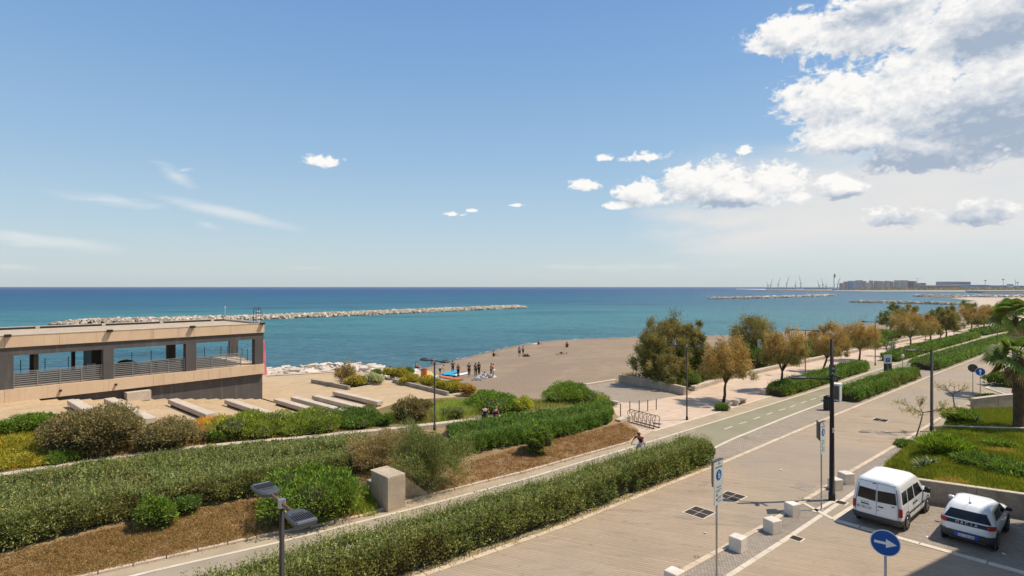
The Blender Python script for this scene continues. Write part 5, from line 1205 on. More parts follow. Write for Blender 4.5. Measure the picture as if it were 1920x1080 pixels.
def zonesign(label, base, ztop, w_=.60, h1=.78, h2=.60, dirv=(.74, .67, 0)):
    root = empty('zone_sign', base, 0, label, 'sign', 'pedestrian zone signs at the pavement edge')
    MB().tube([(0, 0, -.05), (0, 0, ztop-.05)], .032, 8).build('post', MT['steel'], root, smooth=True)
    MB().lathe([(.09, 0), (.09, .015), (.05, .03)], n=8).build('base_collar', MT['steel'], root)
    r, u, n = frame3(dirv); d3 = Matrix((r, u, n)).transposed()
    c0 = n*.06; 
    a = MB().box(c0+u*(ztop-h1/2), (w_, h1, .03), M=d3).build('upper_panel', MT['offwhite'], root)
    b_ = MB().box(c0+u*(ztop-h1-h2/2-.015), (w_*.86, h2, .03), M=d3).build('lower_panel', MT['offwhite'], root)
    # rear panel set at an angle, only its dark back edge shows
    r2 = (r*.86-n*.5).normalized(); n2 = r2.cross(u); d4 = Matrix((r2, u, n2)).transposed()
    MB().box(-n*.10-r*.10+u*(ztop-h1/2+.01), (w_, h1, .03), M=d4).build('rear_panel', MT['signback'], root)
    MB().box(c0+u*(ztop+.012)-n*.04, (w_+.02, .02, .12), M=d3).build('top_rail', MT['signback'], root)
    f = .017
    dk = MB(); ring = MB()
    cz = ztop-h1*.58; cen = c0+n*f+u*cz
    disc = MB(); V = []
    for i in range(24): an = i/24*6.2832; V.append(cen+r*math.cos(an)*.17+u*math.sin(an)*.17)
    V2 = [v+n*.004 for v in V]; disc.add(V+V2, [tuple(range(24, 48))]+[(i, (i+1) % 24, 24+(i+1) % 24, 24+i) for i in range(24)]); disc.build('round_symbol', MT['blue'], root)
    pg = MB(); o_ = cen+n*.006                                   # white walking figure with a child
    for (x0, y0, x1, y1, wd) in ((0, .06, 0, -.02, .045), (0, -.02, -.035, -.11, .022), (0, -.02, .035, -.11, .022), (0, .05, -.05, -.01, .018), (0, .05, .05, 0, .018), (.065, .0, .065, -.05, .03), (.065, -.05, .055, -.10, .014), (.065, -.05, .08, -.10, .014)):
        dd = Vector((x1-x0, y1-y0)); l = dd.length; dd /= l; pp = Vector((-dd.y, dd.x))*wd/2
        q = [(x0+pp.x, y0+pp.y), (x0-pp.x, y0-pp.y), (x1-pp.x, y1-pp.y), (x1+pp.x, y1+pp.y)]; pg.add([o_+r*a_+u*b1_ for a_, b1_ in q], [(0, 1, 2, 3)])
    for (x, y, rr) in ((0, .095, .024), (.065, .028, .016)):
        V = [o_+r*(x+math.cos(i/10*6.2832)*rr)+u*(y+math.sin(i/10*6.2832)*rr) for i in range(10)]; pg.add(V, [tuple(range(10))])
    pg.build('pictogram', MT['white'], root)
    textobj('ZTL', .10, root, M4f(c0+n*f+u*(ztop-.09)+r*.03, r, u, n), MT['print']); textobj('AREA PEDONALE', .058, root, M4f(c0+n*f+u*(ztop-.20), r, u, n), MT['print'])
    textobj('ECCETTO', .06, root, M4f(c0+n*f+u*(ztop-h1-.06), r, u, n), MT['print'])
    lines = MB()
    for k, (y, x0, x1) in enumerate(((-.15, -.18, .18), (-.20, -.18, .08), (-.38, -.06, .18), (-.43, -.06, .14), (-.52, -.06, .18))): lines.box(c0+n*f+u*(ztop-h1+y)+r*(x0+x1)/2, (x1-x0, .014, .004), M=d3)
    lines.build('small_print', MT['print'], root)
    for k, y in enumerate((-.30, -.45)): MB().box(c0+n*f+u*(ztop-h1+y)-r*.12, (.07, .075, .006), M=d3).build('symbol_block', MT['print'], root)
    return root
zonesign('two panel pedestrian zone sign on a steel post at the road kerb in front', (6.62, 18.4, 0), 4.39)
p = G(1540, 956); zonesign('two panel pedestrian zone sign by the tallest lamp post', p, 3.95)
def roundsign(label, base, zc, dia, right, arrow, group=None, posts=1, back=False, tilt=0):
    root = empty('round_sign', base, 0, label, 'sign', group); r, u, n = frame3(right)
    MB().tube([(0, 0, -.05), (0, 0, zc+dia*.35)], .032, 8).build('post', MT['steel'], root, smooth=True)
    c = n*.05+u*zc; R_ = dia/2
    def disc(rad_, z0, z1, nm, m_):
        V = []
        for z in (z0, z1):
            for i in range(36): an = i/36*6.2832; V.append(c+r*math.cos(an)*rad_+u*math.sin(an)*rad_+n*z)
        return MB().add(V, [tuple(range(35, -1, -1)), tuple(range(36, 72))]+[(i, (i+1) % 36, 36+(i+1) % 36, 36+i) for i in range(36)]).build(nm, m_, root)
    disc(R_, -.012, .0, 'sign_rim', MT['signback'] if back else MT['white'])
    if not back:
        disc(R_*.93, .002, .006, 'sign_face', MT['blue'])
        a = Vector(arrow).normalized(); b_ = Vector((-a.y, a.x)); q = []
        for (x, y) in ((-.72, .10), (.05, .10), (.05, .34), (.76, 0), (.05, -.34), (.05, -.10), (-.72, -.10)): v = a*x*R_+b_*y*R_; q.append(c+r*v.x+u*v.y+n*.010)
        MB().add(q, [tuple(reversed(range(7)))] if True else []).build('arrow', MT['white'], root)
    MB().box(c-n*.03, (.12, .05, .04), M=Matrix((r, u, n)).transposed()).build('clamp', MT['steel'], root)
    return root
# near blue arrow sign: centre seen at (1660,1017)
Yb = 15.3; roundsign('blue round sign with white arrow pointing to the parking bay, bottom of the view', ((1660-CX)/FX*Yb, Yb, 0), CAMH-(1017-HY)/FX*Yb, .70, (.80, -.60, 0), (1, 0))
p1 = G(1838, 748); roundsign('blue round sign with upward arrow by the planter wall', p1, CAMH-(697-HY)/FX*p1.y, .72, (.80, -.60, 0), (0, 1))
p2 = G(1831, 748, 0)+V3(-.05, .35, 0); roundsign('dark backed round sign behind the blue upward arrow', p2, CAMH-(690-HY)/FX*p2.y, .72, (.80, -.60, 0), (0, 1), back=True)
# small parking sign in hedge
p = G(1664, 715, 0); r_ = empty('parking_sign', p, 0, 'white and blue sign with dark lower panel in the roadside hedge', 'sign')
MB().tube([(0, 0, -.05), (0, 0, 2.85)], .028, 8).build('post', MT['steel'], r_)
zt = CAMH-(665-HY)/FX*p.y; MB().box((0, -.05, zt-.45), (.85, .03, .88)).build('upper_panel', MT['offwhite'], r_); MB().box((0, -.068, zt-.55), (.45, .005, .42)).build('blue_symbol', MT['blue'], r_)
MB().box((0, -.05, zt-1.35), (.85, .03, .86)).build('lower_panel', MT['signback'], r_); MB().box((0, -.07, zt-1.3), (.05, .006, .7)).build('stripe', MT['steel'], r_)
textobj('P', .30, r_, M4f((0, -.074, zt-.55), Vector((1, 0, 0)), Vector((0, 0, 1)), Vector((0, -1, 0))), MT['white'])
p = G(1692.5, 699); r_ = empty('sensor_post', p, 0, 'short steel post with rounded pale head in the hedge', 'post')
MB().tube([(0, 0, -.05), (0, 0, 1.75)], .04, 8).build('post', MT['steel'], r_); MB().lathe([(.05, 1.75), (.16, 1.82), (.17, 2.0), (.10, 2.14), (.02, 2.18)], n=12).build('head', MT['offwhite'], r_, smooth=True)
p = hit(1424, 693); r_ = empty('billboard', p, 0, 'small white billboard on two thin legs behind the seat wall', 'billboard'); hb = CAMH-(662-HY)/FX*p.y-p.z; ht = CAMH-(636-HY)/FX*p.y-p.z; wb = 9*p.y/FX
MB().box((0, 0, (hb+ht)/2), (wb, .12, ht-hb), rz=.2).build('panel', MT['offwhite'], r_)
for s_ in (-.32, .32): MB().tube([(s_*wb, 0, -.1), (s_*wb, 0, hb)], .045, 6).build('leg', MT['steel'], r_)
# grey cabinet on the lane edge and bin behind the lamp post
p = G(1568, 752); r_ = empty('cabinet', p, ROADA, 'pale grey utility cabinet at the end of the roadside hedge', 'cabinet'); 
MB().box((0, 0, .75), (.55, .75, 1.45), bev=.02).build('body', MT['offwhite'], r_); MB().box((0, 0, 1.52), (.62, .82, .07), bev=.01).build('lid', MT['white'], r_); MB().box((-.285, 0, .78), (.012, .62, 1.2)).build('door', MT['greyhead'], r_)
p = G(1552, 769); r_ = empty('litter_bin', p, ROADA, 'dark slatted litter bin behind the tallest lamp post', 'bin')
MB().lathe([(.26, .02), (.30, .06), (.30, .95), (.27, 1.0)], n=14).build('body', MT['black'], r_, smooth=True); MB().lathe([(.32, 1.02), (.34, 1.08), (.12, 1.2), (.02, 1.22)], n=14).build('lid', MT['pole'], r_, smooth=True)
me = MB().box((0, 0, 0), (.02, .05, .85)).mesh('slat', MT['trim'])
for k in range(14): a = k/14*6.2832; inst('slat', me, r_, (.312*math.cos(a), .312*math.sin(a), .5), a)
MB().box((.33, 0, .72), (.01, .14, .18)).build('label_plate', MT['white'], r_)
# ================================================================== BOLLARDS, GRATES
for (x, y, sz, rz_, lab) in ((1264, 1099, .50, .72, 'white stone bollard cut off by the bottom edge'), (1383.5, 1031, .50, .70, 'white stone cube bollard right of the front zone sign'), (1448, 997, .52, .42, 'white stone cube bollard standing slightly turned, next after the one by the front sign'), (1485, 965, .48, .38, 'white stone cube bollard midway to the tallest lamp post'), (1566, 917, .50, .30, 'white stone cube bollard touching the tallest lamp post'), (1586, 905, .56, .22, 'white stone cube bollard half hidden by the van')):
    p = G(x, y); o = MB().box((0, 0, .26), (sz, sz, .54), bev=.022).build('stone_bollard', MT['whitestone']); o.location = p; o.rotation_euler = (random.uniform(-.01, .01), .01, rz_); tag(o, lab, 'bollard', 'white stone cube bollards')
def grate(label, px, py, L=1.25, W=.72, rz=ROADA, nx_=2, ny=2, fr=.05):
    p = G(px, py); r = empty('drain_grate', (p.x, p.y, .004), rz, label, 'drain grate', 'iron drain grates in the road')
    MB().box((0, 0, .004), (L+fr*2, W+fr*2, .012)).build('frame', MT['line'], r)
    for i in range(nx_):
        for j in range(ny):
            c = ((i+.5)/nx_*L-L/2, (j+.5)/ny*W-W/2); o = MB().box((c[0], c[1], .009), (L/nx_-.04, W/ny-.02, .012)).build('panel', MT['grate'], r)
            b_ = MB()
            for k in range(5): b_.box((c[0]+(k-2)*L/nx_*.18, c[1], .019), (.03, W/ny-.08, .012))
            tag(b_.build('bars', MT['pole'], o), kind='stuff')
grate('larger iron drain grate in the middle of the road', 1311, 961, 1.05, .95); grate('iron drain grate next to the lamp shadow', 1372, 931, 1.0, .95)
grate('small far drain grate in the road', 1651, 788, .95, .9); grate('narrow slot drain left of the pavement lamp shadow', 1636, 808, 1.6, .12, rz=-.35, nx_=4, ny=1)
grate('single square drain cover before the second border line', 1493, 1010, .42, .42, nx_=1, ny=1); grate('iron drain cover in the side of the parking border', 1577, 943, .45, .42, nx_=1, ny=1)
p = G(1505, 912); r_ = empty('manhole_cover', (p.x, p.y, .003), ROADA, 'worn paved manhole cover left of the tallest lamp post', 'manhole cover')
MB().box((0, 0, .004), (1.1, .85, .01)).build('frame', MT['concrete_g'], r_)
for i in range(2): MB().box((-.26+i*.52, 0, .007), (.48, .74, .010)).build('panel', MT['setts'], r_)
# ================================================================== BENCHES, CYCLE STANDS, POSTS
for px, py, lab in ((1386, 762, 'stone slab bench beside the nearest tamarisk'), (1437, 742, 'stone slab bench before the first promenade hedge')):
    p = G(px, py-4); r_ = empty('stone_bench', p, ROADA+.02, lab, 'bench', 'stone slab benches on the promenade')
    MB().box((0, 0, .42), (1.75, .55, .12), bev=.015).build('seat', MT['cap'], r_)
    for s_ in (-.72, .72): MB().box((s_, 0, .175), (.16, .48, .36), bev=.01).build('leg', MT['cap'], r_)
p = G(1447, 770)
st_ = G(1185, 800); en_ = G(1233, 800)
v = (G(1222, 801)-G(1189, 792)); rr_ = math.atan2(v.y, v.x)
rk = empty('cycle_rack', G(1207, 797), rr_, 'dark steel cycle rack of six bent hoops on a rail', 'cycle rack')
for s_ in (-.28, .28): MB().box((0, s_, .04), (2.5, .05, .05)).build('floor_rail', MT['pole'], rk)
me = MB().tube([(0, -.28, .05), (0, -.28, .45), (0, -.42, .62), (0, -.40, .82), (0, -.15, .92), (0, .15, .88), (0, .36, .72), (0, .28, .5), (0, .28, .05)], .022, 6).mesh('hoop', MT['pole'])
for k in range(7): inst('hoop', me, rk, (-1.2+k*.4, 0, 0), 0)
MB().box((0, .0, .90), (2.45, .035, .035)).build('top_bar', MT['steel'], rk)
for i, (x, y, t_) in enumerate(((1163.5, 781, 757), (1181, 778, 753), (1198.5, 774, 751), (1214.5, 771, 750), (1230.5, 768, 748))):
    p = G(x, y); hgt = (y-t_)*p.y/FX; o = MB().tube([(0, 0, -.05), (0, 0, hgt)], .035, 8).build('railing_post', MT['pole']); o.location = p
    tag(o, 'thin dark post behind the cycle rack, %s of five' % ('first by the end of the hedge', 'second', 'in the middle', 'fourth', 'last')[i], 'post', 'dark posts behind the cycle rack')
# ================================================================== VEHICLES
def vehicle(label, base, heading, kind):
    """body as a stack of rounded-rectangle rings; x forwards, y to the left, z up"""
    root = empty('parked_van' if kind == 'van' else 'parked_car', base, heading, label, 'van' if kind == 'van' else 'car')
    if kind == 'van':
        # z: (rear x, front x, half width, corner radius rear, corner radius front)
        Lv = [(.26, -2.10, 2.20, .84, .10, .30), (.40, -2.18, 2.26, .885, .12, .34), (.62, -2.19, 2.27, .895, .10, .36), (.85, -2.17, 2.22, .895, .09, .40), (.98, -2.16, 2.05, .89, .09, .42), (1.06, -2.15, 1.55, .885, .09, .40), (1.12, -2.145, 1.30, .875, .09, .34), (1.35, -2.12, 1.05, .845, .09, .30), (1.60, -2.09, .80, .81, .09, .28), (1.74, -2.06, .64, .785, .10, .26), (1.84, -2.03, .50, .76, .12, .26), (1.92, -1.98, .36, .72, .16, .28), (1.965, -1.90, .20, .65, .2, .3), (1.985, -1.7, -.05, .45, .2, .3)]
        axx = (-1.38, 1.49); wr = .33
    else:
        Lv = [(.24, -1.78, 1.80, .74, .16, .30), (.38, -1.87, 1.92, .80, .22, .36), (.58, -1.90, 1.96, .835, .26, .40), (.78, -1.87, 1.94, .845, .26, .44), (.90, -1.83, 1.86, .84, .24, .46), (.97, -1.80, 1.55, .82, .22, .46), (1.02, -1.77, 1.10, .80, .22, .40), (1.14, -1.68, .88, .755, .22, .34), (1.28, -1.56, .66, .70, .22, .32), (1.38, -1.46, .48, .66, .22, .30), (1.46, -1.36, .28, .60, .24, .30), (1.505, -1.18, .02, .50, .25, .30), (1.52, -.95, -.25, .32, .2, .2)]
        axx = (-1.24, 1.27); wr = .315
    zs_ = [l[0] for l in Lv]
    def prm(z):
        z = min(max(z, zs_[0]), zs_[-1])
        for i in range(len(Lv)-1):
            if z <= Lv[i+1][0]:
                f = (z-Lv[i][0])/(Lv[i+1][0]-Lv[i][0]); return [a*(1-f)+b_*f for a, b_ in zip(Lv[i][1:], Lv[i+1][1:])]
        return Lv[-1][1:]
    def S(face, a, z, off=0.0):
        """a in -1..1 across the rear or front face (+1 = left side) or metres along a side"""
        xr, xf, hw, rr, rf = prm(z)
        if face == 'rear': 
            y = a*hw; e = max(0, abs(y)-(hw-rr)); x = xr+rr-math.sqrt(max(0, rr*rr-e*e))+.03*a*a*(1-a**8); return Vector((x-off, y, z))
        if face == 'front':
            y = a*hw; e = max(0, abs(y)-(hw-rf)); x = xf-rf+math.sqrt(max(0, rf*rf-e*e)); return Vector((x+off, y, z))
        s_ = 1 if face == 'left' else -1; x = a; y = hw
        er = max(0, (xr+rr)-x); ef = max(0, x-(xf-rf)); y = hw-(rr-math.sqrt(max(0, rr*rr-er*er)))-(rf-math.sqrt(max(0, rf*rf-min(ef, rf)**2)))
        return Vector((x, s_*(y+off), z))
    # body rings
    nr_, ns = 9, 16; V = []; zz = []
    for i in range(len(Lv)-1):
        k = 3
        for j in range(k): zz.append(Lv[i][0]+(Lv[i+1][0]-Lv[i][0])*j/k)
    zz.append(zs_[-1])
    for z in zz:
        xr, xf, hw, rr, rf = prm(z); ring = []
        for a in np.linspace(-1, 1, nr_): ring.append(S('rear', a*.999, z))
        for x in np.linspace(xr+rr, xf-rf, ns): ring.append(S('left', x, z))
        for a in np.linspace(1, -1, nr_): ring.append(S('front', a*.999, z))
        for x in np.linspace(xf-rf, xr+rr, ns): ring.append(S('right', x, z))
        V.append(ring)
    n = len(V[0]); VV = [v for r in V for v in r]; F = [(k*n+i, (k+1)*n+i, (k+1)*n+(i+1) % n, k*n+(i+1) % n) for k in range(len(V)-1) for i in range(n)]
    F += [tuple(range(n)), tuple((len(V)-1)*n+i for i in reversed(range(n)))]
    body = MB().add(VV, F).build('body', MT['carwhite'], root, smooth=True)
    bm_ = bmesh.new(); bm_.from_mesh(body.data); bmesh.ops.remove_doubles(bm_, verts=bm_.verts, dist=.002); bmesh.ops.recalc_face_normals(bm_, faces=bm_.faces); bm_.to_mesh(body.data); bm_.free()
    def patch(name, face, poly, m, off=.012, parent=root, sub_=5):
        """poly: list of (a,z) corners, bilinear quad"""
        (a0, z0), (a1, z1), (a2, z2), (a3, z3) = poly; V = []; g_ = sub_
        for o_ in (off, -.02):
            for i in range(g_+1):
                for j in range(g_+1):
                    u_, v_ = i/g_, j/g_; a = (a0*(1-u_)+a1*u_)*(1-v_)+(a3*(1-u_)+a2*u_)*v_; z = (z0*(1-u_)+z1*u_)*(1-v_)+(z3*(1-u_)+z2*u_)*v_; V.append(S(face, a, z, o_))
        w_ = g_+1; F = [(i*w_+j, (i+1)*w_+j, (i+1)*w_+j+1, i*w_+j+1) for i in range(g_) for j in range(g_)]; b_ = w_*w_
        bd = [i*w_ for i in range(g_+1)]+[g_*w_+j for j in range(1, g_+1)]+[i*w_+g_ for i in range(g_-1, -1, -1)]+[j for j in range(g_-1, 0, -1)]
        F += [(bd[i], bd[(i+1) % len(bd)], bd[(i+1) % len(bd)]+b_, bd[i]+b_) for i in range(len(bd))]
        me_o = MB().add(V, F).build(name, m, parent, smooth=False)
        bm_ = bmesh.new(); bm_.from_mesh(me_o.data); bmesh.ops.recalc_face_normals(bm_, faces=bm_.faces); bm_.to_mesh(me_o.data); bm_.free()
        return me_o
    g_ = MT['glass']; tr = MT['trim']; bk = MT['black']
    if kind == 'van':
        patch('rear_window', 'rear', [(.82, 1.13), (.035, 1.10), (.035, 1.55), (.80, 1.58)], g_, .010); patch('rear_window', 'rear', [(-.035, 1.10), (-.82, 1.13), (-.80, 1.58), (-.035, 1.55)], g_, .010)
        patch('door_gap', 'rear', [(.008, .56), (-.008, .56), (-.008, 1.82), (.008, 1.82)], bk, .006)
        for s_ in (-1, 1): patch('door_seam', 'rear', [(.885*s_, .58), (.875*s_, .58), (.855*s_, 1.72), (.865*s_, 1.72)], bk, .005)
        patch('door_seam', 'rear', [(.88, 1.835), (-.88, 1.835), (-.88, 1.845), (.88, 1.845)], bk, .005)
        patch('rear_bumper', 'rear', [(.99, .27), (-.99, .27), (-.99, .52), (.99, .52)], tr, .05, sub_=8)
        for sd in ('left', 'right'): patch('bumper_corner', sd, [(-2.12, .28), (-1.78, .28), (-1.78, .50), (-2.12, .52)], tr, .02)
        for s_ in (-1, 1):
            patch('tail_light', 'rear', [(.99*s_, .68), (.89*s_, .68), (.895*s_, 1.0), (.99*s_, 1.0)], MT['red'], .014)
            patch('tail_light', 'left' if s_ > 0 else 'right', [(-2.14, .68), (-2.02, .68), (-2.04, 1.0), (-2.13, 1.0)], MT['red'], .010)
        patch('door_handle', 'rear', [(-.06, .90), (-.28, .90), (-.28, .935), (-.06, .935)], bk, .03); patch('door_handle', 'rear', [(-.60, 1.02), (-.74, 1.02), (-.74, 1.045), (-.60, 1.045)], bk, .02)
        patch('high_brake_light', 'rear', [(.22, 1.79), (.06, 1.79), (.06, 1.815), (.22, 1.815)], bk, .02); patch('lock', 'rear', [(-.06, .74), (-.09, .74), (-.09, .78), (-.06, .78)], bk, .015)
        pl = patch('number_plate', 'rear', [(.80, .70), (.20, .70), (.20, .84), (.80, .84)], MT['white'], .018); textobj('BX 352 CD', .115, root, M4f(S('rear', .50, .77, .026), Vector((0, -1, 0)), Vector((0, 0, 1)), Vector((-1, 0, 0))), MT['print'])
        patch('door_handle', 'rear', [(.66, .90), (.28, .90), (.30, .93), (.62, .945)], bk, .026)
        for a_ in (.60, .48, .36): patch('decal', 'rear', [(a_+.05, .985), (a_-.03, .975), (a_-.02, .995), (a_+.04, 1.01)], MT['print'], .006)
        for sd in ('left', 'right'):
            patch('side_window', sd, [(-1.93, 1.14), (-1.30, 1.12), (-1.27, 1.60), (-1.88, 1.60)], g_, .008); patch('side_window', sd, [(-1.20, 1.12), (-.42, 1.10), (-.46, 1.60), (-1.17, 1.60)], g_, .008); patch('front_side_window', sd, [(-.30, 1.10), (.78, 1.10), (.30, 1.58), (-.36, 1.60)], g_, .008)
            for xx in (-1.25, -.37, .80): patch('door_seam', sd, [(xx-.006, .36), (xx+.006, .36), (xx+.006, 1.09), (xx-.006, 1.09)], bk, .004)
            patch('rub_strip', sd, [(-1.05, .60), (1.05, .60), (1.05, .67), (-1.05, .67)], tr, .018); patch('sill', sd, [(-1.05, .27), (1.1, .27), (1.1, .36), (-1.05, .36)], tr, .012)
            for xx in (-.52, -.18): patch('door_handle', sd, [(xx-.11, .90), (xx+.08, .90), (xx+.08, .945), (xx-.11, .945)], bk, .035)
            s_ = 1 if sd == 'left' else -1; mr_ = MB(); mr_.box((.92, s_*1.03, 1.16), (.16, .22, .24), bev=.03); mr_.box((.92, s_*.90, 1.08), (.08, .14, .07)); mr_.build('wing_mirror', bk, root)
        patch('windscreen', 'front', [(-.86, 1.15), (.86, 1.15), (.84, 1.70), (-.84, 1.70)], g_, .010, sub_=8)
        for s_ in (-1, 1): patch('headlight', 'front', [(.95*s_, .70), (.62*s_, .70), (.62*s_, .92), (.95*s_, .95)], MT['offwhite'], .012)
        patch('grille', 'front', [(-.5, .68), (.5, .68), (.5, .84), (-.5, .84)], bk, .012)
    else:
        patch('rear_window', 'rear', [(.90, 1.00), (-.90, 1.00), (-.80, 1.30), (.80, 1.30)], g_, .010, sub_=10)
        patch('rear_band', 'rear', [(.97, .82), (-.97, .82), (-.97, .955), (.97, .955)], bk, .012, sub_=14)
        for s_ in (-1, 1):
            patch('tail_light', 'rear', [(.99*s_, .81), (.74*s_, .81), (.74*s_, .96), (.99*s_, .96)], MT['red'], .020); patch('tail_light', 'left' if s_ > 0 else 'right', [(-1.66, .82), (-1.50, .84), (-1.48, .93), (-1.64, .96)], MT['red'], .012)
        for k, ch in enumerate('DACIA'): textobj(ch, .15, root, M4f(S('rear', .34-k*.17, .888, .022), Vector((0, -1, 0)), Vector((0, 0, 1)), Vector((-1, 0, 0))), MT['white'], 'letter')
        patch('rear_bumper', 'rear', [(.995, .26), (-.995, .26), (-.995, .56), (.995, .56)], tr, .025, sub_=12)
        for sd in ('left', 'right'):
            patch('bumper_corner', sd, [(-1.70, .27), (-1.50, .27), (-1.50, .50), (-1.66, .56)], tr, .014)
            patch('side_window', sd, [(-1.22, 1.04), (-.10, 1.00), (-.14, 1.32), (-.98, 1.31)], g_, .008); patch('front_side_window', sd, [(-.02, 1.00), (.78, 1.01), (.38, 1.32), (-.05, 1.33)], g_, .008)
            patch('sill', sd, [(-.95, .25), (.98, .25), (.98, .38), (-.95, .38)], tr, .012)
            for xx in (-.06, .86): patch('door_seam', sd, [(xx-.005, .38), (xx+.005, .38), (xx+.005, .98), (xx-.005, .98)], bk, .004)
            for xx in (-.25, .55): patch('door_handle', sd, [(xx-.10, .86), (xx+.06, .86), (xx+.06, .89), (xx-.10, .89)], MT['carwhite'], .03)
            s_ = 1 if sd == 'left' else -1; mr_ = MB(); mr_.box((.72, s_*.93, 1.05), (.13, .2, .14), bev=.03); mr_.box((.72, s_*.82, 1.0), (.06, .12, .05)); mr_.build('wing_mirror', bk if s_ < 0 else MT['carwhite'], root)
        pl = patch('number_plate', 'rear', [(.38, .37), (-.38, .37), (-.38, .49), (.38, .49)], MT['white'], .038); textobj('GK 150 GA', .10, root, M4f(S('rear', 0, .43, .045), Vector((0, -1, 0)), Vector((0, 0, 1)), Vector((-1, 0, 0))), MT['print'])
        for s_ in (-1, 1): patch('plate_band', 'rear', [(.38*s_, .37), (.31*s_, .37), (.31*s_, .49), (.38*s_, .49)], MT['plateblue'], .041)
        patch('plate_surround', 'rear', [(.46, .34), (-.46, .34), (-.46, .52), (.46, .52)], MT['plateblue'], .032)
        patch('windscreen', 'front', [(-.82, 1.05), (.82, 1.05), (.8, 1.40), (-.8, 1.40)], g_, .010, sub_=8); patch('tailgate_seam', 'rear', [(.80, .575), (-.80, .575), (-.80, .583), (.80, .583)], bk, .004, sub_=10)
        MB().tube([(-1.15, 0, 1.50), (-1.30, 0, 1.78)], [.012, .005], 5).build('antenna', bk, root); MB().lathe([(.05, 1.50), (.04, 1.53), (.01, 1.54)], c=(-1.15, 0, 0), n=8).build('antenna_base', bk, root)
    hwid = .895 if kind == 'van' else .845
    for x in axx:
        for s_ in (-1, 1):
            R = Matrix.Rotation(rad(-90*s_), 3, 'X')
            arch = MB().lathe([(wr+.095, -.05), (wr+.095, .012), (wr+.04, .018), (wr+.02, -.02)], c=(x, s_*(hwid-.012), wr+.01), n=24, M=R); arch.build('wheel_arch', tr, root)
            wh = MB().lathe([(wr*.6, -.20), (wr*.97, -.18), (wr, -.12), (wr, -.02), (wr*.96, .015), (wr*.70, .025), (wr*.66, .0)], c=(x, s_*(hwid+.0), wr), n=24, M=R).build('wheel', MT['rubber'], root, smooth=True)
            rim = MB().lathe([(wr*.66, .006), (wr*.62, .022), (wr*.50, -.01), (wr*.18, .02), (.02, .022)], c=(x, s_*(hwid+.006), wr), n=24, M=R).build('rim', MT['chrome'], wh, smooth=True)
            sp_ = MB()
            for k in range(6): a = k/6*6.2832; sp_.box((x+math.cos(a)*wr*.42, s_*(hwid+.028), wr+math.sin(a)*wr*.42), (.07, .012, .07), M=Matrix.Rotation(a, 3, 'Y'))
            sp_.build('rim_openings', bk, wh)
    MB().box((0, 0, .26), (3.3 if kind == 'van' else 2.9, 1.2, .12)).build('underbody', bk, root)
    return root
VH = rad(40.6)
vr = Vector((16.28, 23.4, 0)); hd = Vector((math.cos(VH), math.sin(VH), 0)); lf = Vector((-hd.y, hd.x, 0))
vehicle('white high roof van parked beside the pavement, dark bumper and black rear windows', vr+lf*.895+hd*1.38, VH, 'van')
vr2 = Vector((18.5, 21.65, 0)); VH2 = rad(42.0); hd2 = Vector((math.cos(VH2), math.sin(VH2), 0)); lf2 = Vector((-hd2.y, hd2.x, 0))
vehicle('small white hatchback with black rear band and roof antenna next to the van', vr2+lf2*.845+hd2*1.24, VH2, 'car')
# ================================================================== PEOPLE
SK = {n: plain('skin_'+n, c, .6) for n, c in (('light', (.52, .30, .20)), ('tan', (.36, .19, .12)))}
CL = {}
def cloth(n, c):
    if n not in CL: CL[n] = plain('cloth_'+n, c, .85, spec=.1)
    return CL[n]
cloth('black', (.02, .02, .024)); cloth('white', (.72, .72, .70)); cloth('teal', (.02, .14, .13)); cloth('maroon', (.13, .02, .03)); cloth('navy', (.02, .025, .05)); cloth('grey', (.30, .30, .29)); cloth('pink', (.62, .22, .24)); cloth('brown', (.12, .06, .04)); cloth('red', (.35, .04, .03)); cloth('skin', (.45, .26, .18)); cloth('khaki', (.28, .24, .16))
JT = dict(pel=(0, 0, .95), spi=(0, 0, 1.12), che=(0, 0, 1.34), nec=(0, 0, 1.47), hea=(0, .01, 1.56), top=(0, .01, 1.66), nos=(0, .10, 1.57),
          shL=(.18, 0, 1.40), elL=(.22, -.01, 1.12), wrL=(.23, .05, .88), haL=(.23, .07, .82), shR=(-.18, 0, 1.40), elR=(-.22, -.01, 1.12), wrR=(-.23, .05, .88), haR=(-.23, .07, .82),
          hiL=(.09, 0, .90), knL=(.10, .02, .50), anL=(.10, 0, .09), toL=(.11, .15, .03), hiR=(-.09, 0, .90), knR=(-.10, .02, .50), anR=(-.10, 0, .09), toR=(-.11, .15, .03))
ED = [('pel', 'spi'), ('spi', 'che'), ('che', 'nec'), ('nec', 'hea'), ('hea', 'top'), ('hea', 'nos')]+[(a+s, b+s) for s in 'LR' for a, b in (('sh', 'el'), ('el', 'wr'), ('wr', 'ha'), ('hi', 'kn'), ('kn', 'an'), ('an', 'to'))]+[('che', 'shL'), ('che', 'shR'), ('pel', 'hiL'), ('pel', 'hiR')]
RD = dict(pel=.125, spi=.115, che=.135, nec=.055, hea=.088, top=.07, nos=.018, sh=.062, el=.042, wr=.028, ha=.034, hi=.088, kn=.058, an=.04, to=.036)
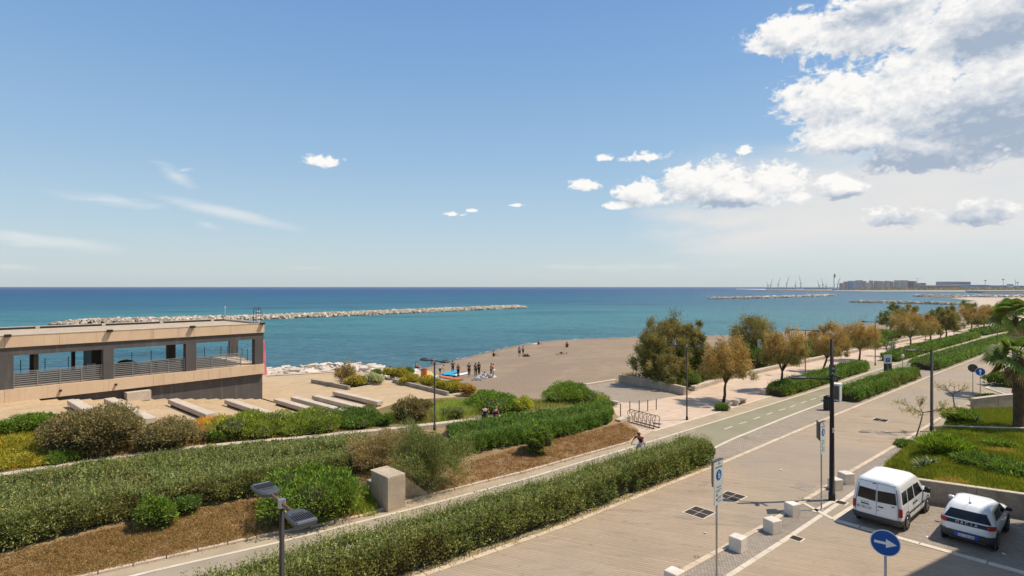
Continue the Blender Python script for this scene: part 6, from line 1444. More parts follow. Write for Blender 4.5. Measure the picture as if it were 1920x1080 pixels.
POSE = dict(stand={}, bend=dict(spi=(0, .10, 1.08), che=(0, .28, 1.22), nec=(0, .38, 1.28), hea=(0, .45, 1.33), top=(0, .50, 1.41), nos=(0, .53, 1.29), shL=(.18, .32, 1.22), shR=(-.18, .32, 1.22), elL=(.2, .40, .97), elR=(-.2, .40, .97), wrL=(.15, .50, .75), wrR=(-.15, .5, .75), haL=(.14, .53, .69), haR=(-.14, .53, .69)),
            walk=dict(knL=(.10, .20, .52), anL=(.10, .28, .09), toL=(.10, .43, .05), knR=(-.10, -.02, .50), anR=(-.10, -.30, .14), toR=(-.10, -.18, .03), elL=(.22, -.12, 1.14), wrL=(.23, -.18, .92), haL=(.23, -.17, .85), elR=(-.22, .10, 1.13), wrR=(-.22, .26, .95), haR=(-.22, .30, .90)),
            arms=dict(elL=(.28, .05, 1.14), wrL=(.12, .20, 1.05), haL=(.06, .22, 1.05), elR=(-.28, .05, 1.14), wrR=(-.12, .20, 1.03), haR=(-.06, .22, 1.03)),
            sit=dict(pel=(0, 0, .12), spi=(0, -.03, .30), che=(0, -.01, .52), nec=(0, .02, .65), hea=(0, .04, .74), top=(0, .04, .84), nos=(0, .14, .75), shL=(.18, 0, .57), shR=(-.18, 0, .57), elL=(.24, .12, .34), elR=(-.24, .12, .34), wrL=(.14, .32, .36), wrR=(-.14, .32, .36), haL=(.12, .37, .38), haR=(-.12, .37, .38), hiL=(.09, .03, .11), hiR=(-.09, .03, .11), knL=(.13, .40, .36), knR=(-.13, .42, .34), anL=(.12, .68, .07), anR=(-.12, .72, .07), toL=(.12, .82, .05), toR=(-.12, .86, .05)),
            perch=dict(pel=(0, 0, .12), spi=(0, .0, .30), che=(0, .06, .50), nec=(0, .12, .62), hea=(0, .17, .70), top=(0, .19, .80), nos=(0, .27, .70), shL=(.18, .06, .55), shR=(-.18, .06, .55), elL=(.25, .10, .32), elR=(-.25, .10, .32), wrL=(.16, .30, .24), wrR=(-.16, .30, .24), haL=(.13, .36, .22), haR=(-.13, .36, .22), hiL=(.09, .05, .10), hiR=(-.09, .05, .10), knL=(.13, .45, .08), knR=(-.13, .46, .08), anL=(.12, .48, -.34), anR=(-.12, .48, -.34), toL=(.12, .62, -.40), toR=(-.12, .62, -.40)),
            lie=dict(pel=(0, 0, .12), spi=(0, -.18, .12), che=(0, -.40, .13), nec=(0, -.53, .14), hea=(0, -.63, .16), top=(0, -.74, .15), nos=(.0, -.62, .26), shL=(.18, -.46, .12), shR=(-.18, -.46, .12), elL=(.36, -.60, .07), elR=(-.36, -.60, .07), wrL=(.20, -.76, .06), wrR=(-.20, -.76, .06), haL=(.12, -.80, .06), haR=(-.12, -.80, .06), hiL=(.09, .05, .11), hiR=(-.09, .05, .11), knL=(.12, .48, .10), knR=(-.12, .48, .10), anL=(.12, .90, .06), anR=(-.12, .90, .06), toL=(.14, 1.0, .12), toR=(-.14, 1.0, .12)),
            kneel=dict(pel=(0, 0, .38), spi=(0, .10, .52), che=(0, .26, .64), nec=(0, .36, .70), hea=(0, .43, .76), top=(0, .48, .84), nos=(0, .52, .72), shL=(.18, .28, .66), shR=(-.18, .28, .66), elL=(.20, .40, .42), elR=(-.20, .40, .42), wrL=(.14, .55, .22), wrR=(-.14, .55, .22), haL=(.13, .60, .15), haR=(-.13, .60, .15), hiL=(.09, .02, .34), hiR=(-.09, .02, .34), knL=(.13, .22, .08), knR=(-.13, .22, .08), anL=(.12, -.22, .07), anR=(-.12, -.22, .07), toL=(.12, -.34, .05), toR=(-.12, -.34, .05)),
            cycle=dict(pel=(0, -.18, 1.02), spi=(0, -.10, 1.20), che=(0, .06, 1.38), nec=(0, .14, 1.49), hea=(0, .19, 1.57), top=(0, .19, 1.67), nos=(0, .28, 1.57), shL=(.19, .08, 1.42), shR=(-.19, .08, 1.42), elL=(.33, .22, 1.22), elR=(-.33, .22, 1.22), wrL=(.30, .44, 1.06), wrR=(-.30, .44, 1.06), haL=(.28, .50, 1.04), haR=(-.28, .50, 1.04), hiL=(.09, -.15, .97), hiR=(-.09, -.15, .97), knL=(.12, .22, .78), knR=(-.12, .12, .60), anL=(.12, .10, .38), anR=(-.12, .0, .18), toL=(.12, .24, .34), toR=(-.12, .14, .14)))
def person(label, p, face, pose='stand', top=None, legs=None, hair=(.05, .03, .02), skin='light', group=None, s=1.0, sleeves=False, legfull=True):
    root = empty('person', p, face, label, 'person', group); J = dict(JT); J.update(POSE[pose]); J = {k: Vector(v)*s for k, v in J.items()}
    def rad_(k): return RD.get(k, RD.get(k[:-1], .05))*s
    def skinmesh(name, keys, edges, rr, m, root_k, fingers=False):
        idx = {k: i for i, k in enumerate(keys)}; V = [tuple(J[k]) for k in keys]; E = [(idx[a], idx[b]) for a, b in edges]; R = [rr(k) for k in keys]; roots = [idx[root_k]]
        if fingers:
            for sd in 'LR':
                h_ = J['ha'+sd]; w_ = J['wr'+sd]; d = (h_-w_).normalized(); sx = 1 if sd == 'L' else -1; side = Vector((0, 1, 0)).cross(d) if abs(d.y) < .7 else Vector((1, 0, 0)); side = d.cross(Vector((sx, 0, 0))).normalized() if d.cross(Vector((sx, 0, 0))).length > .2 else Vector((1, 0, 0))
                for k, (o_, l) in enumerate(((-.026, .060), (-.009, .072), (.009, .068), (.025, .052))):
                    b_ = len(V); a0 = h_+side*o_*s; a1 = a0+d*l*.55*s; a2 = a1+(d*.8+Vector((-sx*.5, 0, 0))).normalized()*l*.5*s; V += [tuple(a0), tuple(a1), tuple(a2)]; R += [.0095*s, .009*s, .007*s]; E += [(b_, b_+1), (b_+1, b_+2)]; roots.append(b_)
                b_ = len(V); a0 = w_.lerp(h_, .6)+side*.02*s; a1 = a0+(side*.8+d*.5).normalized()*.04*s; a2 = a1+(d+side*.1).normalized()*.03*s; V += [tuple(a0), tuple(a1), tuple(a2)]; R += [.011*s, .010*s, .008*s]; E += [(b_, b_+1), (b_+1, b_+2)]; roots.append(b_)
        me = bpy.data.meshes.new(name); me.from_pydata(V, E, []); me.materials.append(m); o = bpy.data.objects.new(name, me); COL.objects.link(o); o.parent = root
        md = o.modifiers.new('skin', 'SKIN'); md.use_smooth_shade = True; md.branch_smoothing = .4; o.modifiers.new('sub', 'SUBSURF').levels = 1; o.modifiers['sub'].render_levels = 1
        sv = me.skin_vertices[0].data
        for i, r in enumerate(R): sv[i].radius = (r, r)
        for i in range(len(V)): sv[i].use_root = i in roots
        return o
    keys = list(J.keys()); skinmesh('body', keys, ED, rad_, SK[skin], 'pel', fingers=(s > 0))
    if top:
        kk = ['pel', 'spi', 'che', 'nec', 'shL', 'shR', 'elL', 'elR']; J['nec0'] = J['nec']
        ee = [('pel', 'spi'), ('spi', 'che'), ('che', 'shL'), ('che', 'shR')]
        J['ueL'] = J['shL'].lerp(J['elL'], .95 if sleeves else .55); J['ueR'] = J['shR'].lerp(J['elR'], .95 if sleeves else .55); kk = ['pel', 'spi', 'che', 'shL', 'shR', 'ueL', 'ueR']; ee += [('shL', 'ueL'), ('shR', 'ueR')]
        skinmesh('shirt', kk, ee, lambda k: {'pel': .135, 'spi': .130, 'che': .152, 'shL': .078, 'shR': .078, 'ueL': .058, 'ueR': .058}[k]*s, cloth(*top) if isinstance(top, tuple) else CL[top], 'spi')
    if legs:
        f = .93 if legfull else .45
        J['lkL'] = J['knL'].lerp(J['anL'], .92) if legfull else J['hiL'].lerp(J['knL'], .8); J['lkR'] = J['knR'].lerp(J['anR'], .92) if legfull else J['hiR'].lerp(J['knR'], .8)
        kk = ['pel', 'hiL', 'hiR', 'lkL', 'lkR']+(['knL', 'knR'] if legfull else []); ee = [('pel', 'hiL'), ('pel', 'hiR')]+([('hiL', 'knL'), ('hiR', 'knR'), ('knL', 'lkL'), ('knR', 'lkR')] if legfull else [('hiL', 'lkL'), ('hiR', 'lkR')])
        skinmesh('trousers' if legfull else 'shorts', kk, ee, lambda k: {'p': .142, 'h': .104, 'k': .074, 'l': .058 if legfull else .088}[k[0]]*s, CL[legs], 'pel')
    hd_ = J['hea']; tp = J['top']; ax = (tp-hd_).normalized(); hm = MB(); fwd = (J['nos']-hd_).normalized(); V = []; n_ = 10
    sdv = ax.cross(fwd).normalized()
    for j in range(6):
        ph = -.55+j*.42
        for i in range(n_):
            a = i/n_*6.2832; rr = .104*s*math.cos(min(ph, 1.5)); fr = math.cos(a); V.append(hd_+ax*(.03+.10*math.sin(min(ph, 1.55)))*s-fwd*.018*s+fwd*rr*fr*(1 if ph > .25 or fr < .3 else .4)+sdv*rr*math.sin(a))
    hm.add(V, [(j*n_+i, j*n_+(i+1) % n_, (j+1)*n_+(i+1) % n_, (j+1)*n_+i) for j in range(5) for i in range(n_)]+[tuple(range(5*n_, 6*n_))])
    hk = 'hair%.2f%.2f' % (hair[0], hair[1]); MT.setdefault(hk, plain('hair', hair, .7)); hm.build('hair', MT[hk], root, smooth=True)
    ey = MB()
    for sx in (-.03, .03): ey.box(hd_+fwd*.087*s+sdv*sx*s+ax*.02*s, (.014*s, .014*s, .014*s))
    ey.build('eyes', MT['black'], root); MB().box(hd_+fwd*.085*s-ax*.035*s, (.03*s, .012*s, .01*s)).build('mouth', MT['red'], root)
    return root
gb = 'people around the boards on the beach'
def onb(px, py): return hit(px, py)
person('person in white shirt and teal shorts bending over the boards', onb(825, 706), -1.2, 'bend', 'white', 'teal', group=gb, legfull=False)
person('tall person in dark clothes behind the blue board', onb(849, 700), .3, 'arms', 'black', 'navy', group=gb)
person('person with red top and dark trousers by the blue board', onb(859, 707), -.6, 'arms', 'red', 'navy', skin='tan', group=gb, s=.95)
person('person in black wetsuit standing alone between the boards and the pair', onb(879.5, 706), 2.8, 'arms', 'black', 'black', group=gb)
person('slim person in black leggings with bare arms, left of a standing pair', onb(892, 706), .4, 'stand', 'brown', 'black', skin='tan', group=gb)
person('person partly behind the one in black leggings', onb(898, 703), -.8, 'arms', 'black', 'black', skin='tan', group=gb, s=.97)
person('person in white kneeling over the pale cloth', onb(902, 711), -1.2, 'kneel', 'white', 'white', group=gb)
person('dark haired person in brown at the end of the pale cloth', onb(921, 707), 1.4, 'stand', 'brown', 'brown', skin='tan', group=gb)
person('person in white shorts at the far end of the group', onb(925, 708), 1.0, 'arms', 'skin', 'white', group=gb, legfull=False)
person('person sitting alone at the water line beyond the group', onb(925, 668), -1.5, 'sit', 'black', 'black', skin='tan', legfull=False, s=1.15)
gp_ = 'people farther along the beach'
person('person standing at the water line, first of a pair', onb(974, 669.5), .2, 'stand', 'grey', 'black', skin='tan', group=gp_, legfull=False)
person('taller person of the pair at the water line', onb(981, 667), .9, 'arms', 'skin', 'navy', skin='tan', group=gp_, legfull=False)
person('person sitting beside a white towel close to the water', onb(1009, 646), -1.4, 'sit', 'black', 'black', group=gp_, legfull=False, s=1.1)
person('person sitting upright in the middle of the beach', onb(1063, 651), -.2, 'sit', 'brown', 'black', skin='tan', group=gp_, legfull=False, s=1.2)
person('person sunbathing flat on the sand', onb(1054, 663), 1.35, 'lie', None, 'brown', group=gp_, legfull=False, s=1.1)
person('pale person sitting with legs out by the shore rocks and sand', onb(780, 692), -1.2, 'sit', 'skin', 'black', group=gp_, legfull=False, s=1.2)
person('person in pink sitting near the slim lamp head', onb(810, 684), -1.2, 'sit', 'pink', 'pink', group=gp_, legfull=False, s=1.2)
person('person in pink and white sitting at the end of the pale rocks', onb(732, 699), 0, 'sit', 'pink', 'red', group=gp_, legfull=False, s=1.15)
pr_ = 'pair sitting on the shore rocks'
person('person with white cap and dark coat sitting on the pale rocks', G(632, 701, -.45), .3, 'sit', 'black', 'navy', hair=(.7, .7, .7), group=pr_, sleeves=True, s=1.15)
person('second seated person of the pair on the rocks, capless and dark', G(637, 701, -.45)+V3(.3, .2, 0), -.3, 'sit', 'navy', 'black', hair=(.04, .03, .03), group=pr_, sleeves=True, s=1.15)
cz = [G(909, 784, 1.32), G(928, 782, 1.26)]
person('person in dark navy shirt sitting on the coping with back to the road', cz[0]+V3(0, .05, 0), .1, 'perch', 'navy', 'black', group='couple sitting on the coping')
person('fair haired person in maroon sitting on the coping, hunched forward', cz[1]+V3(0, .05, -.08), -.5, 'perch', 'maroon', 'pink', hair=(.30, .17, .07), group='couple sitting on the coping', s=.95)
# passers-by and cyclist
person('grey clad passer-by walking on the promenade beyond the thin green tree', G(1671.5, 661.5), .6, 'walk', 'khaki', 'grey', skin='tan', group='passers-by on the promenade')
person('passer-by carrying a bag beside the grey clad one', G(1675.5, 661), .5, 'walk', 'grey', 'navy', skin='tan', group='passers-by on the promenade')
person('small figure far off on the promenade by the long hedge', G(1764, 637), .5, 'walk', 'black', 'grey', group='passers-by on the promenade')
cyp = Vector((7.35, 32.6, .004)); cyr = rad(41.8-90+180+6)
person('cyclist in maroon and black with white shorts riding towards the pavilion', cyp, cyr, 'cycle', 'maroon', 'white', skin='tan', legfull=False, sleeves=False)
def bicycle(label, p, rz):
    r = empty('bicycle', p, rz, label, 'bicycle')
    for y in (-.50, .55):
        w_ = MB(); V = []; n_ = 22
        w_.tube([(0, y+math.cos(a/22*6.2832)*.33, .345+math.sin(a/22*6.2832)*.33) for a in range(23)], .018, 6, cap=False); o = w_.build('wheel', MT['rubber'], r)
        s_ = MB()
        for k in range(8): a = k/8*6.2832; s_.tube([(0, y, .345), (0, y+math.cos(a)*.32, .345+math.sin(a)*.32)], .004, 3)
        s_.build('spokes', MT['steel'], o)
    f = MB()
    for a, b_ in (((0, -.50, .345), (0, -.08, .33)), ((0, -.08, .33), (0, -.20, .85)), ((0, -.20, .80), (0, .40, .82)), ((0, -.08, .33), (0, .42, .72)), ((0, .40, .92), (0, .55, .345)), ((0, -.50, .345), (0, -.19, .75)), ((0, .40, .82), (0, .38, 1.0))): f.tube([a, b_], .017, 6)
    f.build('frame', MT['steel'], r); MB().tube([(-.30, .48, 1.03), (-.12, .40, 1.02), (.12, .40, 1.02), (.30, .48, 1.03)], .014, 6).build('handlebar', MT['black'], r)
    MB().box((0, -.24, .90), (.14, .26, .05), bev=.015).build('saddle', MT['black'], r); MB().tube([(-.13, -.08, .33), (.13, -.08, .33)], .02, 6).build('pedals', MT['black'], r)
bicycle('bicycle under the cyclist on the path', cyp, cyr)
# ================================================================== BEACH THINGS
def board(label, a, b, wd, col, group='boards lying on the beach', th=.12, lift=.06):
    A, B = onb(*a), onb(*b); d = B-A; L = d.length; r = empty('paddle_board', (A+B)/2+V3(0, 0, lift), math.atan2(d.y, d.x), label, 'board', group); k = 'board_'+label[:9]; m_ = plain('board_paint', col, .35); V = []; n_ = 12
    for z, q in ((0, .85), (th*.5, 1), (th, .8)):
        for s_ in (1, -1):
            for i in range(n_+1): t = i/n_ if s_ == 1 else 1-i/n_; V.append(((t-.5)*L*(.98+.02*q), s_*wd/2*q*(max(0, 1-abs(2*t-1)**2.6))**.6, z+.10*abs(2*t-1)**4))
    m = 2*(n_+1); MB().add(V, [tuple(reversed(range(m))), tuple(range(2*m, 3*m))]+[(k_*m+i, k_*m+(i+1) % m, (k_+1)*m+(i+1) % m, (k_+1)*m+i) for k_ in range(2) for i in range(m)]).build('hull', m_, r, smooth=False)
    MB().box((-.05*L, 0, th+.012), (L*.34, wd*.5, .015)).build('deck_pad', MT['greyhead'], r); MB().box((-L*.42, 0, -.03), (.18, .02, .14)).build('fin', MT['black'], r)
board('long orange paddle board lying along the flower bed', (822, 709), (869, 713), .75, (.70, .17, .05)); board('bright blue paddle board under the bending person', (828, 706), (857, 699), .95, (.02, .33, .60), th=.22)
board('turquoise board in front of the bright blue one', (832, 703), (862, 706), .8, (.03, .42, .52)); board('white board to the east of the blue ones', (850, 707), (877, 701), .7, (.72, .72, .72))
board('pale mint board nearest the flower bed', (820, 714), (850, 716), .6, (.45, .55, .45)); board('pale turquoise board beside the yellow tent', (804, 710), (822, 707), .8, (.30, .50, .48))
def clothpile(label, px, py, L, W, H, rz, col, cat='cloth', seed=1, name='beach_cloth'):
    p = onb(px, py); V = []; nx_, ny = 18, 10; R_ = random.Random(seed)
    for j in range(ny+1):
        for i in range(nx_+1):
            x = (i/nx_-.5)*L; y = (j/ny-.5)*W*(.7+.3*math.sin(i*.9+seed)); z = H*max(0, (.5+.5*math.sin(i*1.1+j*.7+seed)))*(1-abs(2*j/ny-1)**2)*(1-abs(2*i/nx_-1)**4)+.02; V.append((x, y, z))
    o = MB().add(V, [(j*(nx_+1)+i, j*(nx_+1)+i+1, (j+1)*(nx_+1)+i+1, (j+1)*(nx_+1)+i) for j in range(ny) for i in range(nx_)]).build(name, plain('fabric', col, .8), None, smooth=True); o.location = p; o.rotation_euler = (0, 0, rz); md = o.modifiers.new('thick', 'SOLIDIFY'); md.thickness = .03
    tag(o, label, cat); return o
clothpile('pale grey blue kite cloth heaped on the sand beside the kneeling person', 912, 708, 2.6, 1.0, .45, .35, (.50, .52, .52)); clothpile('dark and white bundle of bags in front of the kneeling person', 895, 713, 1.4, .6, .3, -.2, (.25, .24, .24), 'bags', 5)
clothpile('white towel beside the person sitting near the water', 1004, 645, 1.6, .7, .12, .2, (.72, .72, .72), 'towel', 3, 'towel'); clothpile('dark bag on the sand next to the standing pair', 987, 668.5, 1.2, .6, .45, 0, (.04, .035, .03), 'bag', 4, 'bag')
clothpile('towel under the sunbathing person', 1055, 664, 2.2, 1.0, .04, .2, (.33, .20, .15), 'towel', 6, 'towel')
p = onb(795, 712); r_ = empty('litter_bin', p, 0, 'orange cylindrical bin standing on the beach', 'bin'); MB().lathe([(.36, 0), (.38, .1), (.36, 1.15), (.39, 1.2)], n=14).build('body', plain('bin_orange', (.75, .19, .03), .5), r_, smooth=True); MB().lathe([(.38, 1.2), (.33, 1.32), (.1, 1.38)], n=14).build('lid', MT['brownlid'] if 'brownlid' in MT else MT['rust'], r_, smooth=True)
p = onb(803, 709); r_ = empty('beach_tent', p, .3, 'small yellow beach tent next to the orange bin', 'tent'); V = [(-1.0, -.6, 0), (1.0, -.6, 0), (1.0, .6, 0), (-1.0, .6, 0), (-.35, 0, .95), (.35, 0, .85)]
MB().add(V, [(0, 1, 5, 4), (1, 2, 5), (2, 3, 4, 5), (3, 0, 4), (3, 2, 1, 0)]).build('canopy', plain('tent_yellow', (.75, .55, .20), .8), r_); MB().tube([(-.35, 0, .95), (-.35, 0, 1.0)], .02, 4).build('pole_tip', MT['black'], r_)
# ================================================================== ROCKS: BREAKWATERS AND SHORE
def rock_v(rs, s):
    d = unit(rs.normal(size=(9, 3))); return d*s*rs.uniform(.75, 1.15, (9, 1))
ROCKT = None
def rockfield(name, pts, sizes, m, parent=None, flat=.75, seed=1):
    rs = np.random.default_rng(seed); mb = MB(); V = []; F = []
    for p, s in zip(pts, sizes):
        # squashed jittered cube: 8 corners, 12 triangles
        c = np.array([(a, b_, c_) for a in (-1, 1) for b_ in (-1, 1) for c_ in (-1, 1)], float)*s*.5*rs.uniform(.55, 1.15, (8, 3)); an = rs.uniform(0, 6.28); ca, sa = math.cos(an), math.sin(an); tl = rs.uniform(-.4, .4)
        c = c*np.array([1.25, .9, flat]); x = c[:, 0]*ca-c[:, 1]*sa; y = c[:, 0]*sa+c[:, 1]*ca; z = c[:, 2]+tl*c[:, 0]; b = len(V)
        V += [(p[0]+x[i], p[1]+y[i], p[2]+z[i]) for i in range(8)]; F += [tuple(b+i for i in q) for q in ((0, 1, 3, 2), (4, 6, 7, 5), (0, 4, 5, 1), (2, 3, 7, 6), (0, 2, 6, 4), (1, 5, 7, 3))]
    mb.v = V; mb.f = F; o = mb.build(name, m, None)
    if parent: o.parent = parent; o.location = -parent.location
    return o
def breakwater(label, pxs, wd, ht, n, rs_, seed, m='rocks', pale=1.0):
    P = [G(x, y, -2) for x, y in pxs]; root = empty('breakwater', P[0], 0, label, 'breakwater'); rs = np.random.default_rng(seed)
    R_ = resample(P, 200); L = length(P); pts = []; sz = []
    cr_ = MB(); left = offset(R_[::8]+[R_[-1]], wd*.42); right = offset(R_[::8]+[R_[-1]], -wd*.42)
    mid = [(a+b_)/2+V3(0, 0, ht*.72) for a, b_ in zip(left, right)]
    k = len(mid); V = [tuple(q+V3(0, 0, -.6)) for q in left]+[tuple(q) for q in mid]+[tuple(q+V3(0, 0, -.6)) for q in right]; cr_.v = V; cr_.f = [(i, i+1, k+i+1, k+i) for i in range(k-1)]+[(k+i, k+i+1, 2*k+i+1, 2*k+i) for i in range(k-1)]
    o = cr_.build('mound', MT['wetrock'], root); o.location = -root.location
    for _ in range(n):
        s_ = rs.random()*199; i = int(s_); q = R_[i].lerp(R_[min(i+1, 199)], s_-i); a = rs.normal(0, .30); a = max(-.62, min(.62, a)); t = R_[min(i+1, 199)]-R_[max(i-1, 0)]; nn = Vector((-t.y, t.x, 0)).normalized()
        e = min(s_, 199-s_)/199*L; tap = min(1, .35+e/12); s2 = rs.uniform(.6, 1.25)*rs_; pts.append((q.x+nn.x*a*wd*tap, q.y+nn.y*a*wd*tap, -2.05+ht*tap*(1-(abs(a)/.62)**1.5)*rs.uniform(.75, 1.1))); sz.append(s2)
    tag(rockfield('rocks', pts, sz, MT[m], root, seed=seed), kind='stuff')
    low = [(x, y, -2.0+rs.uniform(0, .25)) for (x, y, z) in pts[:n//4]]
    tag(rockfield('wet_rocks', [(p[0], p[1]-wd*.35*rs.uniform(.6, 1), -1.95) for p in pts[:n//3]], [rs_*.8]*(n//3), MT['wetrock'], root, seed=seed+1), kind='stuff')
    return root
breakwater('long pale rock breakwater running out from behind the pavilion', [(98, 609.5), (240, 605), (400, 601.5), (500, 598), (640, 592.5), (760, 587), (880, 581.5), (985, 576.8)], 5.0, 1.45, 4200, .95, 5)
breakwater('far pale breakwater bank in the bay right of centre', [(1332, 561), (1400, 559.8), (1480, 557.3), (1562, 554.3)], 12, 1.5, 1200, 2.0, 6)
breakwater('low dark rock breakwater behind the far tamarisks', [(1594, 567), (1660, 568.5), (1730, 570), (1812, 572)], 4.5, 1.3, 700, 1.5, 7)
breakwater('thin far spit of rocks before the white beach sheds', [(1713, 556), (1760, 556.5), (1850, 558), (1960, 558)], 12, 1.6, 500, 3.0, 8)
# marker pole on the main breakwater and a swimmer buoy
p = G(422, 600, -2); p.z = -.6; o = MB().tube([(0, 0, 0), (0, 0, 3.6)], .07, 6).tube([(0, 0, 2.9), (0, 0, 3.7)], .22, 8).build('marker_post', MT['offwhite']); o.location = p; tag(o, 'slim pale marker post on the long breakwater', 'post')
# pale rock rim of the plaza: individual broad slabs plus rubble
rs = np.random.default_rng(12); pts = []; sz = []
rim = resample([G(x, y, -.9) for x, y in ((470, 702), (520, 694.5), (560, 692), (600, 689), (640, 687), (680, 689), (715, 695), (745, 701), (775, 703))], 100)
for i, q in enumerate(rim):
    for k in range(9): pts.append((q.x+rs.normal(0, .5), q.y+rs.uniform(-4.5, 1.8), -1.40+rs.uniform(0, .5)+(.0 if k < 5 else -.3))); sz.append(rs.uniform(.7, 1.9))
tag(rockfield('shore_rocks', pts, sz, MT['shorerock'], None, flat=.42, seed=3), 'pale flat rocks heaped along the sea edge of the plaza', 'rocks', kind='stuff')
pts = [(p_.x+rs.normal(0, .4), p_.y+1.9+rs.normal(0, .5), -1.95) for p_ in rim for _ in range(4)]
tag(rockfield('wet_shore_rocks', pts, [rs.uniform(.5, 1.2) for _ in pts], MT['wetrock'], None, flat=.5, seed=4), 'dark wet stones at the foot of the pale shore rocks', 'rocks', kind='stuff')
w_ = MB(); a_ = [G(x, y, -.5) for x, y in ((500, 705), (560, 702), (640, 697), (660, 698))]; struct(strip(a_, .5, -.44).build('plaza_edge', MT['cap']))
# ================================================================== FAR SHORE
def sheet(name, pts, z, m, label=None):
    mb = MB(); P = [G(x, y, z) if len(t_) == 2 else V3(x, y, z) for t_ in pts for (x, y) in [t_[:2]]]; mb.v = [tuple(p) for p in P]; mb.f = [tuple(range(len(P)))]; o = mb.build(name, m); struct(o)
    bm = bmesh.new(); bm.from_mesh(o.data); bmesh.ops.triangulate(bm, faces=bm.faces)
    for f in bm.faces:
        if f.normal.z < 0: f.normal_flip()
    bm.to_mesh(o.data); bm.free(); return o
MT['farsand'] = mat('far_sand', (.52, .42, .32), (.44, .35, .27), scale=.02, fine=.2, bump=0, rough=.95)
sheet('far_beach', [(1800, 582), (1830, 574), (1790, 569), (1830, 564), (1780, 559), (1870, 556), (2400, 556), (2900, 600), (2200, 640)], -1.7, MT['farsand'])
sheet('far_spit', [(1720, 555.6), (1800, 553.6), (1920, 553), (2300, 553), (2300, 559), (1860, 558.5), (1760, 556.6)], -1.6, MT['farsand'])
sheet('far_land', [(1560, 544.4), (1700, 543.9), (2600, 543.2), (2600, 549.5), (1990, 549.5), (1850, 549.2), (1815, 547.2), (1700, 546.8), (1640, 546.8), (1565, 545.8)], -1.2, MT['concrete_g'])
sheet('far_jetty', [(1434, 543.0), (1560, 543.1), (1560, 544.6), (1434, 543.9)], -.5, MT['farsand'])
FM = {}
def fm(n, c): 
    if n not in FM: FM[n] = mat('far_'+n, c, tuple(x*.82 for x in c), scale=.05, fine=.4, bump=0, rough=.9)
    return FM[n]
fm('cream', (.80, .68, .52)); fm('white', (.85, .81, .74)); fm('grey', (.52, .50, .47)); fm('brown', (.55, .40, .30)); fm('pink', (.74, .53, .43)); fm('orange', (.80, .50, .28)); fm('dark', (.20, .19, .18)); fm('bluegrey', (.45, .47, .52)); fm('roofbrown', (.38, .27, .21)); fm('window', (.12, .13, .15)); fm('green', (.06, .09, .04))
YC = 2400.0; SC = YC/FX
def fbuild(label, x0, x1, ytop, col, depth=40, ybase=546.5, Yd=None, floors=None, roofc='grey', group=None, name='apartment_building', cat='building'):
    Y = Yd or YC; s = Y/FX; w_ = (x1-x0)*s; h_ = (ybase-ytop)*s; z0 = CAMH-(ybase-HY)*s; r = empty(name, ((x0+x1)/2*s-CX*s, Y, z0), 0, label, cat, group)
    depth = min(depth, w_*.7) if name == 'apartment_building' else depth; w_ *= .95
    MB().box((0, depth/2, h_/2-3), (w_, depth, h_+6)).build('wall', fm(col, None) if col in FM else FM['cream'], r); MB().box((0, depth/2, h_+.5), (w_+1, depth+1, 1.0)).build('roof', FM[roofc], r)
    fl = floors or max(1, int(h_/3.4)); nc = max(2, int(w_/4.5)); wm = MB()
    for i in range(fl):
        for j in range(nc): wm.box((-w_/2+(j+.5)*w_/nc, -.15, (i+.55)*h_/fl), (w_/nc*.5, .5, h_/fl*.48))
    
    if name == 'apartment_building':
        for i in range(fl):
            for j in range(2): wm.box((w_/2+.15, (j+.5)*depth/2, (i+.55)*h_/fl), (.5, depth/4, h_/fl*.45))
    tag(wm.build('windows', FM['window'], r), kind='stuff'); r.rotation_euler = (0, 0, .36+.25*((x0*7) % 3)/3 if name == 'apartment_building' else .30)
    return r
BL = [(1577, 1584, 531, 'brown'), (1584, 1590, 528.5, 'pink'), (1590, 1597, 529.5, 'cream'), (1597, 1613, 527, 'bluegrey'), (1609, 1620, 526, 'grey'), (1618, 1626, 527.5, 'brown'), (1626, 1634, 530, 'cream'), (1632, 1638, 526.5, 'grey'), (1637, 1649, 532, 'white'), (1642, 1650, 527, 'brown'), (1650, 1656, 527.5, 'pink'), (1655, 1663, 528.5, 'cream'), (1662, 1670, 527, 'pink'), (1669, 1676, 528, 'brown'), (1674, 1683, 530.5, 'white'), (1680, 1687, 527.5, 'grey'), (1686, 1706, 526, 'cream'), (1700, 1708, 530, 'pink'), (1709, 1722, 527.2, 'roofbrown'), (1720, 1729, 531.5, 'pink'), (1728, 1738, 531, 'roofbrown')]
ordn = ['first', 'second', 'third', 'fourth', 'fifth', 'sixth', 'seventh', 'eighth', 'ninth', 'tenth', 'eleventh', 'twelfth', 'thirteenth', 'fourteenth', 'fifteenth', 'sixteenth', 'seventeenth', 'eighteenth', 'nineteenth', 'twentieth', 'last']
for i, (a, b_, yt, c) in enumerate(BL):
    fbuild('far %s apartment block, %s of the harbour town counted from the lighthouse' % ({'bluegrey': 'blue grey', 'roofbrown': 'dark brown'}.get(c, c), ordn[i]), a, b_, yt, c if c in FM else 'cream', Yd=YC+(i % 3)*45, group='buildings of the far harbour town', roofc='white' if i % 3 == 0 else 'roofbrown')
fbuild('far long orange and tan barracks building with pale roof line', 1735, 1812, 535, 'orange', 60, Yd=2300, floors=2, roofc='white', name='barracks_building'); fbuild('far tan wing at the west end of the orange building', 1731, 1760, 536, 'brown', 40, Yd=2260, floors=2, name='barracks_wing')
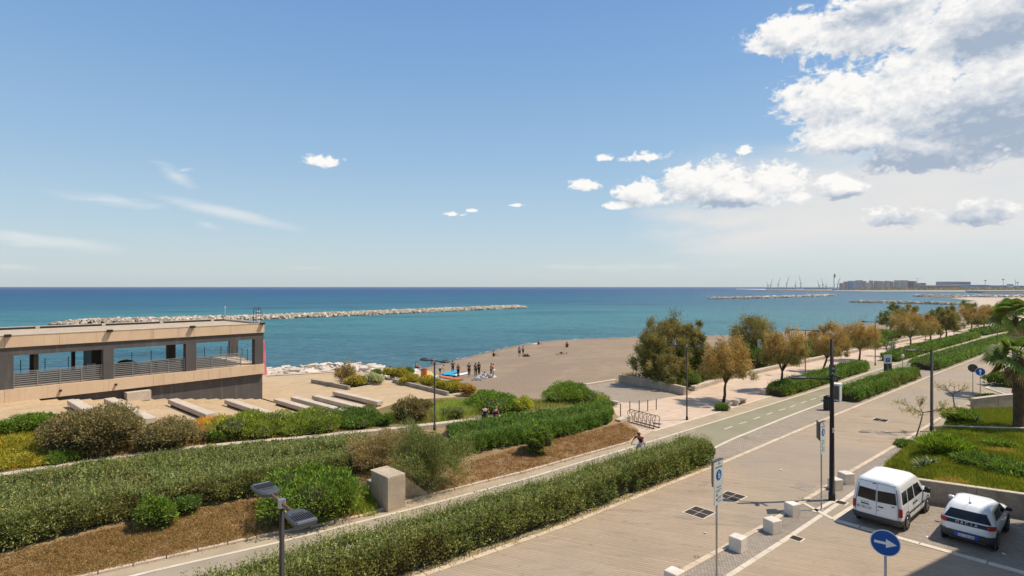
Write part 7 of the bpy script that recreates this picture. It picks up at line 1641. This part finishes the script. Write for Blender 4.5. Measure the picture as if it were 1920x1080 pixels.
fbuild('far dark stadium like hall rising behind the orange building', 1778, 1828, 528.5, 'grey', 80, Yd=2800, floors=2, roofc='dark', ybase=540, name='exhibition_hall'); fbuild('far blue grey block of sheds right of the orange building', 1812, 1865, 534.5, 'bluegrey', 60, Yd=2500, floors=3, name='harbour_shed'); fbuild('far grey sheds continuing to the frame edge', 1862, 1895, 535.5, 'grey', 60, Yd=2480, floors=2, name='harbour_shed')
fbuild('far low cream building by the last light mast', 1893, 1902, 533, 'white', 30, Yd=2380, floors=3); fbuild('far long grey green range beyond the last light mast', 1900, 2010, 536, 'grey', 50, Yd=2450, floors=2, name='harbour_shed')
fbuild('low dark quay wall below the orange building', 1735, 1818, 545.2, 'dark', 20, ybase=548, Yd=1900, floors=1, name='quay_wall', cat='wall')
for i, (a, b_) in enumerate(((1816, 1845), (1846, 1880), (1881, 1925), (1926, 2000))):
    s = 1150/FX; r = empty('beach_shed', ((a+b_)/2*s-CX*s, 1150, -1.5), 0, 'far white roofed beach shed, %s of the long row on the sand' % ordn[i], 'shed', 'white beach sheds'); w_ = (b_-a)*s-1
    MB().box((0, 4, 1.2), (w_, 8, 2.6)).build('wall', FM['brown'], r); MB().box((0, 3, 3.4), (w_+1, 12, 1.9)).build('roof', MT['white'], r)
for i, (x, yt) in enumerate(((1847.5, 527), (1881, 525), (1904, 524.5), (1908, 531))):
    s = 2350/FX; r = empty('light_mast', (x*s-CX*s, 2350, -1), 0, 'far floodlight mast above the sheds, %s from the dark hall' % ordn[i], 'mast', 'far light masts'); h_ = (544-yt)*s
    MB().tube([(0, 0, 0), (0, 0, h_)], .8, 5).build('pole', FM['grey'], r)
    if i != 2: MB().box((0, 0, h_), (9, 2, 3)).build('lamp_head', FM['dark'], r)
s = 2500/FX; r = empty('lighthouse', (1565*s-CX*s, 2500, 0), 0, 'tall slim pale lighthouse on the far mole', 'lighthouse')
MB().lathe([(6.5, -3), (6.0, 6), (4.5, 8), (3.6, 55)], n=10).build('tower', FM['white'], r, smooth=True); MB().lathe([(5, 55), (5, 57.5)], n=10).build('gallery', FM['grey'], r); MB().lathe([(3, 57.5), (3, 63)], n=8).build('lantern', FM['window'], r); MB().lathe([(3.6, 63), (2.4, 66), (.3, 69)], n=8).build('dome', FM['dark'], r)
fbuild('low pale keeper house at the foot of the lighthouse', 1558, 1573, 541, 'white', 20, ybase=544.5, Yd=2480, floors=1, name='keeper_house', cat='house')
def crane(label, x, xt, yt, Y=2900, yb=543):
    s = Y/FX; r = empty('harbour_crane', (x*s-CX*s, Y, 0), 0, label, 'crane', 'harbour cranes on the far quay'); h_ = (yb-yt)*s
    MB().tube([(0, 0, -2), (0, 0, h_*.38)], [2.4, 1.6], 6).build('tower', FM['grey'], r); MB().box((0, 0, h_*.40), (7, 6, 4)).build('cab', FM['grey'], r); MB().tube([(0, 0, h_*.38), ((xt-x)*s, 0, h_)], [1.3, .7], 5).build('jib', FM['grey'], r)
    MB().tube([(0, 0, h_*.55), ((xt-x)*s*.9, 0, h_*.93)], .35, 4).build('cable', FM['dark'], r)
for i, (x, xt, yt) in enumerate(((1440, 1437, 528), (1445, 1449, 524), (1459, 1463, 522), (1475, 1480, 519), (1491.5, 1492, 527), (1501.5, 1498, 517), (1536, 1533, 528), (1543, 1540, 523), (1549, 1549, 531), (1570.5, 1576, 521))): crane('far harbour crane, %s from the open sea end of the quay' % ordn[i], x, xt, yt)
fbuild('far low dark quay buildings under the cranes', 1436, 1500, 541.2, 'dark', 30, ybase=544, Yd=2850, floors=1, name='quay_building'); fbuild('far low grey quay buildings before the lighthouse', 1512, 1558, 540.5, 'grey', 30, ybase=544.3, Yd=2700, floors=1, name='quay_building')
p = 2600/FX; r = empty('sea_beacon', (1394*p-CX*p, 2600, -2), 0, 'tiny beacon on the mole tip left of the cranes', 'beacon'); MB().tube([(0, 0, 0), (0, 0, 18)], [2, .6], 5).build('tower', FM['grey'], r)
sheet('far_mole', [(1380, 541.6), (1436, 542), (1436, 543.6), (1380, 542.3)], -.8, FM['grey'])
p = 2500/FX; r = empty('tower_crane', (1720*p-CX*p, 2500, 0), 0, 'pale tower crane above the dark brown block', 'crane'); MB().tube([(0, 0, 0), (0, 0, 50)], .7, 4).build('mast', FM['white'], r); MB().tube([(-18, 0, 49), (26, 0, 49)], .6, 4).build('jib', FM['white'], r)
# trees of the far shore
rs = np.random.default_rng(44); n = 5200; X = rs.uniform(1560, 1960, n); Yd = rs.uniform(2150, 2400, n); P = np.stack([(X-CX)/FX*Yd, Yd, rs.uniform(-1, 6, n)**1.0], 1)
kk = rs.random(n) < (X-1560)/420; P = P[kk]; tag(leaf_mesh('far_greenery', P, rs.normal(size=P.shape), 7.0, 4.0, pal(len(P), [(.10, .11, .07), (.14, .13, .09)], [1, 1]), MT['leaf']), 'low dark greenery along the far harbour shore', 'trees', kind='stuff')
# people and loungers far on the sand: tiny dark specks
# litter on the ground
for i, (x, y, lab) in enumerate(((1464, 882, 'white scrap of litter in the middle of the road'), (1322, 1000, 'small white scrap near the larger drain grate'), (1910, 985, 'crumpled white litter beside the smaller car'), (1738, 1008, 'pale scrap on the parking bay between the cars'), (1882, 1040, 'white litter below the smaller car'))):
    p = G(x, y); o = MB().box((0, 0, .02), (.12, .07, .03), bev=.01).build('litter', MT['white']); o.location = (p.x, p.y, .012); o.rotation_euler = (.1, .2, i*1.3); tag(o, lab, 'litter')
# ---------------- air
hz_ = MB().box((2000, 2990, 40.0), (13000, 6020, 88)); ho = hz_.build('haze'); tag(ho, kind='stuff')
hm_ = bpy.data.materials.new('haze_air'); hm_.use_nodes = True; t = hm_.node_tree; t.nodes.clear(); o_ = t.nodes.new('ShaderNodeOutputMaterial'); pv = t.nodes.new('ShaderNodeVolumePrincipled'); pv.inputs['Color'].default_value = (.92, .94, .96, 1); pv.inputs['Density'].default_value = .000034; pv.inputs['Anisotropy'].default_value = .2
t.links.new(pv.outputs[0], o_.inputs['Volume']); ho.data.materials.append(hm_)
